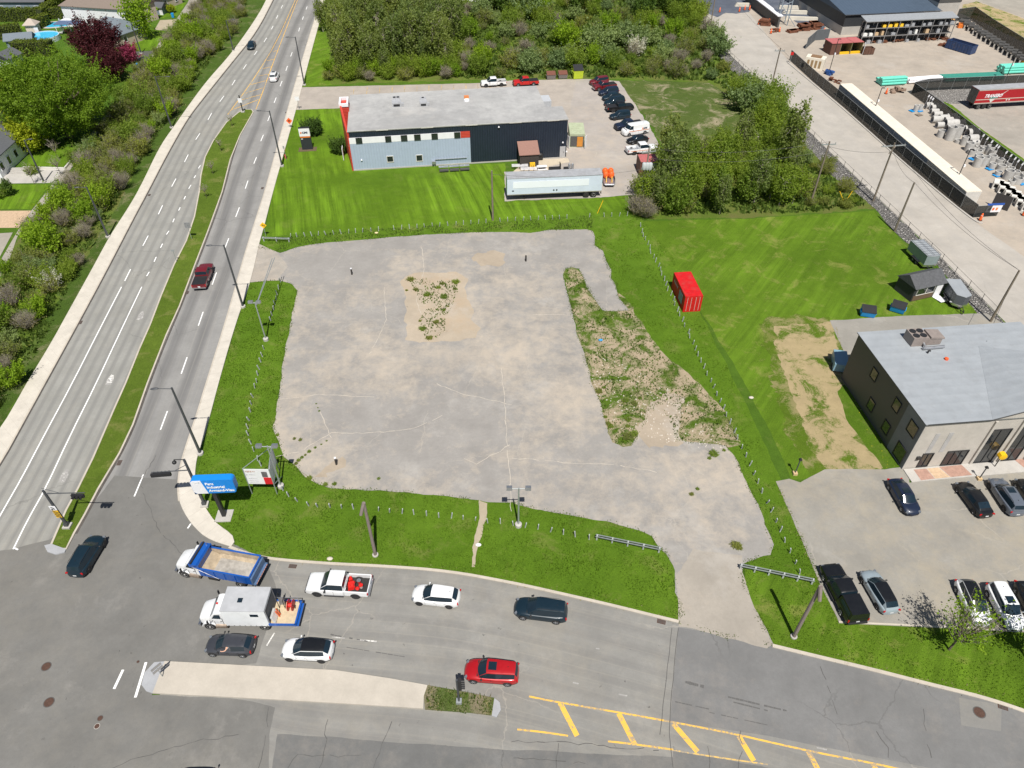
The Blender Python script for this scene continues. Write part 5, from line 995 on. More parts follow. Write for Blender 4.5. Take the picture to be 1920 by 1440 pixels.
mb=MB(); mb.box(-.3,1.0,.6,1.8,1.8,1.2); mb.box(1.45,.9,.5,1.8,1.5,.9); mb.box(1.7,.9,1.0,1.7,1.6,.2,ry=.1); mb.build('casing',M_bru,tt)
for i in(0,1):
    for j in(0,1): mb=MB(); mb.lathe((-.72+i*.84,.58+j*.84,1.2),[(.38,0),(.38,.06),(.05,.05)],14); mb.build('fan',M_trim,tt)
mb=MB(); mb.tube((-.2,-.6,.25),(2.4,-.5,.25),.18,.18,10); mb.tube((.2,-.6,.2),(.2,.3,.5),.12); mb.build('duct',M_rim,tt,40)
t=thing('roof_vent','small orange vent cap on the pale metal roof','vent',G(1774,674,H2_+.06)); mb=MB(); mb.lathe((0,0,0),[(.22,0),(.22,.2),(.05,.3)],12); mb.build('cap',mat('orange_red_cap',(.75,.10,.02),.5),t,40)
t=thing('roof_vent','small black bent pipe vent near the brown rooftop unit','vent',G(1739,662,H2_+.06)); mb=MB(); mb.tube((0,0,0),(0,0,.35),.1); mb.tube((0,0,.35),(.2,-.1,.4),.1); mb.build('pipe',M_trim,t)
t=thing('utility_trailer','pale blue trailer half hidden behind the charcoal wall','trailer',G(1572,695),F2.rz+1.2); mb=MB(); mb.box(1.0,0,.8,3.0,1.6,1.1); mb.build('body',mat('pale_blue_paint',(.20,.33,.42),.4),t); mb=MB(); mb.lathe((.6,0,.3),[(.3,-.85),(.3,.85)],12,'Y'); mb.build('wheel',M_tyre,t)
# ---- shed, trailers and bins behind it
a,b=G(1690,560),G(1743,560)
FS=Frame((1709,545),(1776,530),2.3); t=thing('garden_shed','black clad shed with a dark shingle gable roof and a white door','shed',G(1706,566),FS.rz)
sw,sd=5.2,3.3
mb=MB(); mb.box(sw/2,sd/2,1.15,sw,sd,2.3); mb.build('wall',mat('black_siding',(.035,.037,.042),.7,0,.1,2,stripes=(2,.16,.02,.3)),t)
mb=MB(); mb.add([(-.15,-.25,2.2),(sw+.15,-.25,2.2),(sw+.15,sd/2,3.5),(-.15,sd/2,3.5),(sw+.15,sd+.25,2.2),(-.15,sd+.25,2.2),(-.0,0,2.2),(0,sd,2.2)],[(0,1,2,3),(3,2,4,5),(0,3,5),(1,4,2),(0,5,4,1)]); mb.build('roof',mat('dark_shingle',(.085,.088,.095),.9,0,.25,3),t)
wfront(t,.5,2.0,1.0,2.0,0,fm=M_frw,fr=.05); wfront(t,2.1,3.5,1.0,2.0,0,fm=M_frw,fr=.05); mb=MB(); mb.box(4.35,-.04,1.1,1.1,.08,2.1); mb.build('door',M_whitew,t); mb=MB(); mb.box(4.4,-.9,.12,1.2,1.6,.08,rx=-.1); mb.build('ramp',M_whitew,t); mb=MB(); mb.box(1.9,-.03,.5,3.5,.06,.8); mb.build('skirting',mat('brown_plank',(.14,.09,.06),.8),t)
def cargotrailer(lab,rear,front,L,W_,H_,body,vnose=True,group=None,rack=False):
    a,b=G(*rear),G(*front); c=(a+b)/2; h=math.atan2(b.y-a.y,b.x-a.x); t=thing('cargo_trailer',lab,'trailer',(c.x,c.y,.02),h,group)
    mb=MB(); pl=[(-L/2,-W_/2),(L/2-.5,-W_/2),(L/2+(.1 if vnose else -.3),0) ,(L/2-.5,W_/2),(-L/2,W_/2)]; mb.prism(pl,.5,H_); mb.build('body',body,t)
    mb=MB(); mb.prism([(x*1.01,y*1.02) for x,y in pl],H_,H_+.05); mb.build('roof',M_roofl if body!=M_navyt else M_rim,t)
    mb=MB(); mb.prism([(x*1.005,y*1.01) for x,y in pl],.5,.85); mb.build('skirt',M_chrome,t)
    wheels(t,(-.4,.45),W_/2+.12,.32,.2,M_rimw)
    for s in(-1,1): mb=MB(); mb.box(0,s*(W_/2+.14),.70,1.9,.26,.06); mb.build('fender',M_trim,t)
    mb=MB(); mb.tube((L/2-.3,-.4,.45),(L/2+1.2,0,.45),.05); mb.tube((L/2-.3,.4,.45),(L/2+1.2,0,.45),.05); mb.tube((L/2+1.0,0,.0),(L/2+1.0,0,.7),.04); mb.build('hitch',M_trim,t)
    mb=MB(); mb.box(.3,-W_/2-.01,1.25,.7,.03,1.5); mb.build('door',body,t)
    if rack:
        mb=MB(); [mb.tube((-L/2+.3+k*.6,-W_/2,H_+.2),(-L/2+.3+k*.6,W_/2,H_+.2),.025) for k in range(int(L/.6))]
        for s in(-1,0,1): mb.tube((-L/2+.1,s*W_/2,H_+.22),(L/2-.4,s*W_/2,H_+.22),.03)
        mb.build('ladder_rack',M_rim,t)
    return t
cargotrailer('grey enclosed trailer carrying white ladders on its roof, by the gravel ditch',(1712,478),(1740,505),5.0,2.1,2.3,mat('greenish_grey',(.24,.29,.30),.5),False,rack=True)
cargotrailer('blue grey enclosed trailer with a pointed nose right of the black shed',(1775,548),(1798,582),4.4,2.0,2.2,mat('grey_blue_panel',(.10,.11,.13),.4,.2))
def dumpster(lab,px,py,rz,w_=1.8,d_=1.3,h_=1.3,body=None,lid=None,cat='dumpster',z=0):
    q=G(px,py); t=thing('dumpster',lab,cat,(q.x,q.y,.02),rz); mb=MB(); mb.add([(-w_/2,-d_*.35,.1),(w_/2,-d_*.35,.1),(w_/2,d_/2,.1),(-w_/2,d_/2,.1),(-w_/2,-d_/2,h_*.7),(w_/2,-d_/2,h_*.7),(w_/2,d_/2,h_),(-w_/2,d_/2,h_)],[(0,3,2,1),(4,5,6,7),(0,1,5,4),(1,2,6,5),(2,3,7,6),(3,0,4,7)]); 
    for s in(-1,1): mb.box(s*(w_/2+.06),0,h_*.55,.12,d_*.7,.14)
    mb.build('bin',body,t); mb=MB(); mb.add([(-w_/2-.03,-d_/2-.05,h_*.7+.02),(w_/2+.03,-d_/2-.05,h_*.7+.02),(w_/2+.03,d_/2,h_+.03),(-w_/2-.03,d_/2,h_+.03),(-w_/2-.03,-d_/2-.05,h_*.7+.08),(w_/2+.03,-d_/2-.05,h_*.7+.08),(w_/2+.03,d_/2,h_+.09),(-w_/2-.03,d_/2,h_+.09)],[(0,3,2,1),(4,5,6,7),(0,1,5,4),(1,2,6,5),(2,3,7,6),(3,0,4,7)]); mb.build('lid',lid or M_trim,t)
    for s in(-1,1): mb=MB(); mb.lathe((s*w_*.35,0,.1),[(.1,-.05),(.1,.05)],10,'Y'); mb.build('caster',M_tyre,t)
    return t
M_bblue=mat('bright_blue_steel',(.01,.26,.62),.45,0,.08,2)
dumpster('bright blue dumpster with black lid, left of its twin on the grass',1625,592,-.25,body=M_bblue); dumpster('bright blue dumpster with a white sticker, between its twin and the black shed',1681,584,-.55,body=M_bblue)
dumpster('brown lidded grey bin, left of its twin below the shrubs',1033,148,.1,2.0,1.4,1.5,mat('grey_brown_steel',(.20,.18,.17),.7),mat('brown_lid',(.16,.06,.04),.7)); dumpster('brown lidded grey bin, right one beside the yellow bin',1055,147,.1,2.0,1.4,1.5,MATS['grey_brown_steel'],MATS['brown_lid'])
dumpster('lime yellow clothing bin at the edge of the shrubs',1083,147,.15,2.2,1.8,2.8,mat('lime_paint',(.50,.62,.03),.5,dirt=.3))
# ---- shipping containers
def container(name,label,ra,rb,rcdist,h,L,m,mr=None,cat='shipping container',open_end=None,text_=None,rods=True,group=None,z0=0.0,w_=2.44):
    """ra->rb: one long roof edge (photo points at roof height); the box lies to the left of that edge if rcdist>0"""
    a,b=G(*ra,h),G(*rb,h); hh=math.atan2(b.y-a.y,b.x-a.x); t=thing(name,label,cat,(a.x,a.y,.01+z0),hh,group); s=1 if rcdist>0 else -1
    n=int(L/.28); pr=[]
    mb=MB(); pts=[]
    for k in range(n):
        x=L*k/n; dx=L/n; o=.0 if k%2 else .045; pts+= [(x+.02,o),(x+dx-.02,o)]
    pts[0]=(0,0); pts[-1]=(L,0); fp=[(x,y) for x,y in pts]+[(x,w_-y) for x,y in reversed(pts)]; fp=[(x,y*s) for x,y in fp]
    if s<0: fp=fp[::-1]
    mb.prism(fp,.12,h-.12); mb.build('side_wall',m,t)
    mb=MB(); 
    for x in(.07,L-.07):
        for y in(.06,w_-.06): mb.box(x,s*y,h/2,.16,.16,h)
    for z_ in(.08,h-.08):
        for y in(.03,w_-.03): mb.box(L/2,s*y,z_,L-.3,.10,.16)
        for x in(.03,L-.03): mb.box(x,s*w_/2,z_,.10,w_-.2,.16)
    mb.build('frame',m,t)
    mb=MB(); k=int(L/.45)
    for i in range(k): mb.box(L*(i+.5)/k,s*w_/2,h-.055+(.02 if i%2 else 0),L/k,w_-.16,.05)
    mb.build('roof',mr or m,t)
    for xe,dx in((L,1),) if rods else ():
        for q_ in(0,1): mb=MB(); mb.box(xe+.01,s*(w_*.26+q_*w_*.48),h/2,.05,w_*.45,h-.3); dr=mb.build('door',m,t); mb=MB(); [mb.tube((xe+.06,s*(w_*(.15+q_*.48)+u*w_*.22),.2),(xe+.06,s*(w_*(.15+q_*.48)+u*w_*.22),h-.2),.025) for u in(0,1)]; mb.build('lock_rod',M_frw,dr)
    return t
M_rc=mat('red_container_paint',(.55,.010,.012),.5,0,.12,2,dirt=.35)
rc=container('shipping_container','bright red shipping container standing alone on the mown grass',(1264,511),(1285.5,556),1,2.6,5.95,M_rc)
mb=MB(); mb.box(4.2,-.03,1.35,1.6,.03,1.5); mb.build('poster',mat('grey_blue_print',(.22,.28,.34),.5,0,.5,3),rc)
mb=MB(); [mb.box(.9+k*.5,-.03,1.75,.32,.02,.4) for k in range(4)]; mb.build('faded_lettering',mat('worn_white_lettering',(.5,.35,.33),.6),rc)
M_cream=mat('cream_container_paint',(.76,.70,.59),.5,0,.05,1,dirt=.12); M_cgrey=mat('grey_container_side',(.26,.32,.38),.5,0,.06,1,stripes=(0,.6,.02,.3))
names=['first','second','third','fourth']
ra,rb=G(1575,157,2.6),G(1813,360,2.6); nseg=4; Lt=(rb-ra).length
for k in range(nseg):
    p=ra.lerp(rb,k/nseg); hh=math.atan2(rb.y-ra.y,rb.x-ra.x); L_=Lt/nseg-.1
    t=thing('long_container','cream topped long container, %s from the north end of the row by the dark fence'%names[k],'container',(p.x,p.y,.01),hh,'long cream containers along the dark fence')
    mb=MB(); mb.box(L_/2,1.35,1.25,L_,2.6,2.45); mb.build('side_wall',M_cgrey if k<3 else M_cream,t); mb=MB(); mb.box(L_/2,1.35,2.54,L_+.06,2.75,.14); mb.build('roof',M_cream,t); mb=MB(); [mb.box(x,1.35,1.26,.10,2.66,2.5) for x in(.0,L_)]; mb.build('end_frame',M_frw,t)
# green topped open container beside the office, brown open one behind it
t=container('shipping_container','pale green roofed container with open doors and an orange inside, beside the navy wall',(1066,230),(1069,255),1,2.6,5.5,mat('pale_green_paint',(.42,.47,.32),.6,dirt=.35),rods=False,w_=2.9)
mb=MB(); mb.box(5.56,1.45,1.2,.05,2.6,2.0); mb.build('interior',M_seam,t); mb=MB(); mb.box(5.62,2.0,1.15,.08,1.1,1.9); mb.build('load',mat('orange_brown_load',(.60,.25,.04),.7),t)
mb=MB(); mb.box(5.9,-.25,1.25,.9,.06,2.3,rz=.4); mb.build('open_door',M_whitew,t); mb=MB(); mb.box(5.9,3.1,1.25,.9,.06,2.3,rz=-.4); mb.build('open_door',M_whitew,t)
container('shipping_container','rusty red roofed container half hidden by trees at the yard edge',(1195,289),(1243,288),-1,2.6,6.0,mat('rust_brown_paint',(.12,.05,.035),.7,dirt=.3),mat('faded_red_roof',(.46,.13,.13),.6,dirt=.3),rods=False,w_=3.4)
container('shipping_container','weathered greenish container below the rusty roofed one',(1206,300),(1250,299),-1,2.4,5.5,mat('greenish_tin',(.33,.36,.28),.6,dirt=.4),rods=False,w_=3.0)
container('metal_cabin','blue grey metal cabin under the trees at the yard corner',(1196,330),(1220,328),-1,2.4,3.0,mat('blue_grey_tin',(.22,.26,.31),.6,dirt=.3),rods=False,cat='cabin')
# ---- white semi trailer and the red one
def semitrailer(label,pa,pb,side,L,H_=4.1,axles=2,text_=None,redbands=False,rear_left=False,aoff=1.3):
    a,b=G(*pa),G(*pb); hh=math.atan2(b.y-a.y,b.x-a.x); t=thing('semi_trailer',label,'trailer',(a.x,a.y,.02),hh)
    w_=2.6; mb=MB(); mb.box(L/2,w_/2,(1.2+H_)/2,L,w_,H_-1.2); mb.build('box',side,t)
    mb=MB(); mb.box(L/2,w_/2,H_+.02,L+.04,w_+.04,.08); mb.build('roof',mat('grey_trailer_roof',(.33,.34,.36),.7,0,.15,1,dirt=.3),t)
    mb=MB(); mb.box(L/2,0,1.2,L,.06,.16); mb.box(L/2,w_,1.2,L,.06,.16); mb.build('side_rail',mat('worn_aluminium',(.42,.39,.36),.5,.4,.2,2),t)
    mb=MB(); mb.box(L/2,w_/2,1.0,L*.95,1.0,.25); mb.build('chassis',M_under_,t)
    xe=(aoff if rear_left else L-aoff); sg=1 if rear_left else -1
    for k in range(axles):
        for y0 in(.0,w_):
            s=-1 if y0==0 else 1; x=xe+sg*k*1.3; mb=MB(); mb.lathe((x,0,.52),[(.3,y0-s*.5),(.5,y0-s*.48),(.5,y0-s*.02),(.3,y0)],18,'Y'); wv=mb.build('wheel',M_tyre,t,40); mb=MB(); mb.lathe((x,0,.52),[(.29,y0-s*.02),(.26,y0+s*.01),(.2,y0-s*.06),(.02,y0-s*.03)],14,'Y'); mb.build('rim',M_rimw if k%2==0 else M_iron,wv,30)
    xl=L-3 if rear_left else 3; mb=MB(); [mb.tube((xl,y,0),(xl,y,1.0),.07) for y in(.5,w_-.5)]; mb.build('landing_leg',M_under_,t)
    xb=.0 if rear_left else L; mb=MB(); mb.path([(xb,.2,1.1),(xb,.2,.55),(xb,w_-.2,.55),(xb,w_-.2,1.1)],.05); mb.build('bumper_bar',M_trim,t)
    return t,L,w_,H_
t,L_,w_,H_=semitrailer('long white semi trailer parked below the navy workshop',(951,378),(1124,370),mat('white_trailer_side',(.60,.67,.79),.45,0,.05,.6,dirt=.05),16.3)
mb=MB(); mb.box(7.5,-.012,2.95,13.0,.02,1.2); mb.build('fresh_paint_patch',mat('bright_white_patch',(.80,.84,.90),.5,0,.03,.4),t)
for k in(0,1): mb=MB(); mb.box(8.0+k*.5,-.02,1.75,.24,.02,.24,ry=PI/4); mb.build('hazard_placard',M_trim,t)
mb=MB(); mb.box(L_+.01,1.3,2.6,.04,2.3,2.5); mb.build('rear_door',M_whitew,t); mb=MB(); mb.box(1.0,-.015,1.9,.35,.02,.18); mb.build('label_mark',M_trim,t)
t,L_,w_,H_=semitrailer('dark red semi trailer with slanted white lettering and a green triangle emblem',(1821,206),(1925,200),mat('crimson_trailer_side',(.36,.008,.015),.4,0,.08,1),16.0,axles=3,rear_left=True,aoff=1.4)
mb=MB(); mb.box(8,-.015,2.05,15.9,.02,.16); mb.box(8,-.015,1.32,15.9,.02,.10); mb.box(8,-.015,4.0,15.9,.02,.10); mb.build('pinstripe',mat('beige_stripe',(.55,.47,.40),.5),t)
text('lettering','TRANSBO',.95,M_whitew,t,Vector((1.8,-.03,2.75)),Matrix(((1,.35,0),(0,0,-1),(0,1,0))),.01,sx=.95,bold=.03)
mb=MB(); mb.add([(3.1,-.03,2.15),(5.2,-.03,2.3),(4.7,-.03,2.6),(3.2,-.03,2.5)],[(0,1,2,3)]); mb.build('emblem',mat('emblem_green',(.03,.24,.18),.5),t); mb=MB(); mb.add([(3.1,-.035,2.15),(4.6,-.035,2.15),(3.7,-.035,1.35)],[(0,1,2)]); mb.add([(5.2,-.035,2.8),(6.6,-.035,3.8),(6.75,-.035,3.8),(5.5,-.035,2.8)],[(0,1,2,3)]); mb.build('emblem',M_frw,t)
mb=MB(); mb.box(-.02,1.3,2.6,.04,2.5,2.7); mb.build('rear_door',mat('grimy_steel',(.16,.15,.14),.7,.2,.5,2),t)
for k in(0,1): mb=MB(); mb.box(7.3+k*.6,-.02,1.75,.3,.02,.3,ry=PI/4); mb.build('hazard_placard',M_frw,t)
# ---- industrial hall
HI=8.0
def hfrom(base,top):
    b_=G(*base); best=None
    for i in range(10,300):
        h=i*.05; q=b_+Vector((0,0,h))-Vector((0,0,CH)); y=720-FPX*q.dot(U_)/q.dot(F_)
        if best is None or abs(y-top)<best[0]: best=(abs(y-top),h)
    return best[1]
HI=hfrom((1577,66),27); FI=Frame((1587,27),(1764,19),HI)
t=thing('industrial_hall','charcoal metal hall with a blue grey roof and a concrete base wall','building',FI.o,FI.rz); WI=FI.w
mb=MB(); mb.box(WI/2,16,HI/2,WI,32,HI-.1); mb.build('wall',mat('charcoal_metal',(.05,.054,.06),.5,.2,.06,1,stripes=(0,.4,.02,.3)),t)
mb=MB(); mb.box(WI/2,16,HI*.2,WI+.12,32.12,HI*.4); mb.build('base_wall',M_conc,t)
mb=MB(); mb.add([(-.3,-.3,HI-.1),(WI+.3,-.3,HI-.1),(WI+.3,16,HI+2),(-.3,16,HI+2),(WI+.3,32.3,HI-.1),(-.3,32.3,HI-.1)],[(0,1,2,3),(3,2,4,5),(0,3,5),(1,4,2)]); mb.build('roof',mat('blue_grey_roof',(.085,.12,.17),.5,.2,.05,1,stripes=(0,.9,.02,.15)),t)
mb=MB(); mb.box(WI/2,-.35,HI-.1,WI+.6,.14,.16); mb.build('gutter',M_chrome,t)
t=thing('concrete_silo_block','tall concrete and black block joined to the right of the industrial hall','building',FI.o+FI.ex*(WI+.2)+FI.ey*2,FI.rz)
mb=MB(); mb.box(3.2,6,3.2,6.4,12,6.4); mb.build('base_wall',M_conc,t); mb=MB(); mb.box(3.2,6,9.2,6.6,12.2,5.6); mb.build('wall',M_darkw,t); mb=MB(); mb.box(3.0,-.6,2.2,5.5,1.2,.3); mb.build('canopy',mat('orange_beam',(.55,.3,.1),.7),t)
# storage rack with goods
t=thing('storage_rack','three level outdoor steel rack under a long grey canopy in front of the hall','rack',G(1612,84),FI.rz); rw=25.0; lv=[0,1.9,3.8,5.4]
mb=MB(); mb.add([(-.2,-.3,5.5),(rw+.2,-.3,5.5),(rw+.2,3.0,6.1),(-.2,3.0,6.1),(-.2,-.3,5.62),(rw+.2,-.3,5.62),(rw+.2,3.0,6.22),(-.2,3.0,6.22)],[(0,3,2,1),(4,5,6,7),(0,1,5,4),(1,2,6,5),(2,3,7,6),(3,0,4,7)]); mb.build('canopy',mat('grey_canopy',(.38,.40,.42),.5,.3),t)
for k in range(9): mb=MB(); [mb.box(k*rw/8,y,2.75,.14,.14,5.5) for y in(0,1.6)]; mb.box(k*rw/8,.8,5.4,.1,1.6,.1); mb.build('upright',M_rim,t)
for z_ in lv[1:]: mb=MB(); mb.box(rw/2,0,z_,rw,.12,.16); mb.box(rw/2,1.6,z_,rw,.12,.16); mb.build('beam',M_rim,t); 
mb=MB(); [mb.box(rw/2,.8,z_-.02,rw,1.5,.05) for z_ in lv[1:3]]; mb.build('shelf',M_under_,t)
mb=MB(); mb.box(rw/2,2.0,2.7,rw,.08,5.4); mb.build('back_panel',M_darkw,t)
goods=[('white crate',(.7,.7,.68)),('blue crate',(.03,.12,.45)),('yellow sack',(.8,.5,.03)),('tan box',(.5,.36,.22)),('grey bundle',(.3,.31,.33)),('black coil',(.03,.03,.03)),('rusty iron pile',(.18,.07,.035))]
RT=t
rg=random.Random(4)
for lev in(0,1,2):
    for k in range(16):
        if rg.random()<.2: continue
        g=goods[6] if lev==0 and rg.random()<.7 else goods[rg.choice([0,0,1,3,4,5]) if lev==1 else rg.choice([0,1,2,4,5]) if lev==2 and k<7 else 4]
        if lev==2 and k in(3,4,5): g=goods[2]
        x=.8+k*rw/16; hgt=rg.uniform(.4,1.0); q=RT.location+Matrix.Rotation(FI.rz,3,'Z')@Vector((x,.6,lv[lev]+.09 if lev else .02))
        mb=MB(); 
        if g[0]=='black coil': mb.lathe((0,0,.45),[(.25,-.25),(.45,-.25),(.45,.25),(.25,.25)],14,'Y')
        elif 'rusty' in g[0]: [mb.box(rg.uniform(-.4,.4),rg.uniform(-.3,.3),.1+j*.18,1.1,.3,.12,rz=rg.uniform(-.4,.4)) for j in range(4)]
        else: mb.box(0,0,hgt/2,rg.uniform(.7,1.2),.9,hgt,rz=rg.uniform(-.1,.1),taper=.92); mb.box(0,0,hgt+.03,.6,.7,.06)
        o=mb.build('stored_goods',mat('goods_'+g[0].replace(' ','_'),g[1],.7,0,.2,3)); o.location=q; o.rotation_euler=(0,0,FI.rz)
        tag(o,'%s on the %s level of the outdoor rack'%(g[0],('ground','middle','top')[lev]),g[0].split()[1],'%ss on the %s level of the rack'%(g[0],('ground','middle','top')[lev]))
# twin red-roofed open container
t=thing('twin_container','red roofed double open bay with yellow sills in front of the hall','shelter',G(1572,102),FI.rz+.02)
mb=MB(); [mb.box(x,1.6,1.35,.12,3.6,2.7) for x in(0,2.9,5.8)]; mb.box(2.9,3.4,1.35,5.9,.12,2.7); mb.build('wall',mat('olive_steel',(.20,.19,.09),.7),t); 
for k in(0,1): mb=MB(); mb.box(1.45+k*2.9,1.6,2.78,2.8,3.9,.14); mb.build('roof',mat('faded_red_roof',(.46,.13,.13),.6),t); mb=MB(); mb.box(1.45+k*2.9,.1,.25,2.6,.5,.5); mb.build('sill',MATS['yellow_plastic'],t)
mb=MB(); mb.box(-1.3,1.6,1.35,2.5,3.6,2.7); mb.build('side_wall',mat('rust_brown_paint',(.12,.05,.035)),t)
mb=MB(); mb.box(-1.3,1.6,2.78,2.8,3.9,.14); mb.build('roof',mat('faded_red_roof',(.46,.13,.13),.6),t); mb=MB(); mb.box(6.2,-.5,1.3,.1,1.6,2.4,rz=-.5); mb.build('open_door',M_whitew,t)
def skip(lab,px,py,rz,L,W_,H_,m,fill=None):
    t=small('skip',lab,'skip',px,py,rz); mb=MB(); mb.box(0,0,.15,L,W_,.12)
    for s in(-1,1): mb.box(0,s*W_/2,H_/2+.1,L,.1,H_); mb.box(s*L/2,0,H_/2+.1,.1,W_,H_)
    for k in range(int(L/.7)): 
        for s in(-1,1): mb.box(-L/2+.4+k*.7,s*(W_/2+.07),H_/2+.1,.1,.1,H_)
    mb.build('bin',m,t); mb=MB(); mb.box(0,0,H_*.45,L-.3,W_-.3,.1); mb.build('load',fill or M_iron,t)
    mb=MB(); mb.box(0,-W_/2,H_+.1,L+.1,.14,.12); mb.box(0,W_/2,H_+.1,L+.1,.14,.12); mb.build('rim',m,t); return t
skip('long dark blue open skip standing in the gravel yard',1799,95,-1.0,6.8,2.4,1.9,mat('dark_blue_steel',(.02,.05,.14),.5,0,.2,2,dirt=.4),mat('rusty_scrap',(.20,.13,.10),.8,0,.4,2)); skip('small rusty brown skip beside the twin red roofed bay',1625,101,.1,2.6,1.6,1.4,mat('rusty_steel',(.12,.06,.04),.8,0,.3,3))
# ---- houses of the suburb
M_shB=mat('brown_shingle_roof',(.20,.16,.135),.9,0,.1,3); M_shG=mat('grey_shingle_roof',(.095,.10,.11),.9,0,.12,3); M_shS=mat('slate_blue_roof',(.15,.18,.21),.85,0,.1,3); M_hw=mat('white_siding',(.78,.79,.82),.6,0,.03,1,stripes=(2,.2,.01,.12)); M_hb=mat('beige_brick_wall',(.46,.38,.32),.85,0,.1,5); M_hbl=mat('blue_grey_siding',(.20,.25,.30),.6,0,.05,1)
def house(label,px,py,w_,d_,rz,hw,hr,wm,rm,hip=0.0,ov=.4,wins=(3,2),ridge='x',chim=False,cat='house',name='house',foot=None,door=True):
    """px,py = ground point of the near left corner; local x along the front"""
    q=G(px,py); t=thing(name,label,cat,(q.x,q.y,.01),rz)
    mb=MB(); mb.box(w_/2,d_/2,hw/2,w_,d_,hw)
    if hip==0:
        if ridge=='x': mb.add([(0,0,hw),(0,d_,hw),(0,d_/2,hr-.15),(w_,0,hw),(w_,d_,hw),(w_,d_/2,hr-.15)],[(0,2,1),(3,4,5),(0,3,5,2),(2,5,4,1)])
        else: mb.add([(0,0,hw),(w_,0,hw),(w_/2,0,hr-.15),(0,d_,hw),(w_,d_,hw),(w_/2,d_,hr-.15)],[(0,1,2),(3,5,4),(0,2,5,3),(1,4,5,2)])
    mb.build('wall',wm,t)
    e=hw-.05; x0,x1,y0,y1=-ov,w_+ov,-ov,d_+ov
    if ridge=='x': r0=(x0+hip,d_/2,hr); r1=(x1-hip,d_/2,hr); top=[(x0,y0,e),(x1,y0,e),r1,r0,(x1,y1,e),(x0,y1,e)]; fs=[(0,1,2,3),(3,2,4,5),(0,3,5),(1,4,2)]
    else: r0=(w_/2,y0+hip,hr); r1=(w_/2,y1-hip,hr); top=[(x0,y0,e),(x0,y1,e),r1,r0,(x1,y1,e),(x1,y0,e)]; fs=[(0,3,2,1),(3,5,4,2),(0,5,3),(1,2,4)]
    m_=MB(); n=6; tv=[Vector(v) for v in top]; m_.add(tv+[v-Vector((0,0,.14)) for v in tv],fs+[tuple(i+6 for i in reversed(f)) for f in fs]); 
    rim=[(0,1),(1,4),(4,5),(5,0)] if ridge=='x' else [(0,1),(1,4),(4,5),(5,0)]
    m_.f+=[(a,b,b+6,a+6) for a,b in rim]; rf=m_.build('roof',rm,t)
    if chim: m2=MB(); m2.tube((w_*.45,d_*.4,hr-1),(w_*.45,d_*.4,hr+1.2),.12); m2.build('chimney',M_trim,rf)
    for k in range(wins[0]): x=w_*(k+.5)/wins[0]; wfront(t,x-.55,x+.55,1.0,2.3,0,fm=M_whitew)
    for k in range(wins[1]): y=d_*(k+.5)/wins[1]; wside(t,y-.5,y+.5,1.0,2.3,w_,1,fm=M_whitew)
    if door: mb=MB(); mb.box(w_*.5+1.3,-.05,1.05,1.0,.1,2.1); dr=mb.build('door',M_whitew,t); mb=MB(); mb.box(w_*.5+1.65,-.12,1.05,.06,.06,.2); mb.build('handle',M_trim,dr)
    return t
rs=math.atan2((G(267,120)-G(125,307)).y,(G(267,120)-G(125,307)).x)
house('white two storey house with a brown hip roof and a chimney pipe',128,50,19,11,-.20,5.4,8.2,M_hw,M_shB,hip=4.5,chim=True,wins=(4,2))
house('brown roofed wing right behind the big white house',203,42,10,9,-.5,4.6,7.2,M_hb,M_shB,wins=(1,1))
house('low slate grey hipped garage wing in front of the big white house',172,80,10.5,9,-.45,3.0,5.6,M_hb,M_shS,hip=3.0,wins=(2,2))
house('white bungalow with dark grey roof, blue shaded windows by the driveway',-129,338,12.5,13.5,.06,3.6,6.6,M_hw,M_shG,hip=4.0,ridge='y',wins=(1,5))
house('white gabled house with grey roof behind the bungalow',-30,268,10,9,.05,3.4,6.4,M_hw,M_shG,ridge='y',wins=(1,2))
house('grey roofed white gabled house half hidden under the big tree',14,240,7.5,9,.05,3.3,6.0,M_hw,M_shS,ridge='y',wins=(1,2))
house('blue grey house with pale roof at the very top left corner',-40,28,20,10,.0,3.5,6.4,M_hbl,M_shG,wins=(4,2))
house('white garden shed with a dark roof between the hedges',-6,128,4.2,4.5,-.15,2.3,3.6,M_hw,M_shG,ridge='y',wins=(0,0),name='garden_shed',cat='shed')
house('slate blue roofed shed beside the round pool',16,92,6.0,3.5,.3,2.0,3.2,M_hbl,M_shS,wins=(0,0),name='garden_shed',cat='shed',door=False)
house('small cream garden kiosk with a beige tent roof by the round pool',54,68,2.6,2.6,.1,2.8,4.0,mat('cream_siding',(.62,.56,.48),.7),mat('beige_shingle',(.42,.36,.31),.9),hip=1.4,wins=(0,0),name='garden_kiosk',cat='shed')
house('grey roofed house at the top edge right of the brown roofed one',232,12,14,9,-.35,3.2,6.0,M_hb,M_shG,hip=3,wins=(2,2))
house('long pale building at the top edge beyond the woods',842,3,16,6,.0,3.0,4.4,M_hw,M_shS,wins=(4,1))
house('small blue roofed playhouse in the garden with yellow shrubs',286,27,3.4,3,-.2,2.0,3.0,M_hbl,M_shG,wins=(0,0),name='garden_shed',cat='shed')
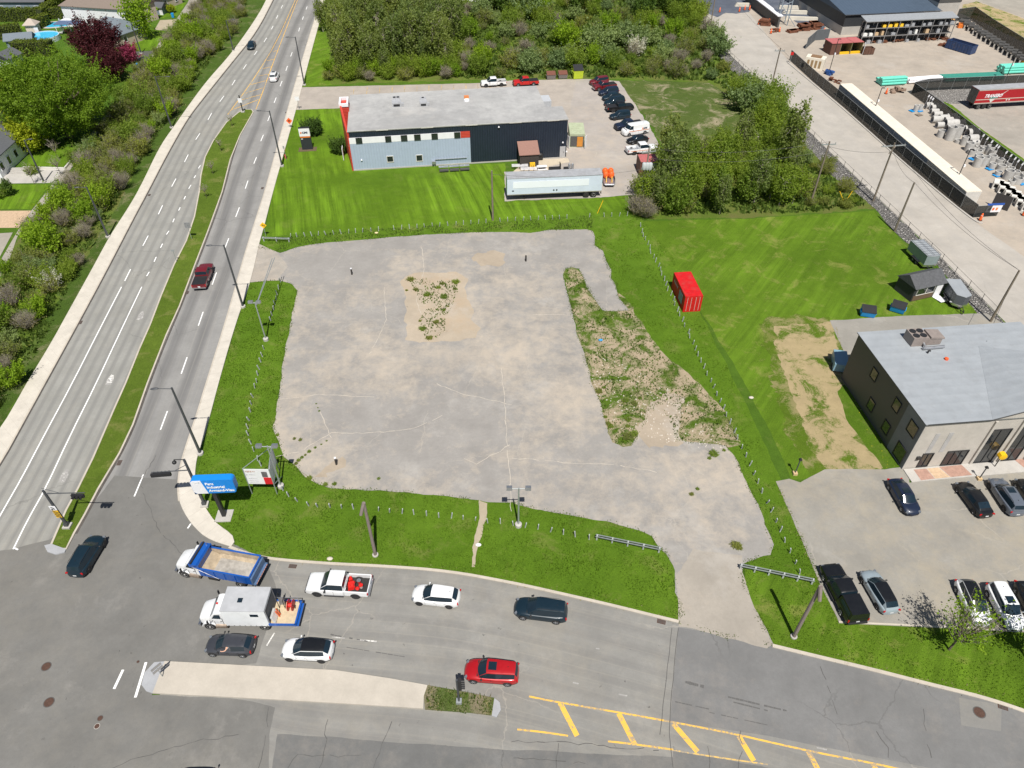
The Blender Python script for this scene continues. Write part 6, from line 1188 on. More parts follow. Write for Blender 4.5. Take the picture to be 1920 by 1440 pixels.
# pools
M_pool=waterm('pool_water',(.05,.42,.66)); M_pl=mat('pool_liner',(.55,.62,.66),.4)
q=G(84,75); t=thing('round_pool','round above ground pool with pale rim and bright blue water','swimming pool',(q.x,q.y,.01)); mb=MB(); mb.lathe((0,0,0),[(3.9,0),(3.9,1.2),(3.72,1.2),(3.72,.9)],32); mb.build('wall',M_pl,t); mb=MB(); mb.lathe((0,0,1.0),[(3.72,0),(3.72,.05)],32); mb.build('water',M_pool,t)
mb=MB(); mb.box(-5.2,-.2,.6,2.4,2.2,1.2); mb.build('deck',M_frw,t)
q=G(108,46); t=thing('inground_pool','kidney shaped in-ground pool beside the white house','swimming pool',(q.x,q.y,.02)); pts=[(math.cos(a)*(4.4+1.0*math.cos(2*a+.6)),math.sin(a)*(2.6+.5*math.sin(a*2))) for a in [2*PI*k/28 for k in range(28)]]
mb=MB(); mb.prism([(x*1.28,y*1.35) for x,y in pts],0,.06); mb.build('coping',M_conc,t); mb=MB(); mb.prism(pts,.06,.075); mb.build('water',M_pool,t)
t=thing('pergola','blue grey pergola roof on white posts between the two pools','pergola',G(110,66),.0); mb=MB(); [mb.box(x,y,1.3,.12,.12,2.6) for x in(0,6) for y in(0,3)]; mb.build('post',M_whitew,t); mb=MB(); mb.box(3,1.5,2.7,6.6,3.6,.12); mb.build('roof',mat('blue_canopy',(.10,.14,.24),.6),t)
t=thing('porch_frame','white two storey deck with stairs on the side of the big white house','deck',G(121,58),-.2); mb=MB(); [mb.box(x,y,1.6,.15,.15,3.2) for x in(0,2.4) for y in(-.4,1.6)]; mb.build('post',M_whitew,t); mb=MB(); mb.box(1.2,.6,2.6,2.8,2.4,.12); mb.build('platform',M_whitew,t); mb=MB(); [mb.box(1.2,-1.0-k*.28,2.4-k*.28,1.2,.3,.06) for k in range(8)]; mb.build('stair',M_whitew,t)
for px,py,lab in((325,33,'blue wheeled bin at the drive in front of the upper garden'),(261,128,'blue wheeled bin beside the dark driveway by the pink shrub')):
    t=small('wheeled_bin',lab,'bin',px,py,.2); mb=MB(); mb.box(0,0,.55,.6,.7,1.0,taper=1.12); mb.build('bin',M_bblue,t); mb=MB(); mb.box(0,0,1.1,.72,.85,.08); mb.build('lid',M_bblue,t); mb=MB(); mb.lathe((0,.35,.12),[(.12,-.3),(.12,.3)],10,'X'); mb.build('wheel',M_tyre,t)
t=small('bench','orange brown wooden bench near the left edge of the gardens','bench',10,153,.05); mb=MB(); mb.box(0,0,.45,4,.9,.5); mb.build('seat',mat('orange_wood',(.42,.15,.04),.6),t)
t=small('garden_steps','low wide steps leading up to the bungalow','steps',35,324,.05)
for k in range(3): mb=MB(); mb.box(0,k*.5,.08+k*.14,3.0,.5,.14); mb.build('step',M_conc,t)
t=thing('low_wall','low pale garden wall along the bungalow lawn and the street','wall',(0,0,0)); 
p=[Vector(x) for x in GP([(45,316),(122,318),(150,285),(170,262)])]; mb=MB()
for a,b in zip(p[:-1],p[1:]): mb.box((a.x+b.x)/2,(a.y+b.y)/2,.2,(b-a).length,.25,.4,rz=math.atan2(b.y-a.y,b.x-a.x))
mb.build('wall_run',M_frw,t)
# ================================================================== POLES, SIGNALS, SIGNS
M_pole=mat('dark_grey_pole',(.085,.09,.10),.5,.3,.08,1); M_galv=mat('galvanised_steel',(.42,.45,.46),.45,.5,.12,3); M_wood=mat('weathered_pole_wood',(.20,.165,.13),.9,0,.2,3); M_bwood=mat('grey_brown_post',(.22,.18,.165),.85,0,.15,2)
SUNP=None
def lamp(label,base,top,head,group='tall street lamps along the boulevard',name='street_lamp',base_h=True,z0=.12):
    h=hfrom(base,top[1]); q=G(*base); hd=G(head[0],head[1],h); v=hd-q; v.z=0; L=v.length
    t=thing(name,label,'street lamp',(q.x,q.y,0),math.atan2(v.y,v.x),group)
    mb=MB(); mb.tube((0,0,.25),(0,0,h),.16,.10,12); mb.build('pole',M_pole,t,40)
    mb=MB(); mb.lathe((0,0,0),[(.36,0),(.36,.26),(.30,.28)],14); mb.build('base',M_conc,t,40)
    mb=MB(); mb.tube((0,0,h-.15),(L-.5,0,h+.05),.045,.035,8); mb.build('arm',M_pole,t,40)
    mb=MB(); mb.ell((L-.3,0,h+.04),.45,.17,.09,10,6); mb.build('lamp_head',M_pole,t,60); return t
lamp('tall dark street lamp nearest the camera, on the grass side of the sidewalk',(376,851),(322,727),(284,730))
lamp('tall dark street lamp beside the lot entrance, level with the dark red pickup',(456,576),(418,459),(388,461))
lamp('tall dark street lamp by the office lawn',(529,312),(504,208),(482,208))
lamp('tall dark street lamp at the office drive entrance',(571,160),(553,69),(536,70))
lamp('tall dark street lamp highest in view on the boulevard',(596,22),(590,-40),(575,-40))
gs='street lamps behind the sidewalk in the shrub strip'
lamp('lamp pole at the low end of the shrub strip, beside the left sidewalk',(203,445),(165,350),(140,352),gs); lamp('lamp pole in the middle of the shrub strip by the sidewalk',(322,240),(292,143),(318,144),gs)
lamp('lamp pole at the upper end of the shrub strip by the sidewalk',(438,96),(424,38),(440,37),gs)
gr='thin street lamps of the suburban street'
lamp('thin lamp pole beside the pale driveway of the bungalow',(83,342),(48,262),(60,261),gr); lamp('thin lamp pole beside the red shrub on the suburban street',(265,101),(247,42),(262,39),gr)
def signal_head(t,x,y,z,n=4,horizontal=True,back=True,lit=None):
    hb_=MB(); L=.36*n+.1
    if horizontal: hb_.box(x,y,z,L,.24,.40)
    else: hb_.box(x,y,z,.40,.24,L)
    h=hb_.build('signal_head',M_trim,t)
    for k in range(n):
        o=(k-(n-1)/2)*.36; c=(x+o,y-.13,z) if horizontal else (x,y-.13,z+o)
        m=MB(); m.lathe(c,[(.14,0),(.15,-.22),(.135,-.22),(.12,-.01)],12,'Y'); m.build('visor',M_trim,h,40)
        m=MB(); m.lathe(c,[(.12,0),(.12,-.02)],12,'Y'); m.build('lens',mat(['dark_red_lens','dark_amber_lens','dark_green_lens','dark_green_lens','dark_green_lens'][k],[(.12,.01,.01),(.14,.07,.01),(.01,.09,.05),(.01,.09,.05),(.01,.09,.05)][k],.3),h)
    return h
def signal(label,base,top,armz,armhead,n):
    h=hfrom(base,top[1]); q=G(*base); e=G(armhead[0],armhead[1],armz); v=e-q; v.z=0; L=v.length; rz=math.atan2(v.y,v.x)
    t=thing('traffic_signal',label,'traffic light',(q.x,q.y,0),rz,'traffic signals at the junction')
    mb=MB(); mb.tube((0,0,.3),(0,0,h),.17,.12,12); mb.build('pole',M_pole,t,40); mb=MB(); mb.box(0,0,.15,.75,.75,.3); mb.build('base',M_conc,t); mb=MB(); mb.box(0,0,.5,.4,.4,.4); mb.build('collar',M_pole,t)
    mb=MB(); mb.tube((0,0,armz),(L,0,armz+.1),.06,.045,8); mb.tube((0,0,armz+.8),(L*.35,0,armz+.12),.03); mb.build('arm',M_pole,t,40); return t,h,L
t,h,L=signal('traffic signal pole with a five lamp horizontal head beside the blue park sign',(385,948),(344,862),5.6,(284,887),5)
# the heads must face the camera side (-Y world); the arm points to -X so local +y faces the camera
signal_head(t,L-.9,.18,5.45,5) 
for c in t.children:
    if c.name.startswith('signal_head'): c.rotation_euler=(0,0,0)
mb=MB(); mb.box(.0,.25,3.0,.5,.3,1.3); mb.build('pedestrian_head',M_trim,t); mb=MB(); mb.tube((0,0,h),(.9,0,h+.1),.05); mb.tube((.9,0,h+.1),(1.0,0,h-.2),.05); mb.ell((1.0,0,h-.3),.22,.22,.2); mb.build('camera',M_trim,t,60)
mb=MB(); mb.box(-.35,0,3.6,.35,.35,.6); mb.build('control_box',M_trim,t)
t,h,L=signal('traffic signal on the grass median tip with a white arrow sign and yellow chevrons',(128,988),(85,920),5.3,(160,925),3)
signal_head(t,L-.7,-.18,5.15,3)
mb=MB(); mb.box(-.02,-.20,3.3,.62,.03,.62); mb.build('keep_right_sign',M_whitew,t); mb=MB(); mb.path([(-.18,-.23,3.45),(.0,-.23,3.35),(.1,-.23,3.15)],.045); mb.box(-.15,-.23,3.12,.16,.02,.16); mb.build('arrow',M_trim,t)
mb=MB(); mb.box(.0,-.20,2.35,.55,.03,1.1); ys=mb.build('chevron_sign',MATS['yellow_plastic'],t)
for k in range(4): mb=MB(); mb.box(.0,-.225,1.95+k*.26,.58,.02,.09,ry=.6); mb.build('stripe',M_trim,ys)
# vertical signal on the planted island (seen from above and behind)
q=G(861,1318); h=4.0; t=thing('traffic_signal','low traffic signal with a column of visors on the planted island','traffic light',(q.x,q.y,.13),0)
mb=MB(); mb.tube((0,0,0),(0,0,h),.10,.09,10); mb.build('pole',M_pole,t,40); mb=MB(); mb.box(0,0,.15,.45,.45,.35); mb.build('base',M_galv,t)
mb=MB(); mb.box(.22,0,h-.75,.26,.36,1.5); hd=mb.build('signal_head',M_trim,t)
for k in range(4): m=MB(); m.lathe((.38,0,h-1.3+k*.36),[(.13,-.05),(.15,.22),(.13,.22),(.11,0)],12,'X'); m.build('visor',M_trim,hd,40)
# blue industrial park sign
hs=4.2; q=G(421,968); t=thing('park_sign','blue rounded sign reading Parc industriel Armand-Viau on a black post','sign',(q.x,q.y,0),.05)
mb=MB(); mb.box(0,0,.06,1.6,1.5,.12); mb.build('footing',M_conc,t); mb=MB(); mb.box(0,.05,2.2,.36,.40,4.4); mb.build('post',M_trim,t)
mb=MB(); 
def rrect(w_,h_,r,n=5): 
    o=[]
    for cx,cz,a0 in((w_/2-r,h_/2-r,0),(-w_/2+r,h_/2-r,90),(-w_/2+r,-h_/2+r,180),(w_/2-r,-h_/2+r,270)):
        for k in range(n+1): a=R(a0+90*k/n); o.append((cx+math.cos(a)*r,cz+math.sin(a)*r))
    return o
def vprism(poly,y0,y1,cx=0,cz=0):
    mb=MB(); n=len(poly); tr=tessellate_polygon([[Vector((x,z_,0)) for x,z_ in poly]]); mb.add([(x+cx,y0,z_+cz) for x,z_ in poly]+[(x+cx,y1,z_+cz) for x,z_ in poly],[(i,(i+1)%n,n+(i+1)%n,n+i) for i in range(n)]+[tuple(f) for f in tr]+[tuple(n+i for i in f) for f in tr]); return mb
sgw,sgh,scx,scz=4.1,1.95,.35,5.05
vprism(rrect(sgw,sgh,.35),-.3,.45,scx,scz).build('sign_box',mat('sign_blue',(.01,.22,.66),.4,0,.04,1),t)
wp_=[(-sgw/2+.03,sgh/2-.25),(-sgw/2+.25,sgh/2-.03),(-sgw/2+1.05,sgh/2-.03),(-sgw/2+1.35,-sgh/2+.03),(-sgw/2+.3,-sgh/2+.03),(-sgw/2+.03,-sgh/2+.3)]
vprism(wp_,-.33,-.30,scx,scz).build('white_field',M_whitew,t)
mb=MB(); [mb.box(scx-1.55+k*.15,-.335,scz+.62+.05*(k%2),.11,.02,.05) for k in range(4)]; mb.box(scx-1.2,-.335,scz+.75,.12,.02,.1); mb.build('crest',mat('pale_blue_grey',(.40,.45,.5),.5),t)
for k,s_ in enumerate(('Parc','industriel','Armand-Viau')): text('lettering',s_,.46,mat('sign_white',(.85,.87,.88),.5),t,Vector((scx-.68+k*.06,-.34,scz+.45-k*.50)),FR,.01,bold=.012)
# estate billboard: two white boards in a V on a tube frame
q=G(520,905); t=thing('estate_billboard','white V shaped property billboard with a red corner and a portrait panel','billboard',(G(497,925).x,G(497,925).y,0),.03)
p0=Vector((-1.35,0,0)); p1=Vector((1.3,-.12,0)); p2=Vector((.9,3.0,0)); z0_,z1_=1.6,3.9
def vboard(nm,a,b,z0,z1,m,th=.05,off=0): 
    dx=(b-a).normalized(); nn=Vector((dx.y,-dx.x,0)); mb=MB(); A,B=a+nn*off,b+nn*off; mb.add([A+Vector((0,0,z0)),B+Vector((0,0,z0)),B+Vector((0,0,z1)),A+Vector((0,0,z1))]+[v-nn*th+Vector((0,0,zz)) for v,zz in((A,z0),(B,z0),(B,z1),(A,z1))],[(0,1,2,3),(7,6,5,4),(0,4,5,1),(1,5,6,2),(2,6,7,3),(3,7,4,0)]); return mb.build(nm,m,t)
vboard('front_board',p0,p1,z0_,z1_,M_whitew); vboard('side_board',p1+Vector((.05,.1,0)),p2,z0_,z1_,M_whitew)
a=p0.lerp(p1,.68); vboard('red_panel',a,p1,z0_+.02,z0_+1.05,mat('sign_red',(.62,.015,.03),.5),.02,.015)
a=p0.lerp(p1,.66); b=p0.lerp(p1,.88); vboard('portrait_panel',a,b,z0_+1.1,z0_+1.95,mat('portrait_dark',(.14,.13,.14),.6,0,.4,4),.02,.015)
c1=mat('print_grey',(.48,.48,.5),.6)
text('lettering','TERRAIN',.30,mat('print_brown',(.42,.22,.14),.6),t,p0.lerp(p1,.05)+Vector((0,-.04,z1_-.35)),FR,.006); text('lettering','A VENDRE',.30,c1,t,p0.lerp(p1,.05)+Vector((0,-.04,z1_-.8)),FR,.006)
mb=MB(); [mb.box(-.6,-.07,z0_+.4+k*.3,.9,.02,.05) for k in range(3)]; mb.build('small_print',c1,t)
for a in(p0,p1,p2):
    mb=MB(); mb.tube(a,a+Vector((0,0,z1_+.1)),.06); mb.build('post',M_galv,t)
mb=MB(); mb.path([p0+Vector((0,0,z1_+.08)),p2+Vector((0,0,z1_+.08)),p1+Vector((0,0,z1_+.08))],.04); mb.tube(p0+Vector((0,.1,1.5)),p0+Vector((.6,2.2,0)),.05); mb.tube(p1+Vector((0,.1,1.5)),p1+Vector((.0,2.4,0)),.05); mb.build('brace',M_galv,t)
# twin flood lamp poles of the lot
def flood(label,base,top,n=2,span=.9,grp='galvanised floodlight poles of the empty lot'):
    h=hfrom(base,top[1]); q=G(*base); t=thing('floodlight_pole',label,'light pole',(q.x,q.y,0),0,grp)
    mb=MB(); mb.tube((0,0,0),(0,0,h),.10,.07,10); mb.build('pole',M_galv,t,40); mb=MB(); mb.lathe((0,0,0),[(.35,0),(.35,.35),(.28,.4)],12); mb.build('base',M_conc,t,40)
    mb=MB(); mb.tube((-span,0,h-.1),(span,0,h-.1),.05); mb.build('cross_arm',M_galv,t)
    for k in range(n): s=-1+2*k/(n-1) if n>1 else 0; mb=MB(); mb.box(s*span,-.1,h+.12,.55,.42,.34,rx=-.3); mb.build('lamp_head',M_rim,t)
    return t
flood('two headed floodlight pole on the south lawn beside the empty lot',(972,986),(967,915))
flood('floodlight pole standing behind the white billboard',(527,913),(497,836),2,.8)
flood('leaning steel pole with an outrigger by the lot entrance',(499,638),(482,567),2,.5)
mb=MB(); q=G(482,567,5.6); a=G(499,638)+Vector((-.1,0,5.4)); b=G(525,540)+Vector((0,0,5.0)); mb.tube(a,b,.05); mb.tube(a+Vector((0,.4,0)),b+Vector((.3,.2,0)),.05); o=mb.build('outrigger_arm',M_galv); tag(o,'pair of pale steel tubes reaching from the leaning pole at the entrance','bracket')
# bent wooden posts
def bentpost(label,base,top,tip,hh=8.0):
    h=hfrom(base,top[1]); q=G(*base); e=G(tip[0],tip[1],h-1.2); v=e-q; v.z=0
    t=thing('bent_post',label,'post',(q.x,q.y,0),0,'thick brown posts with a drooping arm'); mb=MB(); mb.tube((0,0,0),(0,0,h),.17,.14,8); mb.build('post',M_bwood,t,30); mb=MB(); mb.tube((0,0,h),(v.x,v.y,h-1.4),.17,.15,8); mb.build('arm',M_bwood,t,30); mb=MB(); mb.lathe((0,0,0),[(.3,0),(.3,.15)],10); mb.build('base',M_conc,t)
bentpost('brown post with a drooping arm in the middle of the south lawn',(704,1041),(685,943),(676,963)); bentpost('brown post with a drooping arm beside the long black pickup',(1488,1194),(1535,1099),(1538,1124))
# parking lot lamps, street signs
def lowlamp(label,base,top,sq=None):
    h=hfrom(base,top[1]); q=G(*base); t=thing('bollard_lamp',label,'lamp',(q.x,q.y,0)); mb=MB(); mb.tube((0,0,0),(0,0,h),.06); mb.build('pole',M_pole,t); mb=MB(); mb.box(0,0,h,.32,.32,.2,taper=.6); mb.build('lamp_head',M_trim,t); mb=MB(); mb.box(0,0,.15,.45,.45,.3); mb.build('base',mat('tan_block',(.55,.40,.22),.8),t)
lowlamp('short black lamp on a tan block at the corner of the bare patch',(1490,889),(1500,861)); lowlamp('short black lamp on a block between the black coupe and the slate suv',(1835,899),(1857,876))
def signpost(name,label,base,h,panel,w_=.6,hh=.6,diamond=False,rz=0.0,post=M_galv,cat='sign'):
    q=G(*base); t=thing(name,label,cat,(q.x,q.y,.0),rz); mb=MB(); mb.tube((0,0,0),(0,0,h),.04); mb.build('post',post,t); mb=MB(); mb.box(0,-.06,h-.1,w_,.04,hh,ry=PI/4 if diamond else 0); mb.build('panel',panel,t); return t
M_yel=mat('warning_yellow',(.85,.50,.01),.5); M_org=mat('safety_orange',(.82,.13,.02),.5)
t=signpost('warning_sign','yellow diamond warning sign at the lot entrance sidewalk',(499,443),2.1,M_yel,.75,.75,True); mb=MB(); mb.box(-.1,-.10,2.05,.16,.02,.2); mb.box(.15,-.10,1.95,.16,.02,.2); mb.build('symbol',M_trim,t)
t=signpost('road_work_sign','orange diamond road work sign beside the office lawn sidewalk',(545,240),1.6,M_org,.9,.9,True); mb=MB(); mb.box(0,-.10,1.5,.35,.02,.25); mb.build('symbol',M_trim,t)
signpost('entrance_sign','square white sign at the office drive entrance',(561,205),2.4,M_whitew,.9,.8)
signpost('lane_sign','back of a grey sign on the top half of the grass median',(360,449),2.6,M_rim,.9,.9,rz=PI)
signpost('lane_sign','small dark sign on the median kerb above the dark red pickup',(332,492),2.2,M_galv,.5,.3)
signpost('street_sign','bare metal sign post by the office lawn sidewalk above the signal lamp',(537,300),2.6,M_galv,.3,.5)
t=signpost('traffic_island_sign','thin rusty post with two grey boards leaning on the concrete island',(306,1270),2.0,M_rim,.9,.3,rz=.9); mb=MB(); mb.box(.0,-.06,1.45,.9,.04,.3,ry=.0); mb.build('panel',M_rim,t)
t=thing('median_marker','white sign on a black striped post at the tip of the median','sign',G(456,211)); mb=MB(); mb.tube((0,0,0),(0,0,3.6),.12); mb.build('post',M_trim,t); mb=MB(); mb.box(0,-.16,2.6,.8,.04,.9); mb.build('panel',M_whitew,t); mb=MB(); mb.box(0,0,.15,.7,.7,.3); mb.build('base',M_conc,t)
signpost('stop_sign','small red stop sign back at the yard entrance',(1481,118),2.3,mat('stop_red',(.55,.02,.02),.5),.7,.7)
t=thing('letter_box','yellow rounded box hanging by the walkway of the glazed office','box',G(1864,876)); mb=MB(); mb.tube((0,0,0),(0,0,1.6),.05); mb.build('post',M_trim,t); mb=MB(); mb.lathe((0,0,1.9),[(.3,-.3),(.42,-.27),(.42,.27),(.3,.3)],8,'Y'); mb.build('box_body',M_yel,t,30)
t=small('hydrant','red fire hydrant beside the office lawn sidewalk','hydrant',536,297); mb=MB(); mb.lathe((0,0,0),[(.16,0),(.16,.1),(.11,.12),(.11,.6),(.14,.62),(.10,.75),(.02,.82)],12); mb.tube((-.2,0,.45),(.2,0,.45),.06); mb.build('body',MATS['stop_red'],t,40); mb=MB(); mb.tube((0,0,.7),(.3,0,2.0),.02); mb.build('flag_rod',M_redp,t)
# bollards in the lot
for k,(x,y,dark) in enumerate(((660,515,1),(986,490,1),(631,871,1))):
    t=small('bollard','%s lone dark post standing on the empty lot'%(('white capped, in the upper left part','black, in the upper right part','white capped, near the south west corner')[k]),'bollard',x,y); mb=MB(); mb.tube((0,0,0),(0,0,1.0),.12,.12,10); mb.build('post',mat('burnt_post',(.035,.03,.028),.9),t,40)
    if k!=1: mb=MB(); mb.tube((0,0,1.0),(0,0,1.12),.13,.12,10); mb.build('cap',M_whitew,t)
# ---- short guard posts round the lot
pm=None
M_gp=mat('grey_white_post',(.40,.42,.42),.7,0,.15,3,dirt=.2)
def gpost(x,y,lab,grp):
    global pm
    q=G(x,y); 
    if pm is None:
        mb=MB(); mb.box(0,0,.38,.09,.12,.76); mb.box(.0,-.08,.5,.06,.05,.4); pm=mb.mesh('guard_post',M_gp)
    o=link('guard_post',pm); o.location=(q.x,q.y,0); o.rotation_euler=(R(random.uniform(-10,10)),R(random.uniform(-11,11)),random.uniform(-.3,.3)); tag(o,lab,'post',grp)
for x in (545,557,572,585,597,611,626,640,654,667,680,696,710,739,753,768,782,796,811,824,840,855,869,883,897,911,938,952,966,981,995,1009,1023,1036,1049,1063,1105,1133,1147,1161,1176):
    y=447-(x-545)*(447-405)/ (1176-545)*1.0; y=445.5-(min(x,960)-545)*.075-(max(x,960)-960)*.045; gpost(x,y,'short pale guard post in the row between the office lawn and the lot','guard posts along the north edge of the lot')
E1=[(965,245),(975,290),(985,320),(1000,345),(1018,380),(1035,410),(1040,445),(1062,480),(1075,510),(1098,545),(1115,575),(1122,610),(1142,650),(1152,685),(1165,725),(1190,760),(1212,800),(1218,835),(1240,880),(1258,915),(1277,955),(1293,995),(1322,1045),(1332,1080),(1357,1125),(1373,1170),(1394,1215),(1417,1262),(1438,1308),(1462,1360),(1490,1410)]
E2=[(1508,15),(1535,72),(1558,122),(1583,175),(1607,228),(1632,283),(1665,352),(1690,400),(1722,468),(1752,532),(1780,597),(1810,665),(1843,730),(1872,803),(1908,880)]
E3=[(20,945),(57,1022),(88,1092),(125,1172),(163,1250),(202,1332),(235,1410)]
for l,ox,oy in((E1,960,360),(E2,960,720),(E3,1440,720)):
    for x,y in l: gpost(ox+x/4,oy+y/4+4,'short pale guard post in the slanting row east of the lot','guard posts along the east edge of the lot')
Wp=[(480+x/4,360+y/4) for x,y in((185,660),(170,715),(160,755),(152,795),(143,830),(133,870),(122,910),(112,950),(60,1165),(50,1220),(38,1262),(27,1315),(15,1360),(5,1415))]+[(x/4,720+y/4) for x,y in((1912,15),(1900,85),(1888,140),(1880,195),(1870,260),(1862,320),(1865,372),(1885,435),(1905,490))]+[(483,860),(490,870)]
for x,y in Wp: gpost(x,y+4,'short pale guard post in the row on the west lawn','guard posts along the west edge of the lot')
for x,y in((205,785),(248,828),(312,865),(397,898),(463,907),(557,910),(643,915),(732,922),(918,935),(1003,947),(1095,955),(1185,963),(1280,972),(1372,985),(1465,990),(1552,998),(1645,1008),(1738,1025),(1832,1030)): gpost(480+x/4,720+y/4+4,'short pale guard post in the row across the south lawn','guard posts along the south edge of the lot')
for x,y in((10,1045),(98,1060),(195,1073),(288,1093),(385,1112),(475,1130),(578,1150)): gpost(960+x/4,720+y/4+4,'short pale guard post in the row across the south lawn','guard posts along the south edge of the lot')
def guardrail(label,a,b,n):
    A,B=G(*a),G(*b); L=(B-A).length; t=thing('guard_rail',label,'guard rail',(A.x,A.y,0),math.atan2((B-A).y,(B-A).x)); 
    mb=MB()
    for s in(-.12,.12): mb.box(L/2,s,.62,L,.06,.12)
    mb.build('rail',M_galv,t); 
    for k in range(n): mb=MB(); mb.box(L*(k+.1)/(n-.8),0,.38,.14,.18,.76); mb.build('post',M_gp,t)
guardrail('galvanised guard rail at the end of the post row on the south lawn',(1116,1011),(1238,1036),5); guardrail('galvanised guard rail right of the sandy driveway',(1385,1066),(1524,1095),6); guardrail('dark end guard rail lying by the north lot entrance sidewalk',(493,452),(545,454),3)
# ---- utility poles and wires
def upole(label,base,top,arms=(),transf=0,lean=None,grp='wooden utility poles'):
    h=hfrom(base,top[1]); q=G(*base); t=thing('utility_pole',label,'utility pole',(q.x,q.y,0),0,grp); mb=MB(); mb.tube((0,0,0),(0,0,h),.17,.12,10); mb.build('pole',M_wood,t,40)
    for k,(z_,w_,a) in enumerate(arms): mb=MB(); mb.box(0,0,h-z_,w_,.14,.14,rz=a); mb.build('cross_arm',M_wood if k else M_galv,t); mb=MB(); [mb.tube((math.cos(a)*s*w_/2,math.sin(a)*s*w_/2,h-z_),(math.cos(a)*s*w_/2,math.sin(a)*s*w_/2,h-z_+.3),.05) for s in(-.9,-.3,.9)]; mb.build('insulator',M_rim,t)
    for k in range(transf): mb=MB(); mb.lathe(((-.5,.5,.0)[k],-.3,h-3.4),[(.30,0),(.34,.1),(.34,1.0),(.25,1.12)],14); mb.build('transformer',mat('pale_transformer',(.45,.48,.49),.5),t,40)
    return t,q+Vector((0,0,h))
_,P1=upole('wooden pole with three transformers at the corner of the thicket',(1202,392),(1217,278),((.6,2.4,.3),(3.4,2.0,.3)),3)
_,P2=upole('thin pale pole on the office lawn beside the white trailer',(924,413),(926,320)); P2v=P2
_,P3=upole('tall pole with a wide double cross arm beside the east road',(1637,377),(1680,268),((.5,4.2,.15),(1.2,3.4,.9)))
_,P4=upole('pole with a short cross arm inside the shrubs by the east road',(1519,384),(1553,265),((.5,2.4,.1),))
_,P5=upole('short wooden pole by the ditch fence right of the tall double arm pole',(1677,434),(1716,342))
_,P6=upole('wooden pole above the charcoal office near the right edge',(1857,603),(1910,507))
_,P7=upole('slanting pole with cross arm beside the yard gate',(1443,176),(1470,90),((.6,2.2,0),))
_,P8=upole('pole at the top of the east road beside the wet asphalt',(1330,60),(1345,-40))
def wire(label,a,b,sag=.8,r=.022):
    pts=[a.lerp(b,k/12)-Vector((0,0,sag*4*(k/12)*(1-k/12))) for k in range(13)]; mb=MB(); mb.path(pts,r,4); o=mb.build('power_line',M_trim); tag(o,label,'wire','overhead wires along the east road')
wl='thin dark overhead wire strung above the east road'
wire('thin overhead wire from the top of the east road to the gate pole',P8,P7); wire('thin overhead wire from the gate pole to the tall double arm pole',P7,P3); wire('thin overhead wire from the tall double arm pole to the short ditch pole',P3-Vector((0,0,1)),P5); wire('overhead wire sagging from the tall double arm pole to the right edge pole',P3,P6,1.5); wire('overhead wire from the short ditch pole to the right edge pole',P5,P6,.8)
wire('long wire from the shrub pole to the transformer pole',P4,P1,1.2); wire('second lower wire from the shrub pole to the transformer pole',P4-Vector((0,0,1.6)),P1-Vector((0,0,1.6)),1.2); wire('wire crossing from the shrub pole to the tall double arm pole',P4-Vector((0,0,.8)),P3-Vector((0,0,1.5)),.5); wire('wire from the thin lawn pole across the white trailer to the transformer pole',P2-Vector((0,0,.6)),P1-Vector((0,0,3.4)),.9); wire('wire from the right edge pole down to the pale roofed office',P6-Vector((0,0,3)),G(1850,640,7.2),.6)
for k,(a,b) in enumerate((((1120,400),(1132,388)),((1583,382),(1578,368)))):
    q=G(*a); t=thing('guy_wire_guard','yellow guy wire guard %s'%(('at the lawn end of the north post row','in the scrub above the mown field')[k]),'guard',(q.x,q.y,0)); mb=MB(); mb.tube((0,0,0),(.8,.3,2.2),.05); mb.build('sleeve',M_yel,t)
    if k: mb=MB(); mb.tube((.1,.1,0),(-1.2,.6,2.0),.05); mb.build('sleeve',M_yel,t)
# ---- fences
M_mesh=mat('black_windscreen_mesh',(.022,.026,.026),.85,0,.25,1.5)
_n=M_mesh.node_tree; _t2=_n.nodes.new('ShaderNodeBsdfTransparent'); _m=_n.nodes.new('ShaderNodeMixShader'); _m.inputs[0].default_value=.27; _n.links.new(_n.nodes['Principled BSDF'].outputs[0],_m.inputs[1]); _n.links.new(_t2.outputs[0],_m.inputs[2]); _n.links.new(_m.outputs[0],_n.nodes['Material Output'].inputs[0])
def fence(label,pts,H_=2.2,posts=3.0,m=None,th=.04,pm_=None,grp=None):
    p=GP(pts); o=p[0].copy(); t=thing('mesh_fence',label,'fence',o,0,grp); m=m or M_mesh; mb=MB(); q=resample(p,posts)
    for a,b in zip(q[:-1],q[1:]):
        a_=a-o;b_=b-o; d_=(b-a).normalized(); nn=Vector((-d_.y,d_.x,0))*th/2; mb.add([a_-nn+Vector((0,0,.05)),b_-nn+Vector((0,0,.05)),b_-nn+Vector((0,0,H_)),a_-nn+Vector((0,0,H_)),a_+nn+Vector((0,0,.05)),b_+nn+Vector((0,0,.05)),b_+nn+Vector((0,0,H_)),a_+nn+Vector((0,0,H_))],[(0,1,2,3),(7,6,5,4),(3,2,6,7),(0,4,5,1)])
    mb.build('mesh_panel',m,t); mb=MB(); mb.path([x-o+Vector((0,0,H_+.02)) for x in q],.03,5); mb.build('top_rail',M_galv,t)
    for x in q[::max(1,len(q)//90)]: v=x-o; mb=MB(); mb.tube(v,v+Vector((0,0,H_+.05)),.035,.035,6); mb.build('post',M_galv,t)
    return t
fence('long black windscreen fence between the east road and the cream containers',[(1480,112),(1530,158),(1590,208),(1690,298),(1757,355),(1800,390),(1824,408)],2.3)
fence('black fence end turning back at the yard gate',[(1824,408),(1868,405)],2.1)
fence('black fence beside the concrete pipes and the grass strip',[(1708,176),(1730,192),(1790,236),(1850,284),(1920,336),(2000,395)],2.4)
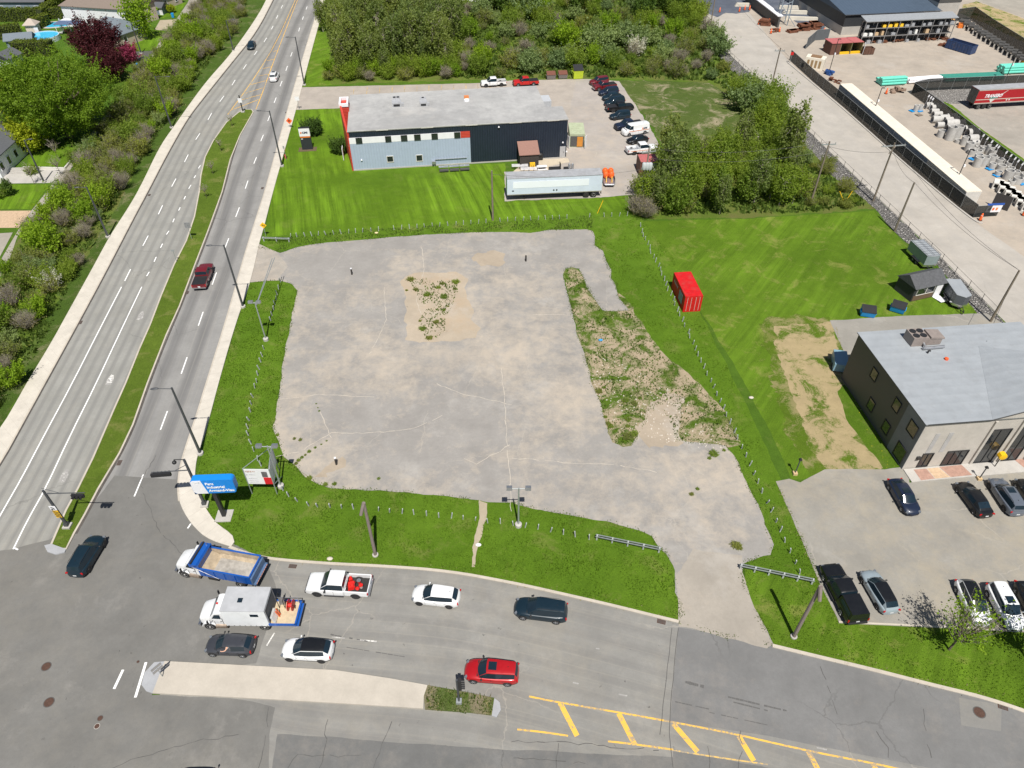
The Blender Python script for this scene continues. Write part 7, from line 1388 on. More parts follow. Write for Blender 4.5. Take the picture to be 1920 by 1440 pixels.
fence('dark fence running right behind the turquoise pipe bundles',[(1708,176),(1735,170),(1830,166),(1925,162),(2000,160)],2.6)
fence('black fence behind the row of stored blocks at the top right',[(1790,40),(1820,36),(1850,58),(1920,104),(1990,150)],3.2)
fence('dark fence panel by the top of the storage yard, near the blue barrel',[(1510,92),(1528,76),(1552,74)],2.6,m=mat('grey_mesh',(.10,.11,.12),.8))
fence('thin black chain fence along the stony ditch of the east road',[(1445,180),(1512,246),(1552,286),(1630,361),(1702,429),(1765,489),(1815,539),(1865,590)],1.1,4.0,m=mat('see_mesh',(.05,.05,.05),.8),th=.02) if False else None
q=GP([(1306,14),(1332,64),(1360,99),(1410,146),(1445,179),(1512,246),(1552,286),(1630,361),(1702,429),(1765,489),(1815,539),(1865,590)]); o=q[0].copy(); t=thing('wire_fence','low dark wire fence along the stony ditch west of the east road','fence',o); rs_=resample(q,3.0)
mb=MB(); [mb.path([x-o+Vector((0,0,z_)) for x in rs_],.025,4) for z_ in(.4,1.15)]; mb.build('wire',M_trim,t)
for x in rs_: mb=MB(); mb.tube(x-o,x-o+Vector((0,0,1.2)),.04,.04,5); mb.build('post',M_trim,t)
# gate sign
q=G(1846,406); t=thing('gate_sign','white site sign with a blue header and three pictograms at the fence end','sign',(q.x,q.y,0),.08); mb=MB(); mb.box(.9,-.05,1.45,2.6,.06,1.3); mb.build('panel',M_whitew,t); mb=MB(); mb.box(.9,-.09,2.25,2.9,.06,.35); mb.build('header',mat('header_blue',(.02,.09,.40),.5),t)
for k,c in enumerate((M_trim,M_org,M_or)): mb=MB(); mb.box(.2+k*.6,-.10,1.4,.32,.03,.45,ry=PI/4 if k==0 else 0); mb.build('pictogram',c,t)
t=thing('leaning_panel','dark panel standing turned behind the white site sign','panel',G(1862,388),-.75); mb=MB(); mb.box(.9,0,1.3,2.6,.08,2.4); mb.build('panel',mat('dark_brown_panel',(.05,.045,.045),.8),t); mb=MB(); [mb.tube((x,0,0),(x,0,2.6),.04) for x in(-.4,2.2)]; mb.build('frame',M_galv,t)
# cones and barrels
cm=None
def cone(x,y,lab):
    global cm
    q=G(x,y)
    t=thing('traffic_barrel',lab,'traffic cone',(q.x,q.y,.03),0,'orange traffic barrels'); mb=MB(); mb.lathe((0,0,.06),[(.24,0),(.20,.7),(.10,1.15),(.04,1.2)],12); mb.build('body',M_org,t,40); mb=MB(); mb.lathe((0,0,0),[(.36,0),(.36,.08)],8); mb.build('base',M_tyre,t)
    for z_ in(.35,.75): mb=MB(); r0=.232-(z_)*.07; mb.lathe((0,0,z_),[(r0+.012,0),(r0,.14)],12); mb.build('reflective_band',M_whitew,t,40)
for x,y,l in((1349,23,'orange barrel alone at the left of the wet asphalt edge'),(1386,22,'orange barrel first of three across the top of the east road'),(1396,19,'orange barrel second of three across the top of the east road'),(1405,19,'orange barrel third of three across the top of the east road'),(1307,19,'orange barrel partly hidden at the corner of the woods'),(1422,46,'orange barrel left of the rust brown trench box'),(1441,44,'orange barrel right behind the rust brown trench box'),(1445,63,'orange barrel left of the rusty post pile'),(1461,60,'orange barrel right of the rusty post pile'),(1544,62,'orange barrel at the corner of the industrial hall'),(1837,413,'orange banded barrel at the end of the black fence'),(1661,176,'orange barrel below the turquoise pipe bundle'),(1756,68,'orange barrel at the right end of the storage rack'),(1918,404,'pink red cone at the right edge on the gravel')): cone(x,y,l)
# ---- yard stock
def bundle(label,a,b,n,r,m,cat='pipe bundle'):
    A,B=G(*a),G(*b); L=(B-A).length; t=thing('pipe_bundle',label,cat,(A.x,A.y,.02),math.atan2((B-A).y,(B-A).x))
    for k in range(n): 
        row_=k%5; lay=k//5; mb=MB(); y=row_*r*2.05+lay*r; z_=r+lay*r*1.75+.15; mb.tube((random.uniform(-.2,.2),y,z_),(L+random.uniform(-.2,.2),y,z_),r,r,12); mb.build('pipe',m,t,40)
    mb=MB(); [mb.box(L*x,r*4,.08,.15,r*11,.14) for x in(.15,.85)]; mb.build('bearer',M_wood,t)
M_turq=mat('turquoise_pvc',(.14,.58,.46),.45)
bundle('short turquoise pipe bundle at the fence corner',(1652,162),(1698,159),12,.28,M_turq); bundle('long turquoise pipe bundle at the right edge behind the fence',(1880,140),(1960,136),14,.28,M_turq); bundle('white pipes lying behind the dark fence',(1702,158),(1765,153),8,.25,M_whitew); bundle('dark green pipes behind the fence left of the long turquoise bundle',(1770,155),(1880,150),10,.25,mat('dark_green_pvc',(.03,.22,.17),.5))
def pile(nm,lab,cat,px,py,n,sx,sy,sz,m,rz=0,sp=1.0,H_=3,grp=None):
    q=G(px,py); t=thing(nm,lab,cat,(q.x,q.y,.02),rz,grp); rr=random.Random(px*7+py)
    for k in range(n):
        mb=MB(); mb.box(rr.uniform(-sp,sp),rr.uniform(-sp*.5,sp*.5),sz*(.5+(k%H_)),sx*rr.uniform(.7,1.2),sy*rr.uniform(.7,1.2),sz*.9,rz=rr.uniform(-.4,.4)); mb.build('piece',m,t)
    return t
M_rust=mat('rusty_iron_stock',(.17,.065,.035),.85,.1,.35,3)
pile('grate_stack','flat rusty grates in a low stack left of the taller stacks','metal stack',1485,60,4,2.4,1.8,.3,M_rust,.1,.5,2); pile('grate_stack','tall rusty frame stack in the middle near the industrial hall','metal stack',1505,57,8,2.4,1.8,.45,M_rust,.1,.6,4); pile('grate_stack','rusty frame stack right against the industrial hall wall','metal stack',1528,54,8,2.4,1.8,.45,M_rust,.1,.6,4)
pile('trench_box','rust brown open trench box between two orange barrels','metal box',1433,47,3,2.6,2.0,.5,M_rust,-.4,.3,3); pile('post_pile','tangle of rusty posts between two orange barrels','metal stack',1453,60,9,1.6,.15,.3,M_rust,.3,.7,3)
pile('iron_pile','rusty castings at the right end of the storage rack','metal stack',1768,75,9,1.0,.8,.35,M_rust,-.6,1.6,2); pile('iron_pile','rusty castings just left of the dark blue skip','metal stack',1770,86,6,1.0,.8,.3,M_rust,-.6,1.2,2)
pile('mixed_stock','heap of blue and dark machine parts inside the yard fence','machine parts',1552,140,7,1.0,.8,.5,mat('blue_machine_parts',(.03,.10,.32),.5,.2,.3,3),-.7,1.0,2); pile('mixed_stock','rusty tools heap at the end of the first cream container','machine parts',1566,155,10,.9,.3,.3,M_rust,-.7,1.4,3); pile('mixed_stock','brown bundles below the turquoise pipes','machine parts',1680,172,7,1.1,.8,.5,mat('brown_castings',(.28,.20,.15),.8,0,.3,3),0,1.8,2)
pile('mixed_stock','blue barrels and boxes beside the twin red roofed bay','machine parts',1550,92,7,.8,.8,.6,MATS['blue_machine_parts'],.1,1.4,2); pile('mixed_stock','yellow machine parts at the far right end of the stored blocks','machine parts',1917,120,4,1.2,.8,.5,M_yel,-.6,.6,2); pile('mixed_stock','orange machine at the left end of the stored blocks','machine parts',1800,52,4,1.4,.9,.6,M_or,0,.6,2)
t=small('storage_cabinet','large cream steel cabinet with brown boards on top inside the yard fence','cabinet',1511,128,-.5); mb=MB(); mb.box(1.6,1.0,1.3,4.4,2.6,2.6); mb.build('body',M_cream,t); mb=MB(); mb.box(1.6,1.0,2.7,2.4,1.8,.12); mb.build('board',mat('brown_board',(.22,.13,.07),.8),t); mb=MB(); [mb.box(.2+k*.9,-.32,1.3,.5,.04,1.6) for k in range(4)]; mb.build('opening',mat('cabinet_recess',(.3,.2,.1),.8),t)
for k in range(15):
    x=1806+k*8.0; y=48+k*5.1; t=small('precast_block','dark precast block with pale feet, number %s from the hall end of the row'%(('one','two','three','four','five','six','seven','eight','nine','ten','eleven','twelve','thirteen','fourteen','fifteen')[k]),'concrete block',x,y,-.62+random.uniform(-.1,.1),group='precast blocks along the top right fence')
    mb=MB(); mb.box(0,0,1.15,random.uniform(2.0,2.8),2.2,.5); mb.build('top',mat('dark_precast',(.07,.068,.065),.8,0,.3,2),t)
    for s in(-1,1): mb=MB(); mb.box(s*.8,-.9,.45,.35,.4,.9); mb.build('foot',M_conc,t)
for k,(x,y,w_) in enumerate(((1395,12,5.5),(1478,17,6),(1493,26,8),(1503,38,10))): t=small('concrete_barrier','pale concrete block wall, %s'%(('low one across the east road','shortest by the steel frame','middle one by the steel frame','longest by the steel frame')[k]),'concrete block',x,y,-.05-.03*k); mb=MB(); mb.box(0,0,.45,w_,.9,.9,taper=.85); mb.build('block',mat('pale_precast',(.60,.56,.48),.8,0,.1,1),t)
a,b=G(1398,4),G(1458,52); t=thing('precast_wall','long black faced wall with a white top at the head of the yard','wall',(a.x,a.y,0),math.atan2((b-a).y,(b-a).x)); L=(b-a).length; mb=MB(); mb.box(L/2,0,1.4,L,.5,2.8); mb.build('face',M_darkw,t); mb=MB(); mb.box(L/2,.1,2.9,L,1.6,.2); mb.build('coping',M_whitew,t)
t=thing('steel_tower','pale blue steel frame tower at the head of the yard','steel tower',G(1458,48)); mb=MB(); [mb.tube((x,y,0),(x,y,7),.14) for x in(0,2.6) for y in(0,2.4)]; [mb.tube((0,y,z_),(2.6,y,z_+1),.08) for z_ in(2,5) for y in(0,2.4)]; mb.box(1.3,1.2,7,3,2.8,.2); mb.tube((0,0,5),(4.6,-1,0),.08); mb.build('frame',mat('pale_blue_steel',(.30,.36,.42),.5,.3),t)
# yard light poles
for x0,y0,x1,y1,l in((1553,140,1558,73,'thin black yard lamp pole beside the cream cabinet'),(1634,222,1653,165,'thin black yard lamp pole between the cream containers and the turquoise pipes'),(1787,353,1813,280,'thin black yard lamp pole in front of the concrete rings'),(1880,160,1908,94,'thin black yard lamp pole at the long turquoise bundle')):
    h=hfrom((x0,y0),y1); q=G(x0,y0); t=thing('yard_lamp',l,'light pole',(q.x,q.y,0),0,'thin black yard lamp poles'); mb=MB(); mb.tube((0,0,0),(0,0,h),.09,.07,8); mb.build('pole',M_trim,t,40); mb=MB(); mb.box(.3,0,h,.6,.25,.12); mb.build('lamp_head',M_trim,t); mb=MB(); mb.box(.12,-.15,h*.6,.3,.25,.4); mb.build('camera_box',M_whitew,t)
# concrete rings
M_cr=mat('cast_concrete',(.46,.45,.43),.85,0,.1,2,dirt=.35)
mr={}
def ringmesh(r,h,axis,th=.16):
    k=(r,h,axis)
    if k not in mr:
        mb=MB(); n=20; p=[]; 
        pf=[(r,0),(r,h),(r-th,h),(r-th,0)]
        for rr_,z_ in pf:
            for i in range(n): a=2*PI*i/n; p.append((math.cos(a)*rr_,math.sin(a)*rr_,z_) if axis=='Z' else (z_,math.cos(a)*rr_,math.sin(a)*rr_+r))
        mb.add(p,[(j*n+i,j*n+(i+1)%n,((j+1)%4)*n+(i+1)%n,((j+1)%4)*n+i) for j in range(4) for i in range(n)]); mr[k]=mb.mesh('concrete_ring',M_cr,30)
    return mr[k]
C3=lambda x,y:(1680+x/8,170+y/8)
up=[(285,310,.5,1.3),(350,300,.5,1.2),(660,690,.75,1.3),(790,735,.85,2.6),(880,725,.85,2.7),(920,780,.6,.6),(1000,810,.6,1.6),(1075,900,.75,1.6),(1150,870,.8,.6),(1240,890,.75,.7),(1130,950,.8,.8),(1210,960,.75,.9),(1300,920,.7,1.0),(1380,950,.75,1.6),(1430,980,.7,1.3),(1220,1040,.75,1.1),(1200,1135,.75,1.8),(1295,1120,.75,1.7),(1400,1100,.75,1.7),(1425,1170,.6,1.1),(1520,1120,.75,1.3),(1620,1090,.65,.9),(1680,1150,.65,1.0),(1560,1190,.75,1.0),(1700,1230,.65,1.0),(1520,1270,.6,.8),(1660,1320,.8,1.6),(1770,1290,.7,1.1),(1800,1390,.8,1.1),(1720,1400,.6,.7),(1890,1370,.8,1.6),(1850,1310,.5,.6)]
lie=[(490,260,.6,1.8),(540,270,.6,1.8),(570,300,.6,1.8),(560,350,.55,1.6),(600,400,.6,1.8),(580,480,.7,1.6),(690,470,.75,1.9),(810,440,.65,2.0),(760,500,.7,1.6),(860,470,.6,1.6),(790,560,.9,2.2),(910,550,.8,2.1),(640,560,.6,1.4),(1060,640,.8,1.9),(1120,700,.85,2.2),(1130,780,.8,2.0),(1160,830,.6,1.5),(800,630,.8,1.9)]
ordn=lambda k:['']*0 or str(k)
for k,(x,y,r_,h_) in enumerate(up):
    px,py=C3(x,y); q=G(px,py); o=link('concrete_ring',ringmesh(r_,h_,'Z')); o.location=(q.x,q.y,.02); o.rotation_euler=(0,0,random.random()*3)
    nr='right edge' if px>1890 else 'lamp pole in front of the rings' if 1795<px<1850 else 'two red marked tall pipes' if px<1800 else 'grass strip end'
    tag(o,'%s upright grey concrete ring in the pipe stock by the black fence'%('tall' if h_>1.5 else 'medium' if h_>1.05 else 'low'),'concrete pipe','%s upright concrete rings'%('tall' if h_>1.5 else 'medium' if h_>1.05 else 'low'))
for k,(x,y,r_,h_) in enumerate(lie):
    px,py=C3(x,y); q=G(px,py); o=link('concrete_pipe',ringmesh(r_,h_,'X')); o.location=(q.x-h_/2,q.y,.02); o.rotation_euler=(0,0,random.uniform(-.05,.12)); tag(o,'grey concrete pipe lying on its side in the pipe stock by the black fence','concrete pipe','concrete pipes lying on their side')
for k,(x,y) in enumerate(((245,310),(345,310),(340,370),(1400,1180),(1510,1280),(1145,1030),(1880,1400))):
    px,py=C3(x,y); t=small('pallet','%s pallet under the concrete rings, %s'%(('blue','blue','orange brown','blue','pale blue','blue','turquoise')[k],('leftmost, near the fence kerb','second from the fence kerb','holding small red fittings','under a red marked ring','under a low ring near the gate','beside the yard lamp','at the right edge')[k]),'pallet',px,py,.4); mb=MB(); mb.box(0,0,.14,1.3,1.1,.04); mb.build('deck',M_bblue if k not in(2,) else M_wood,t); mb=MB(); [mb.box(0,s*.45,.06,1.3,.12,.10) for s in(-1,0,1)]; mb.build('runner',M_bblue if k!=2 else M_wood,t)
for k in range(14):
    px=1868+k*5.5+(k%2)*4; py=352+k*4.2; q=G(px,py); o=None; t=small('precast_culvert','pale square concrete culvert with dark mouth at the right edge of the pipe stock','concrete culvert',px,py,-.55,group='square concrete culverts')
    mb=MB(); w_=1.5; mb.box(0,0,.1,w_,2.0,.2); mb.box(0,0,1.1,w_,2.0,.2); mb.box(-w_/2+.1,0,.6,.2,2.0,.8); mb.box(w_/2-.1,0,.6,.2,2.0,.8); mb.build('shell',mat('white_precast',(.66,.64,.60),.8,0,.06,1),t)
    mb=MB(); mb.box(0,.3,.6,w_-.4,1.2,.8); mb.build('mouth',M_seam,t)
for k,(x,y) in enumerate(((495,80),(528,102),(557,125),(1315,672),(1375,718),(1442,765),(1513,823),(1543,845),(1660,925),(1728,972),(1790,1017),(1838,1055),(1902,1100))):
    px,py=C3(x,y); q=G(px,py,2.6); q.z=0; o=MB(); o.box(0,0,2.6,.32,.08,.5,ry=.4); o.tube((0,.06,0),(0,.06,2.4),.03); ob=o.build('fence_tag',M_whitew); ob.location=q; ob.rotation_euler=(0,0,.3); tag(ob,'small white plate on the black fence by the grass strip','plate','white plates on the black fence')
# orange machine on a trailer in the office yard
t=small('mixer_trailer','orange twin drum machine on a small flat trailer in the office yard','machine',1140,340,PI/2); t.location.y+=0
mb=MB(); mb.box(0,0,.5,4.4,2.0,.14); mb.box(-2.1,0,.35,.9,1.6,.08,ry=.3); mb.build('trailer_deck',M_rim,t); 
for i in(0,1):
    for j in(0,1): mb=MB(); mb.lathe((.1+i*1.3,-.5+j,.75),[(.40,0),(.52,.3),(.52,.75),(.28,1.05),(.05,1.05)],14); mb.build('drum',M_org,t,40)
for s in(-1,1): mb=MB(); mb.box(.1,s*1.1,.38,1.6,.22,.7,taper=.7); mb.build('fender',M_under_,t); mb=MB(); mb.path([(-1.6,s*.5,.5),(-.9,s*.5,1.3),(-.5,s*.5,.8)],.06); mb.build('strut',M_yel,t)
# small litter
for px,py,lab,m in((706,438,'crumpled pale yellow object on the north verge','pale'),(1126,639,'small blue scrap on the scrub patch','blue'),(619,1049,'pale stone at the kerb below the south lawn','stone'),(897,1023,'white bag on the dirt path','white'),(1408,747,'pale flat stone on the mown field','stone')):
    t=small('litter',lab,'litter',px,py); mb=MB(); mb.ell((0,0,.12),.32,.22,.14,7,5); t2=mb.build('scrap',mat('litter_'+m,{'pale':(.65,.55,.3),'blue':(.05,.3,.6),'stone':(.55,.5,.42),'white':(.75,.75,.73)}[m],.8),t)
# rubble on the lot edge: small stones nobody would count
def stones(name,px,n,m,smin=.05,smax=.22,seed=1):
    rr=random.Random(seed); mb=MB(); xs=[p[0] for p in px]; ys=[p[1] for p in px]
    poly=px
    def inside(x,y):
        c=False; j=len(poly)-1
        for i in range(len(poly)):
            if (poly[i][1]>y)!=(poly[j][1]>y) and x<(poly[j][0]-poly[i][0])*(y-poly[i][1])/(poly[j][1]-poly[i][1])+poly[i][0]: c=not c
            j=i
        return c
    k=0
    while k<n:
        x,y=rr.uniform(min(xs),max(xs)),rr.uniform(min(ys),max(ys))
        if not inside(x,y): continue
        q=G(x,y); s=rr.uniform(smin,smax); mb.box(q.x,q.y,.03+s*.25,s,s*rr.uniform(.6,1.2),s*.6,rz=rr.random()*3,rx=rr.uniform(-.4,.4),taper=.6); k+=1
    o=mb.build(name,m); o['kind']='stuff'; o['label']='loose pale rubble stones scattered over the scrub patch'; o['category']='rubble'; return o
stones('rubble',[(1110,650),(1180,690),(1280,740),(1370,845),(1250,835),(1195,815),(1140,800),(1110,720)],330,mat('pale_rubble',(.60,.55,.48),.9,0,.2,2),.04,.16)
# ================================================================== VEGETATION
def leafmesh(name,cent,size,m,flat=.0,elong=1.0,seed=0):
    """cent: (n,3) leaf positions; one small quad each"""
    r=np.random.default_rng(seed); n=len(cent); a=r.normal(size=(n,3)); a/=np.linalg.norm(a,axis=1,keepdims=True); b=r.normal(size=(n,3))
    if flat: a[:,2]*=(1-flat); a/=np.linalg.norm(a,axis=1,keepdims=True); b[:,2]*=(1-flat)
    b-=a*(a*b).sum(1,keepdims=True); b/=np.linalg.norm(b,axis=1,keepdims=True)
    s=(np.asarray(size)*r.uniform(.6,1.3,n))[:,None]; A=a*s*elong; B=b*s
    v=np.empty((n,4,3)); v[:,0]=cent-A*.5-B*.25; v[:,1]=cent+A*.1-B*.5; v[:,2]=cent+A*.5+B*.15; v[:,3]=cent-A*.1+B*.5
    me=bpy.data.meshes.new(name); me.vertices.add(n*4); me.vertices.foreach_set('co',v.reshape(-1)); me.loops.add(n*4); me.loops.foreach_set('vertex_index',np.arange(n*4)); me.polygons.add(n); me.polygons.foreach_set('loop_start',np.arange(n)*4); me.polygons.foreach_set('loop_total',np.full(n,4)); me.update(calc_edges=True); me.materials.append(m); return me
def crownpts(rx,ry,z0,z1,nclump,nleaf,seed,spread=.34,shape='round'):
    r=np.random.default_rng(seed); C=[]
    while len(C)<nclump:
        p=r.uniform(-1,1,3); d2=(p**2).sum()
        if d2>1 or d2<.12: continue
        hz=(p[2]+1)/2
        k={'round':1.0,'cone':1.15-.8*hz,'vase':.45+.7*hz,'dome':1.0}[shape]
        C.append((p[0]*rx*k,p[1]*ry*k,z0+(z1-z0)*hz))
    C=np.array(C); rad=r.uniform(.5,1.3,nclump)*spread*min(rx,(z1-z0)/2+.3); w_=rad**2; idx=r.choice(nclump,nleaf,p=w_/w_.sum())
    di=C-np.array([0,0,z0*.3-.4*(z1-z0)*(shape!='dome')]); di/=np.linalg.norm(di,axis=1,keepdims=True); di+=r.normal(size=di.shape)*.25; t=r.normal(size=nleaf)*.85; wd=np.clip(1.0-.45*t,.25,1.6)*.36
    d=di[idx]*(t*rad[idx])[:,None]+r.normal(size=(nleaf,3))*(wd*rad[idx])[:,None]
    return C,C[idx]+d
def wood(C,h0,trunk_r,seed,forks=10,stems=1,mat_=None,sp=.15):
    rr=random.Random(seed); mb=MB()
    for s in range(stems):
        bx,by=(rr.uniform(-sp,sp),rr.uniform(-sp,sp)) if stems>1 else (0,0); zt=h0; top=Vector((bx*2.5,by*2.5,zt)); mb.tube((bx,by,0),top,trunk_r,trunk_r*.7,7)
        cs=rr.sample(list(range(len(C))),min(forks,len(C)))
        for i in cs:
            c=Vector(C[i]); m_=top.lerp(c,.5)+Vector((rr.uniform(-.2,.2),rr.uniform(-.2,.2),rr.uniform(0,.3))); mb.tube(top,m_,trunk_r*.5,trunk_r*.32,5,False); mb.tube(m_,c,trunk_r*.32,trunk_r*.1,5,False)
    return mb.mesh('trunk',mat_ or M_bark)
M_bark=mat('bark',(.13,.10,.075),.95,0,.25,4); M_barkp=mat('pale_bark',(.36,.33,.27),.9,0,.2,3); M_twig=mat('grey_twigs',(.27,.24,.19),.9,0,.2,4)
L_pop=leafm('poplar_leaf',(.145,.205,.060),(.27,.350,.110),.5); L_bright=leafm('bright_leaf',(.16,.29,.016),(.29,.44,.035),.45); L_mid=leafm('mid_leaf',(.145,.225,.030),(.27,.385,.060),.5); L_dark=leafm('dark_leaf',(.070,.135,.024),(.13,.22,.040)); L_wil=leafm('willow_leaf',(.15,.225,.085),(.27,.37,.16),.4); L_red=leafm('dark_red_leaf',(.050,.012,.016),(.12,.022,.03),.25,.1); L_pink=leafm('pink_leaf',(.25,.03,.08),(.40,.07,.15),.25,.1); L_lime=leafm('lime_leaf',(.28,.36,.015),(.45,.50,.03)); L_olive=leafm('olive_leaf',(.165,.205,.050),(.28,.33,.085),.45); L_brown=leafm('brown_leaf',(.155,.155,.06),(.25,.24,.10),.3,.2); L_blos=leafm('blossom',(.55,.55,.50),(.70,.70,.62),.3,.1); L_cedar=leafm('cedar_leaf',(.085,.125,.012),(.16,.21,.02),.2,.2); L_big=leafm('big_tree_leaf',(.125,.215,.014),(.24,.37,.030),.4)
TREES={}
def maketree(key,rx,z0,z1,ncl,nlf,ls,leaf,h0,tr,seed,shape='round',stems=1,forks=10,spread=.34,elong=1.0,bark=None,twigs=0,ry=None):
    C,P=crownpts(rx,ry or rx,z0,z1,int(ncl*2.2),nlf,seed,spread*.95,shape); P=P[P[:,2]>.08]
    cm_=leafmesh('crown',P,ls,leaf,0,elong,seed); tm=wood(C,h0,tr,seed,forks,stems,bark)
    tw=None
    if twigs:
        rr=random.Random(seed); mb=MB()
        for k in range(twigs):
            c=Vector(C[rr.randrange(len(C))]); b=Vector((c.x*.15+rr.uniform(-.2,.2),c.y*.15+rr.uniform(-.2,.2),max(.1,c.z*.15))) if stems>1 else Vector((c.x*.12,c.y*.12,h0+rr.uniform(-.1,.4))); e=c+Vector((rr.uniform(-.6,.6),rr.uniform(-.6,.6),rr.uniform(0,.7))); m_=b.lerp(e,.55)+Vector((rr.uniform(-.3,.3),rr.uniform(-.3,.3),.2)); mb.tube(b,m_,.035,.022,3,False); mb.tube(m_,e,.022,.008,3,False)
            for j in range(3): f=m_.lerp(e,rr.random()); mb.tube(f,f+Vector((rr.uniform(-.5,.5),rr.uniform(-.5,.5),rr.uniform(.1,.6))),.012,.006,3,False)
        tw=mb.mesh('twigs',M_twig)
    TREES[key]=(tm,cm_,tw)
for k in range(3): maketree('poplar%d'%k,1.9,1.4,10.2,46,3400,.25,L_pop,7.0,.12,10+k,'round',1,16,.34,1.3,M_barkp,twigs=30)
for k in range(2): maketree('dark%d'%k,2.6,1.2,8.0,40,6500,.30,L_dark,4,.16,20+k,'round',1,10,.42)
for k in range(3): maketree('mid%d'%k,2.2,.5,4.3,34,3600,.23,L_mid,1.8,.1,30+k,'dome',2,8,.42)
for k in range(2): maketree('bright%d'%k,2.0,.7,4.4,30,3600,.22,L_bright,1.8,.1,40+k,'dome',2,8,.40)
for k in range(2): maketree('willow%d'%k,2.4,.3,3.4,40,4200,.21,L_wil,1.0,.08,50+k,'dome',3,8,.38,1.5)
for k in range(3): maketree('olive%d'%k,2.1,.3,3.1,34,2600,.19,L_olive,.9,.06,60+k,'dome',4,8,.42,twigs=60)
for k in range(2): maketree('bare%d'%k,2.2,.5,3.4,30,850,.15,L_brown,.8,.05,70+k,'dome',4,6,.5,twigs=300)
maketree('blossom0',1.9,.6,3.4,30,2600,.17,L_blos,1.2,.07,80,'dome',2,8,.42,twigs=60)
maketree('lilac0',1.6,.4,2.8,26,2600,.17,L_wil,.9,.06,82,'dome',3,6,.42)
maketree('aspen0',1.8,.8,6.6,44,2600,.20,L_mid,4,.07,84,'round',1,14,.36,1.2,M_barkp); maketree('aspen1',1.6,.8,5.8,40,2300,.20,L_mid,4,.07,85,'round',1,14,.36,1.2,M_barkp)
maketree('low0',1.5,.1,1.5,26,1700,.18,L_mid,.4,.03,86,'dome',4,5,.5); maketree('low1',1.5,.1,1.3,26,1700,.18,L_olive,.4,.03,87,'dome',4,5,.5)
cnt={}
ML_={'poplar':('poplar_tree','tree'),'dark':('leafy_tree','tree'),'mid':('green_shrub','shrub'),'bright':('bright_shrub','shrub'),'willow':('willow_shrub','shrub'),'olive':('olive_shrub','shrub'),'bare':('bare_shrub','shrub'),'blossom':('blossom_shrub','shrub'),'lilac':('pale_shrub','shrub'),'aspen':('aspen_tree','tree'),'low':('low_bush','bush')}
def plant(key,x,y,s=1.0,label=None,group=None,cat=None,name=None,sz=1.0,world=False,rz=None):
    q=Vector((x,y,0)) if world else G(x,y); tm,cm_,tw=TREES[key]; base=key.rstrip('0123456789'); nm,ct=ML_.get(base,('tree','tree'))
    t=thing(name or nm,label,cat or ct,(q.x,q.y,.02),random.random()*6.28 if rz is None else rz,group); t.scale=(s,s,s*sz)
    link('trunk',tm,t); link('crown',cm_,t)
    if tw: link('twigs',tw,t)
    return t
def inpoly(poly,x,y):
    c=False; j=len(poly)-1
    for i in range(len(poly)):
        if (poly[i].y>y)!=(poly[j].y>y) and x<(poly[j].x-poly[i].x)*(y-poly[i].y)/(poly[j].y-poly[i].y)+poly[i].x: c=not c
        j=i
    return c
def scatter(px,sp,seed,jit=.4):
    poly=GP(px); rr=random.Random(seed); xs=[p.x for p in poly]; ys=[p.y for p in poly]; out=[]; y=min(ys); row_=0
    while y<max(ys):
        x=min(xs)+(sp/2 if row_%2 else 0)
        while x<max(xs):
            a,b=x+rr.uniform(-jit,jit)*sp,y+rr.uniform(-jit,jit)*sp
            if inpoly(poly,a,b): out.append((a,b))
            x+=sp
        y+=sp*.87; row_+=1
    return out
def proj(x,y):
    q=Vector((x,y,0))-Vector((0,0,CH)); return 960+FPX*q.x/q.dot(F_),720-FPX*q.dot(U_)/q.dot(F_)
def fill(px,sp,kinds,smin,smax,zones,seed,szr=(.9,1.15),ax=0):
    """zones: [(limit along the photo axis, where the plant stands)]"""
    rr=random.Random(seed)
    for a,b in scatter(px,sp,seed):
        k=rr.choice(kinds); base=k.rstrip('0123456789'); s=rr.uniform(smin,smax); u=proj(a,b)[ax]; zone=next((z for l,z in zones if u<l),zones[-1][1])
        d={'poplar':'grey green poplar','dark':'dark green tree','mid':'mid green shrub','bright':'bright green shrub','willow':'silvery willow','olive':'olive green shrub','bare':'grey twiggy bare shrub','blossom':'white flowering shrub','lilac':'pale green shrub','aspen':'slim aspen','low':'low bush'}[base]
        f=(s-smin)/(smax-smin+1e-6); d=('small ' if f<.33 else 'large ' if f>.67 else 'middling ')+d
        plant(k,a,b,s,'%s %s'%(d,zone),'%ss %s'%(d,zone),sz=rr.uniform(*szr),world=True)
# the poplar wood behind the office
fill([(622,20),(655,-30),(850,-30),(862,60),(862,120),(840,142),(632,150),(618,100)],4.3,['poplar0','poplar1','poplar2','poplar0','poplar1','poplar2','mid0'],.7,1.25,[(680,'in the wood nearest the boulevard'),(740,'in the wood behind the rooftop units'),(800,'in the middle of the wood behind the office'),(9999,'in the wood left of the white pickup')],1)
fill([(612,152),(760,152),(840,148),(860,144),(860,128),(700,134),(615,138)],2.6,['olive0','mid0','bare0','bright0','olive1','mid1'],.6,.9,[(740,'at the wood front near the boulevard lawn'),(9999,'at the wood front behind the office roof')],2)
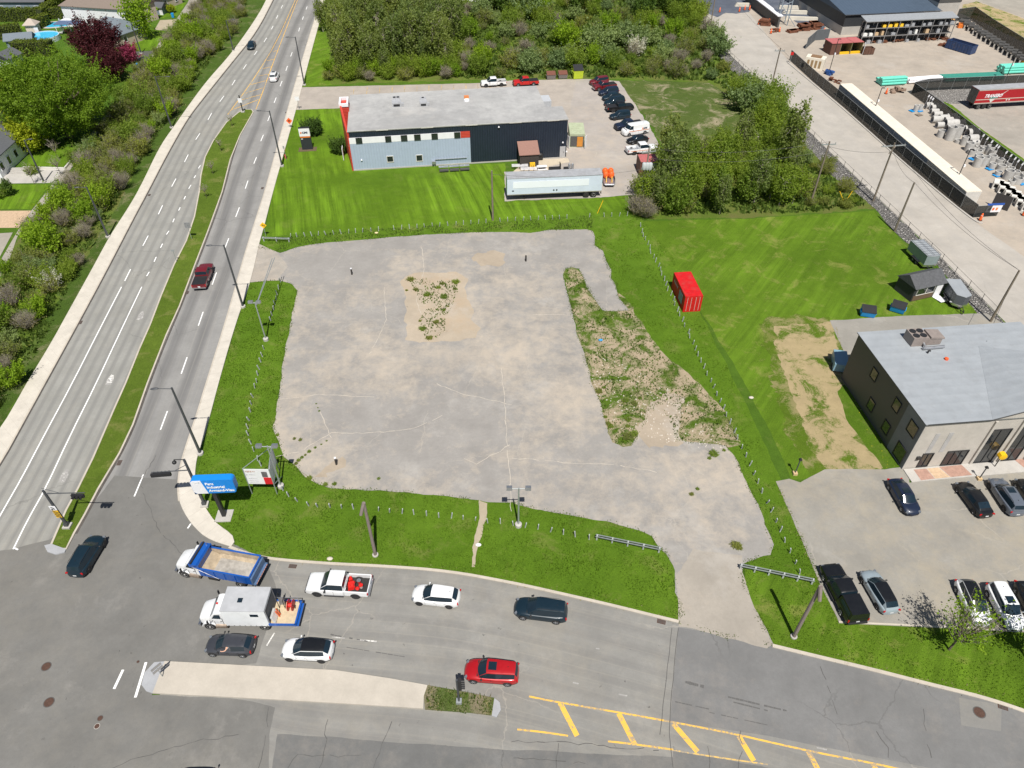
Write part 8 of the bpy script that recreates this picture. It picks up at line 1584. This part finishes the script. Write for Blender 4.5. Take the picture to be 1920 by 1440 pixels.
# scrub in the middle
fill([(862,148),(1100,140),(1150,146),(1335,152),(1420,200),(1500,262),(1440,195),(1350,110),(1322,50),(1300,-10),(1060,-40),(860,-40)],5.7,['mid0','mid1','mid2','olive0','olive1','willow0','willow1','olive2','bare0','bare1','low0','olive0','willow0','bright0','low1'],.5,1.25,[(960,'in the scrub behind the white pickup'),(1050,'in the scrub behind the red pickup'),(1130,'in the scrub behind the lime bin'),(1220,'in the scrub above the dry lot'),(1310,'in the scrub right of the silvery willow'),(9999,'in the scrub beside the east road')],3)
for x,y,k,s in((930,20,'dark0',1.0),(950,30,'dark1',1.1),(1010,12,'dark0',1.0),(1085,25,'dark1',.9),(1205,45,'dark0',1.0),(1235,30,'dark1',1.1),(1280,30,'dark0',1.1),(1290,10,'dark1',1.1),(1255,8,'dark0',1.1)): plant(k,x,y,s,'tall dark green tree rising above the scrubland','tall dark trees in the scrubland')
plant('bright0',1065,95,1.5,'large bright lime green bush in the middle of the scrubland'); plant('willow0',1115,98,1.6,'large rounded grey green bush right of the lime one'); plant('willow1',1190,90,1.4,'rounded silvery willow in the right half of the scrubland'); plant('blossom0',1193,105,1.2,'cream flowering bush in front of the silvery willow'); plant('willow0',985,35,1.9,'large pale rounded willow at the upper scrubland')
# thicket between the yards
fill([(1215,402),(1180,392),(1205,345),(1240,312),(1300,296),(1400,290),(1460,298),(1500,340),(1520,392),(1400,404)],3.4,['aspen0','aspen1','aspen0','olive0','poplar1','mid0'],.65,1.2,[(1290,'in the thicket behind the transformer pole'),(1380,'in the middle of the thicket'),(1470,'in the thicket left of the shrub pole'),(9999,'in the thicket beside the stony ditch')],5)
fill([(1400,160),(1440,185),(1500,255),(1470,262),(1400,225),(1370,180)],3.2,['mid1','olive1','willow1','mid2'],.7,1.1,[(9999,'along the ditch above the shrub pole')],6)
plant('willow1',1400,208,1.5,'big rounded willow at the right end of the dry lot'); plant('bare0',1195,402,1.0,'brown leafless bush under the transformer pole'); plant('bare1',1210,408,.9,'second brown leafless bush right of the transformer pole')
fill([(1500,395),(1600,388),(1630,388),(1560,330),(1505,262),(1440,262),(1250,290),(1235,310),(1450,290),(1500,330)],3.6,['olive0','low0','low1','willow0'],.45,.85,[(9999,'between thicket and stony ditch')],7)
# left shrub strip
SL=[(107,362),(150,300),(190,240),(240,175),(285,112),(330,60),(362,25),(400,-30),(470,-30),(455,40),(415,92),(368,150),(330,205),(290,262),(248,330),(220,380),(190,440),(160,480),(120,560),(82,640),(40,705),(0,770),(-60,850),(-200,1000),(-280,980),(-100,740),(-30,600),(20,490),(64,420)]
fill(SL,3.4,['bright0','olive0','olive1','bare0','mid1','mid0','olive2','bare1','lilac0','mid2','olive0','bare1'],.5,.98,[(60,'at the top of the suburb strip'),(150,'in the strip across from the dark red maples'),(250,'in the strip across from the giant tree'),(350,'in the strip across from the bungalow'),(450,'in the strip across from the brick drive'),(600,'in the strip just below the brick drive'),(9999,'at the low end of the suburb strip')],8,ax=1)
for x,y,k,s in((312,150,'bright0',1.15),(368,85,'bright1',1.15),(95,480,'bright0',1.25),(190,395,'bright1',.9),(265,205,'mid1',1.1),(130,400,'bright1',1.0)): plant(k,x,y,s,'large bright shrub crown standing above the strip between suburb and boulevard','large shrubs of the strip')
plant('blossom0',100,540,.75,'white flowering shrub low in the left strip'); plant('blossom0',170,225,.7,'white flowering shrub beside the suburban street')
# suburb trees
maketree('giant',10.8,2.0,15.0,230,66000,.26,L_big,5,.55,91,'dome',1,34,.19,1.0,ry=9.5)
plant('giant',132,258,1.0,'giant spreading green tree covering the gardens by the suburban street',name='big_tree',cat='tree',rz=.2)
maketree('maple',5.2,2.0,9.5,60,22000,.28,L_red,3,.25,92,'dome',1,14,.32)
plant('maple',195,122,1.0,'large dark red maple in front of the slate grey garage','dark red maples',name='maple_tree',cat='tree'); plant('maple',215,152,.72,'smaller dark red maple right of the large one','dark red maples',name='maple_tree',cat='tree')
maketree('pink',2.0,.6,3.6,30,5000,.22,L_pink,1.2,.09,93,'dome',2,6,.4); plant('pink',246,118,1.1,'pink flowering shrub at the suburban street',name='pink_shrub',cat='shrub')
maketree('gold',3.6,.8,6.0,46,12000,.26,L_lime,1.8,.16,94,'dome',1,10,.34); plant('gold',62,283,1.0,'yellow green tree at the corner of the bungalow',name='golden_tree',cat='tree'); plant('bright1',273,72,1.8,'fresh green tree on the lawn of the big white house',name='garden_tree',cat='tree',sz=1.2)
for x,y,k,s,l in((30,200,'lilac0',1.0,'pale lilac bush near the garden shed'),(265,22,'lilac0',1.3,'greyish bush at the top edge beside the grey roofed house'),(62,325,'low0',.8,'little plant in front of the bungalow wall'),(20,366,'dark0',.35,'round dark bush on the lower left lawn'),(5,368,'low0',1.0,'low hedge bush at the left edge of the lower lawn')): plant(k,x,y,s,l)
for x,y,s,l in ((302,16,.9,'yellow leaved hedge shrub left part of the upper garden'),(322,24,.8,'yellow leaved hedge shrub beside the blue bin')): plant('gold',x,y,s*.42,l,name='golden_shrub',cat='shrub')
def hedge(label,a,b,w_,h_,seed,grp='clipped cedar hedges'):
    A,B=G(*a),G(*b); L=(B-A).length; t=thing('cedar_hedge',label,'hedge',(A.x,A.y,0),math.atan2((B-A).y,(B-A).x),grp); r=np.random.default_rng(seed); n=int(L*(w_+2*h_)*26)
    f=r.uniform(0,w_+2*h_,n); x=r.uniform(0,L,n); y=np.where(f<h_,0,np.where(f<h_+w_,f-h_,w_)); z_=np.where(f<h_,f,np.where(f<h_+w_,h_,f-h_-w_)); P=np.stack([x,y,z_],1)+r.normal(size=(n,3))*.13; P[:,2]=np.maximum(P[:,2],.05)
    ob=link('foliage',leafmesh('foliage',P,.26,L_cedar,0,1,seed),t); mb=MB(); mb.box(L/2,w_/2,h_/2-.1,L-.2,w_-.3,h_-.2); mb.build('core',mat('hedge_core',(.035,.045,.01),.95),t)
hedge('long clipped cedar hedge behind the first garden lawn',(-20,42),(85,40),2.0,3.2,1); hedge('clipped hedge running diagonally to the top edge',(88,42),(132,4),2.0,3.4,2); hedge('short clipped hedge behind the kidney pool',(92,36),(122,35),1.5,2.8,3); hedge('clipped hedge left of the garden kiosk',(-30,80),(46,68),2.4,3.0,4); hedge('broad clipped hedge below the slate blue shed',(28,108),(100,106),3.0,3.4,5); hedge('clipped hedge beside the kiosk and the kidney pool',(70,58),(98,45),1.6,2.8,6); hedge('low clipped hedge at the left edge below the garden shed',(-30,150),(16,147),2.5,2.0,7)
# clipped office shrubs, saplings
maketree('ball',1.75,.15,2.5,60,9000,.16,leafm('yew_leaf',(.04,.085,.012),(.08,.14,.018),.15,.1),.5,.08,95,'round',3,5,.34)
plant('ball',640,286,1.0,'round clipped dark shrub beside the red wall',name='clipped_shrub',cat='shrub'); plant('ball',587,252,1.1,'dark clipped shrub behind the black pylon sign',name='clipped_shrub',cat='shrub')
# leafy young tree in front of the white cars, bare branches on its left
maketree('young',2.3,3.0,6.6,34,850,.19,L_bright,1.7,.11,97,'dome',1,22,.30,twigs=70)
plant('young',1779,1218,1.0,'young tree with sparse bright leaves in front of the parked white cars',name='young_tree',cat='tree',rz=.4); plant('young',1925,1235,1.0,'young tree at the right edge below the parking kerb',name='young_tree',cat='tree',rz=2.2)
maketree('sapling',.6,.8,2.8,10,90,.10,L_olive,1.3,.03,98,'dome',1,8,.4,twigs=14)
for k,(x,y) in enumerate(((436,238),(415,285),(400,328),(388,372))): plant('sapling',x,y,1.0,'thin nearly bare sapling on the grass median','saplings on the grass median',name='sapling',cat='tree')
for x,y in((65,345),(115,330),(110,300)): plant('sapling',x,y,1.4,'thin leafing sapling on the bungalow lawn','saplings on the bungalow lawn',name='sapling',cat='tree')
plant('poplar0',606,60,.8,'single grey green poplar at the sidewalk left of the wood')
# ---- grass blades, weeds
def tufts(name,polys,dens,hmin,hmax,m,label,seed,avoid=(),wd=.05,maxn=200000,lean=.35):
    r=np.random.default_rng(seed); pts=[]
    for px in polys:
        P=GP(px); poly=np.array([(p.x,p.y) for p in P]); mn,mx=poly.min(0),poly.max(0); n=int((mx-mn).prod()*dens); q=r.uniform(mn,mx,(n,2)); ins=np.zeros(n,bool)
        def ip(pl,q):
            c=np.zeros(len(q),bool); j=len(pl)-1
            for i in range(len(pl)):
                xi,yi=pl[i]; xj,yj=pl[j]
                if yi!=yj: c^=((yi>q[:,1])!=(yj>q[:,1]))&(q[:,0]<(xj-xi)*(q[:,1]-yi)/(yj-yi)+xi)
                j=i
            return c
        k=ip(poly,q)
        for av in avoid: A=np.array([(p.x,p.y) for p in GP(av)]); k&=~ip(A,q)
        pts.append(q[k])
    P=np.concatenate(pts)[:maxn]; n=len(P)
    # clumpiness
    nz=np.array([mnoise.noise(Vector((x*.45,y*.45,seed))) for x,y in P]); P=P[nz>-.25]; nz=nz[nz>-.25]; n=len(P)
    a=r.uniform(0,2*PI,n); h=r.uniform(hmin,hmax,n)*(1+.8*nz); d=np.stack([np.cos(a),np.sin(a)],1)*wd*(1+h[:,None]*2); l=r.normal(size=(n,2))*lean*h[:,None]
    v=np.zeros((n,3,3)); v[:,0,:2]=P-d; v[:,1,:2]=P+d; v[:,2,:2]=P+l; v[:,2,2]=h; v[:,:2,2]=.0
    me=bpy.data.meshes.new(name); me.vertices.add(n*3); me.vertices.foreach_set('co',v.reshape(-1)); me.loops.add(n*3); me.loops.foreach_set('vertex_index',np.arange(n*3)); me.polygons.add(n); me.polygons.foreach_set('loop_start',np.arange(n)*3); me.polygons.foreach_set('loop_total',np.full(n,3)); me.update(calc_edges=True); me.materials.append(m)
    o=link(name,me); tag(o,label,'grass',kind='stuff'); return o
G1=leafm('grass_blade',(.095,.180,.012),(.190,.310,.026),.4,0); G2=leafm('weed_leaf',(.080,.135,.020),(.145,.215,.04),.35,0); G3=leafm('dry_blade',(.28,.25,.11),(.42,.37,.2),.3,0)
SOUTH=[(440,1040),(500,1047),(610,1054),(720,1058),(840,1068),(960,1088),(1050,1108),(1150,1130),(1230,1150),(1278,1160),(1262,1070),(1235,1030),(1195,998),(1145,983),(1065,968),(1000,956),(960,947),(915,946),(855,936),(780,929),(705,924),(620,919),(590,909),(572,899),(555,879),(532,861),(512,802),(520,762),(527,720),(535,650),(550,580),(558,548),(545,533),(470,533),(450,585),(432,642),(412,720),(397,775),(382,828),(366,900),(388,955),(408,985),(440,1010)]
tufts('grass',[SOUTH],34,.06,.20,G1,'uncut grass blades over the lawns round the lot',1,avoid=[[(900,938),(916,944),(893,1045),(884,1064),(890,1010)]])
tufts('grass',[[(1452,1014),(1510,1020),(1545,1090),(1572,1172),(1920,1190),(1960,1200),(1960,1345),(1840,1302),(1640,1252),(1448,1205),(1410,1110),(1396,1062),(1435,1045)],[(1113,433),(1200,405),(1260,480),(1330,610),(1395,760),(1440,870),(1515,1020),(1545,1085),(1500,1075),(1452,1015),(1425,940),(1388,865),(1290,700),(1180,585),(1145,520),(1118,460)]],24,.05,.17,G1,'uncut grass blades along the slanting post row and the road verge',2)
tufts('grass',[[(490,462),(500,446),(545,445),(700,430),(960,414),(1110,404),(1113,428),(960,432),(730,442),(560,460),(520,472)]],26,.08,.3,G2,'rough grass along the north post row',3)
tufts('weeds',[[(1058,510),(1072,502),(1092,515),(1112,560),(1130,586),(1180,586),(1200,605),(1240,665),(1290,705),(1360,775),(1386,830),(1300,828),(1270,822),(1240,760),(1180,800),(1194,822),(1167,835),(1150,828),(1132,782),(1110,720),(1090,647),(1070,572)]],13,.06,.32,G2,'weeds growing over the scrub patch of the lot',4,wd=.08)
tufts('weeds',[[(768,525),(840,520),(862,530),(850,570),(835,600),(835,620),(815,640),(795,632),(785,600),(800,580),(780,550)]],14,.08,.35,G2,'weeds growing on the sandy island of the lot',5,wd=.09)
tufts('weeds',[[(802,1287),(925,1313),(920,1341),(800,1331)]],60,.1,.5,G2,'weeds and dry stalks on the planted traffic island',6); tufts('dry_grass',[[(802,1287),(925,1313),(920,1341),(800,1331)]],30,.1,.6,G3,'dry stalks on the planted traffic island',7,wd=.03)
tufts('dry_grass',[[(440,1044),(600,1057),(840,1072),(1050,1113),(1230,1156),(1276,1167),(1274,1150),(1050,1100),(840,1062),(600,1047),(440,1036)],[(1450,1212),(1640,1257),(1840,1307),(1920,1332),(1920,1310),(1840,1288),(1640,1240),(1450,1196)]],9,.04,.14,G3,'dry straw along the kerb',8)
tufts('undergrowth',[SL],9,.15,.7,G2,'rough undergrowth below the shrubs of the left strip',9,wd=.12,maxn=60000)
tufts('undergrowth',[[(862,148),(1150,146),(1335,152),(1420,200),(1500,262),(1440,195),(1350,110),(1322,50),(1300,-10),(860,-40)]],3.5,.2,.9,G2,'rough undergrowth of the scrubland',10,wd=.22,maxn=60000)
tufts('undergrowth',[[(1215,402),(1180,392),(1235,296),(1400,262),(1470,270),(1630,385),(1500,400)]],6,.2,.8,G2,'rough undergrowth of the thicket',11,wd=.15,maxn=40000)
def edgetufts(name,lines,per,m,label,seed,amp=.13,hm=.2):
    r=np.random.default_rng(seed); V=[]
    for px in lines:
        q=resample(GP(px),.25)
        for p in q:
            g=mnoise.noise(Vector((p.x*.5,p.y*.5,seed)))
            for _ in range(int(per*max(0,.6+2*g))): x,y=p.x+r.normal()*amp*(1+max(0,g)),p.y+r.normal()*amp*(1+max(0,g)); a=r.uniform(0,6.28); h=r.uniform(.05,hm); c,s_=math.cos(a)*.06,math.sin(a)*.06; V+= [(x-c,y-s_,.02),(x+c,y+s_,.02),(x+r.normal()*.06,y+r.normal()*.06,h)]
    me=bpy.data.meshes.new(name); me.from_pydata(V,[],[(3*i,3*i+1,3*i+2) for i in range(len(V)//3)]); me.materials.append(m); o=link(name,me); tag(o,label,'weeds',kind='stuff')
edgetufts('weeds',[LOT[:-1]],7,G2,'ragged weeds along the broken edge of the lot',21); edgetufts('weeds',[[(1455,902),(1480,960),(1540,1100),(1573,1166)],KE,KN,[(1448,612),(1565,604),(1600,745),(1640,800),(1688,872)]],4,G3,'dry weeds along kerbs and car park edge',22,.1,.14)
# weed clumps in the lot cracks and on the sand
rw_=random.Random(12)
C4=lambda x,y:(480+x/4,720+y/4); wc=[C4(*p)+(s,) for p,s in (((300,600),.5),((320,575),.4),((345,553),.4),((370,535),.3),((400,510),.35),((445,480),.25),((490,455),.2),((530,428),.2),((288,413),.4),((333,422),.35),((160,385),.4),((465,180),.2),((475,205),.2),((452,150),.2),((590,752),.6),((920,712),.3),((400,710),.6),((520,757),.4))]+[(960+x/4,720+y/4,s) for x,y,s in((870,400,1.0),(915,380,.8),(870,270,.7),(865,320,.5),(1510,530,.8),(1480,560,.5),(1590,500,.4),(1675,1215,.9),(1700,1230,.7),(1345,830,.5),(1390,790,.35),(740,320,.5),(700,250,.5),(720,300,.5),(650,60,.8),(690,30,.5),(920,150,.8),(850,130,.8),(960,110,.6))]+[(480+x/4,360+y/4,s) for x,y,s in((1160,660,.9),(1200,735,1.0),(1285,775,1.1),(1400,690,.9),(1500,680,.9),(1410,790,.9),(1370,720,.8),(1250,1030,1.0),(1300,1100,1.0),(1350,980,.8),(1410,890,.6),(1440,860,.4),(1230,970,.5),(1490,730,.5),(1130,740,.5))]
for x,y,s in wc: plant(rw_.choice(['low0','low1','low0']),x,y,s*rw_.uniform(.26,.44),'small clump of weeds rooted in the bare surface of the lot','weed clumps in the lot',name='weed_clump',cat='weed',sz=.6)
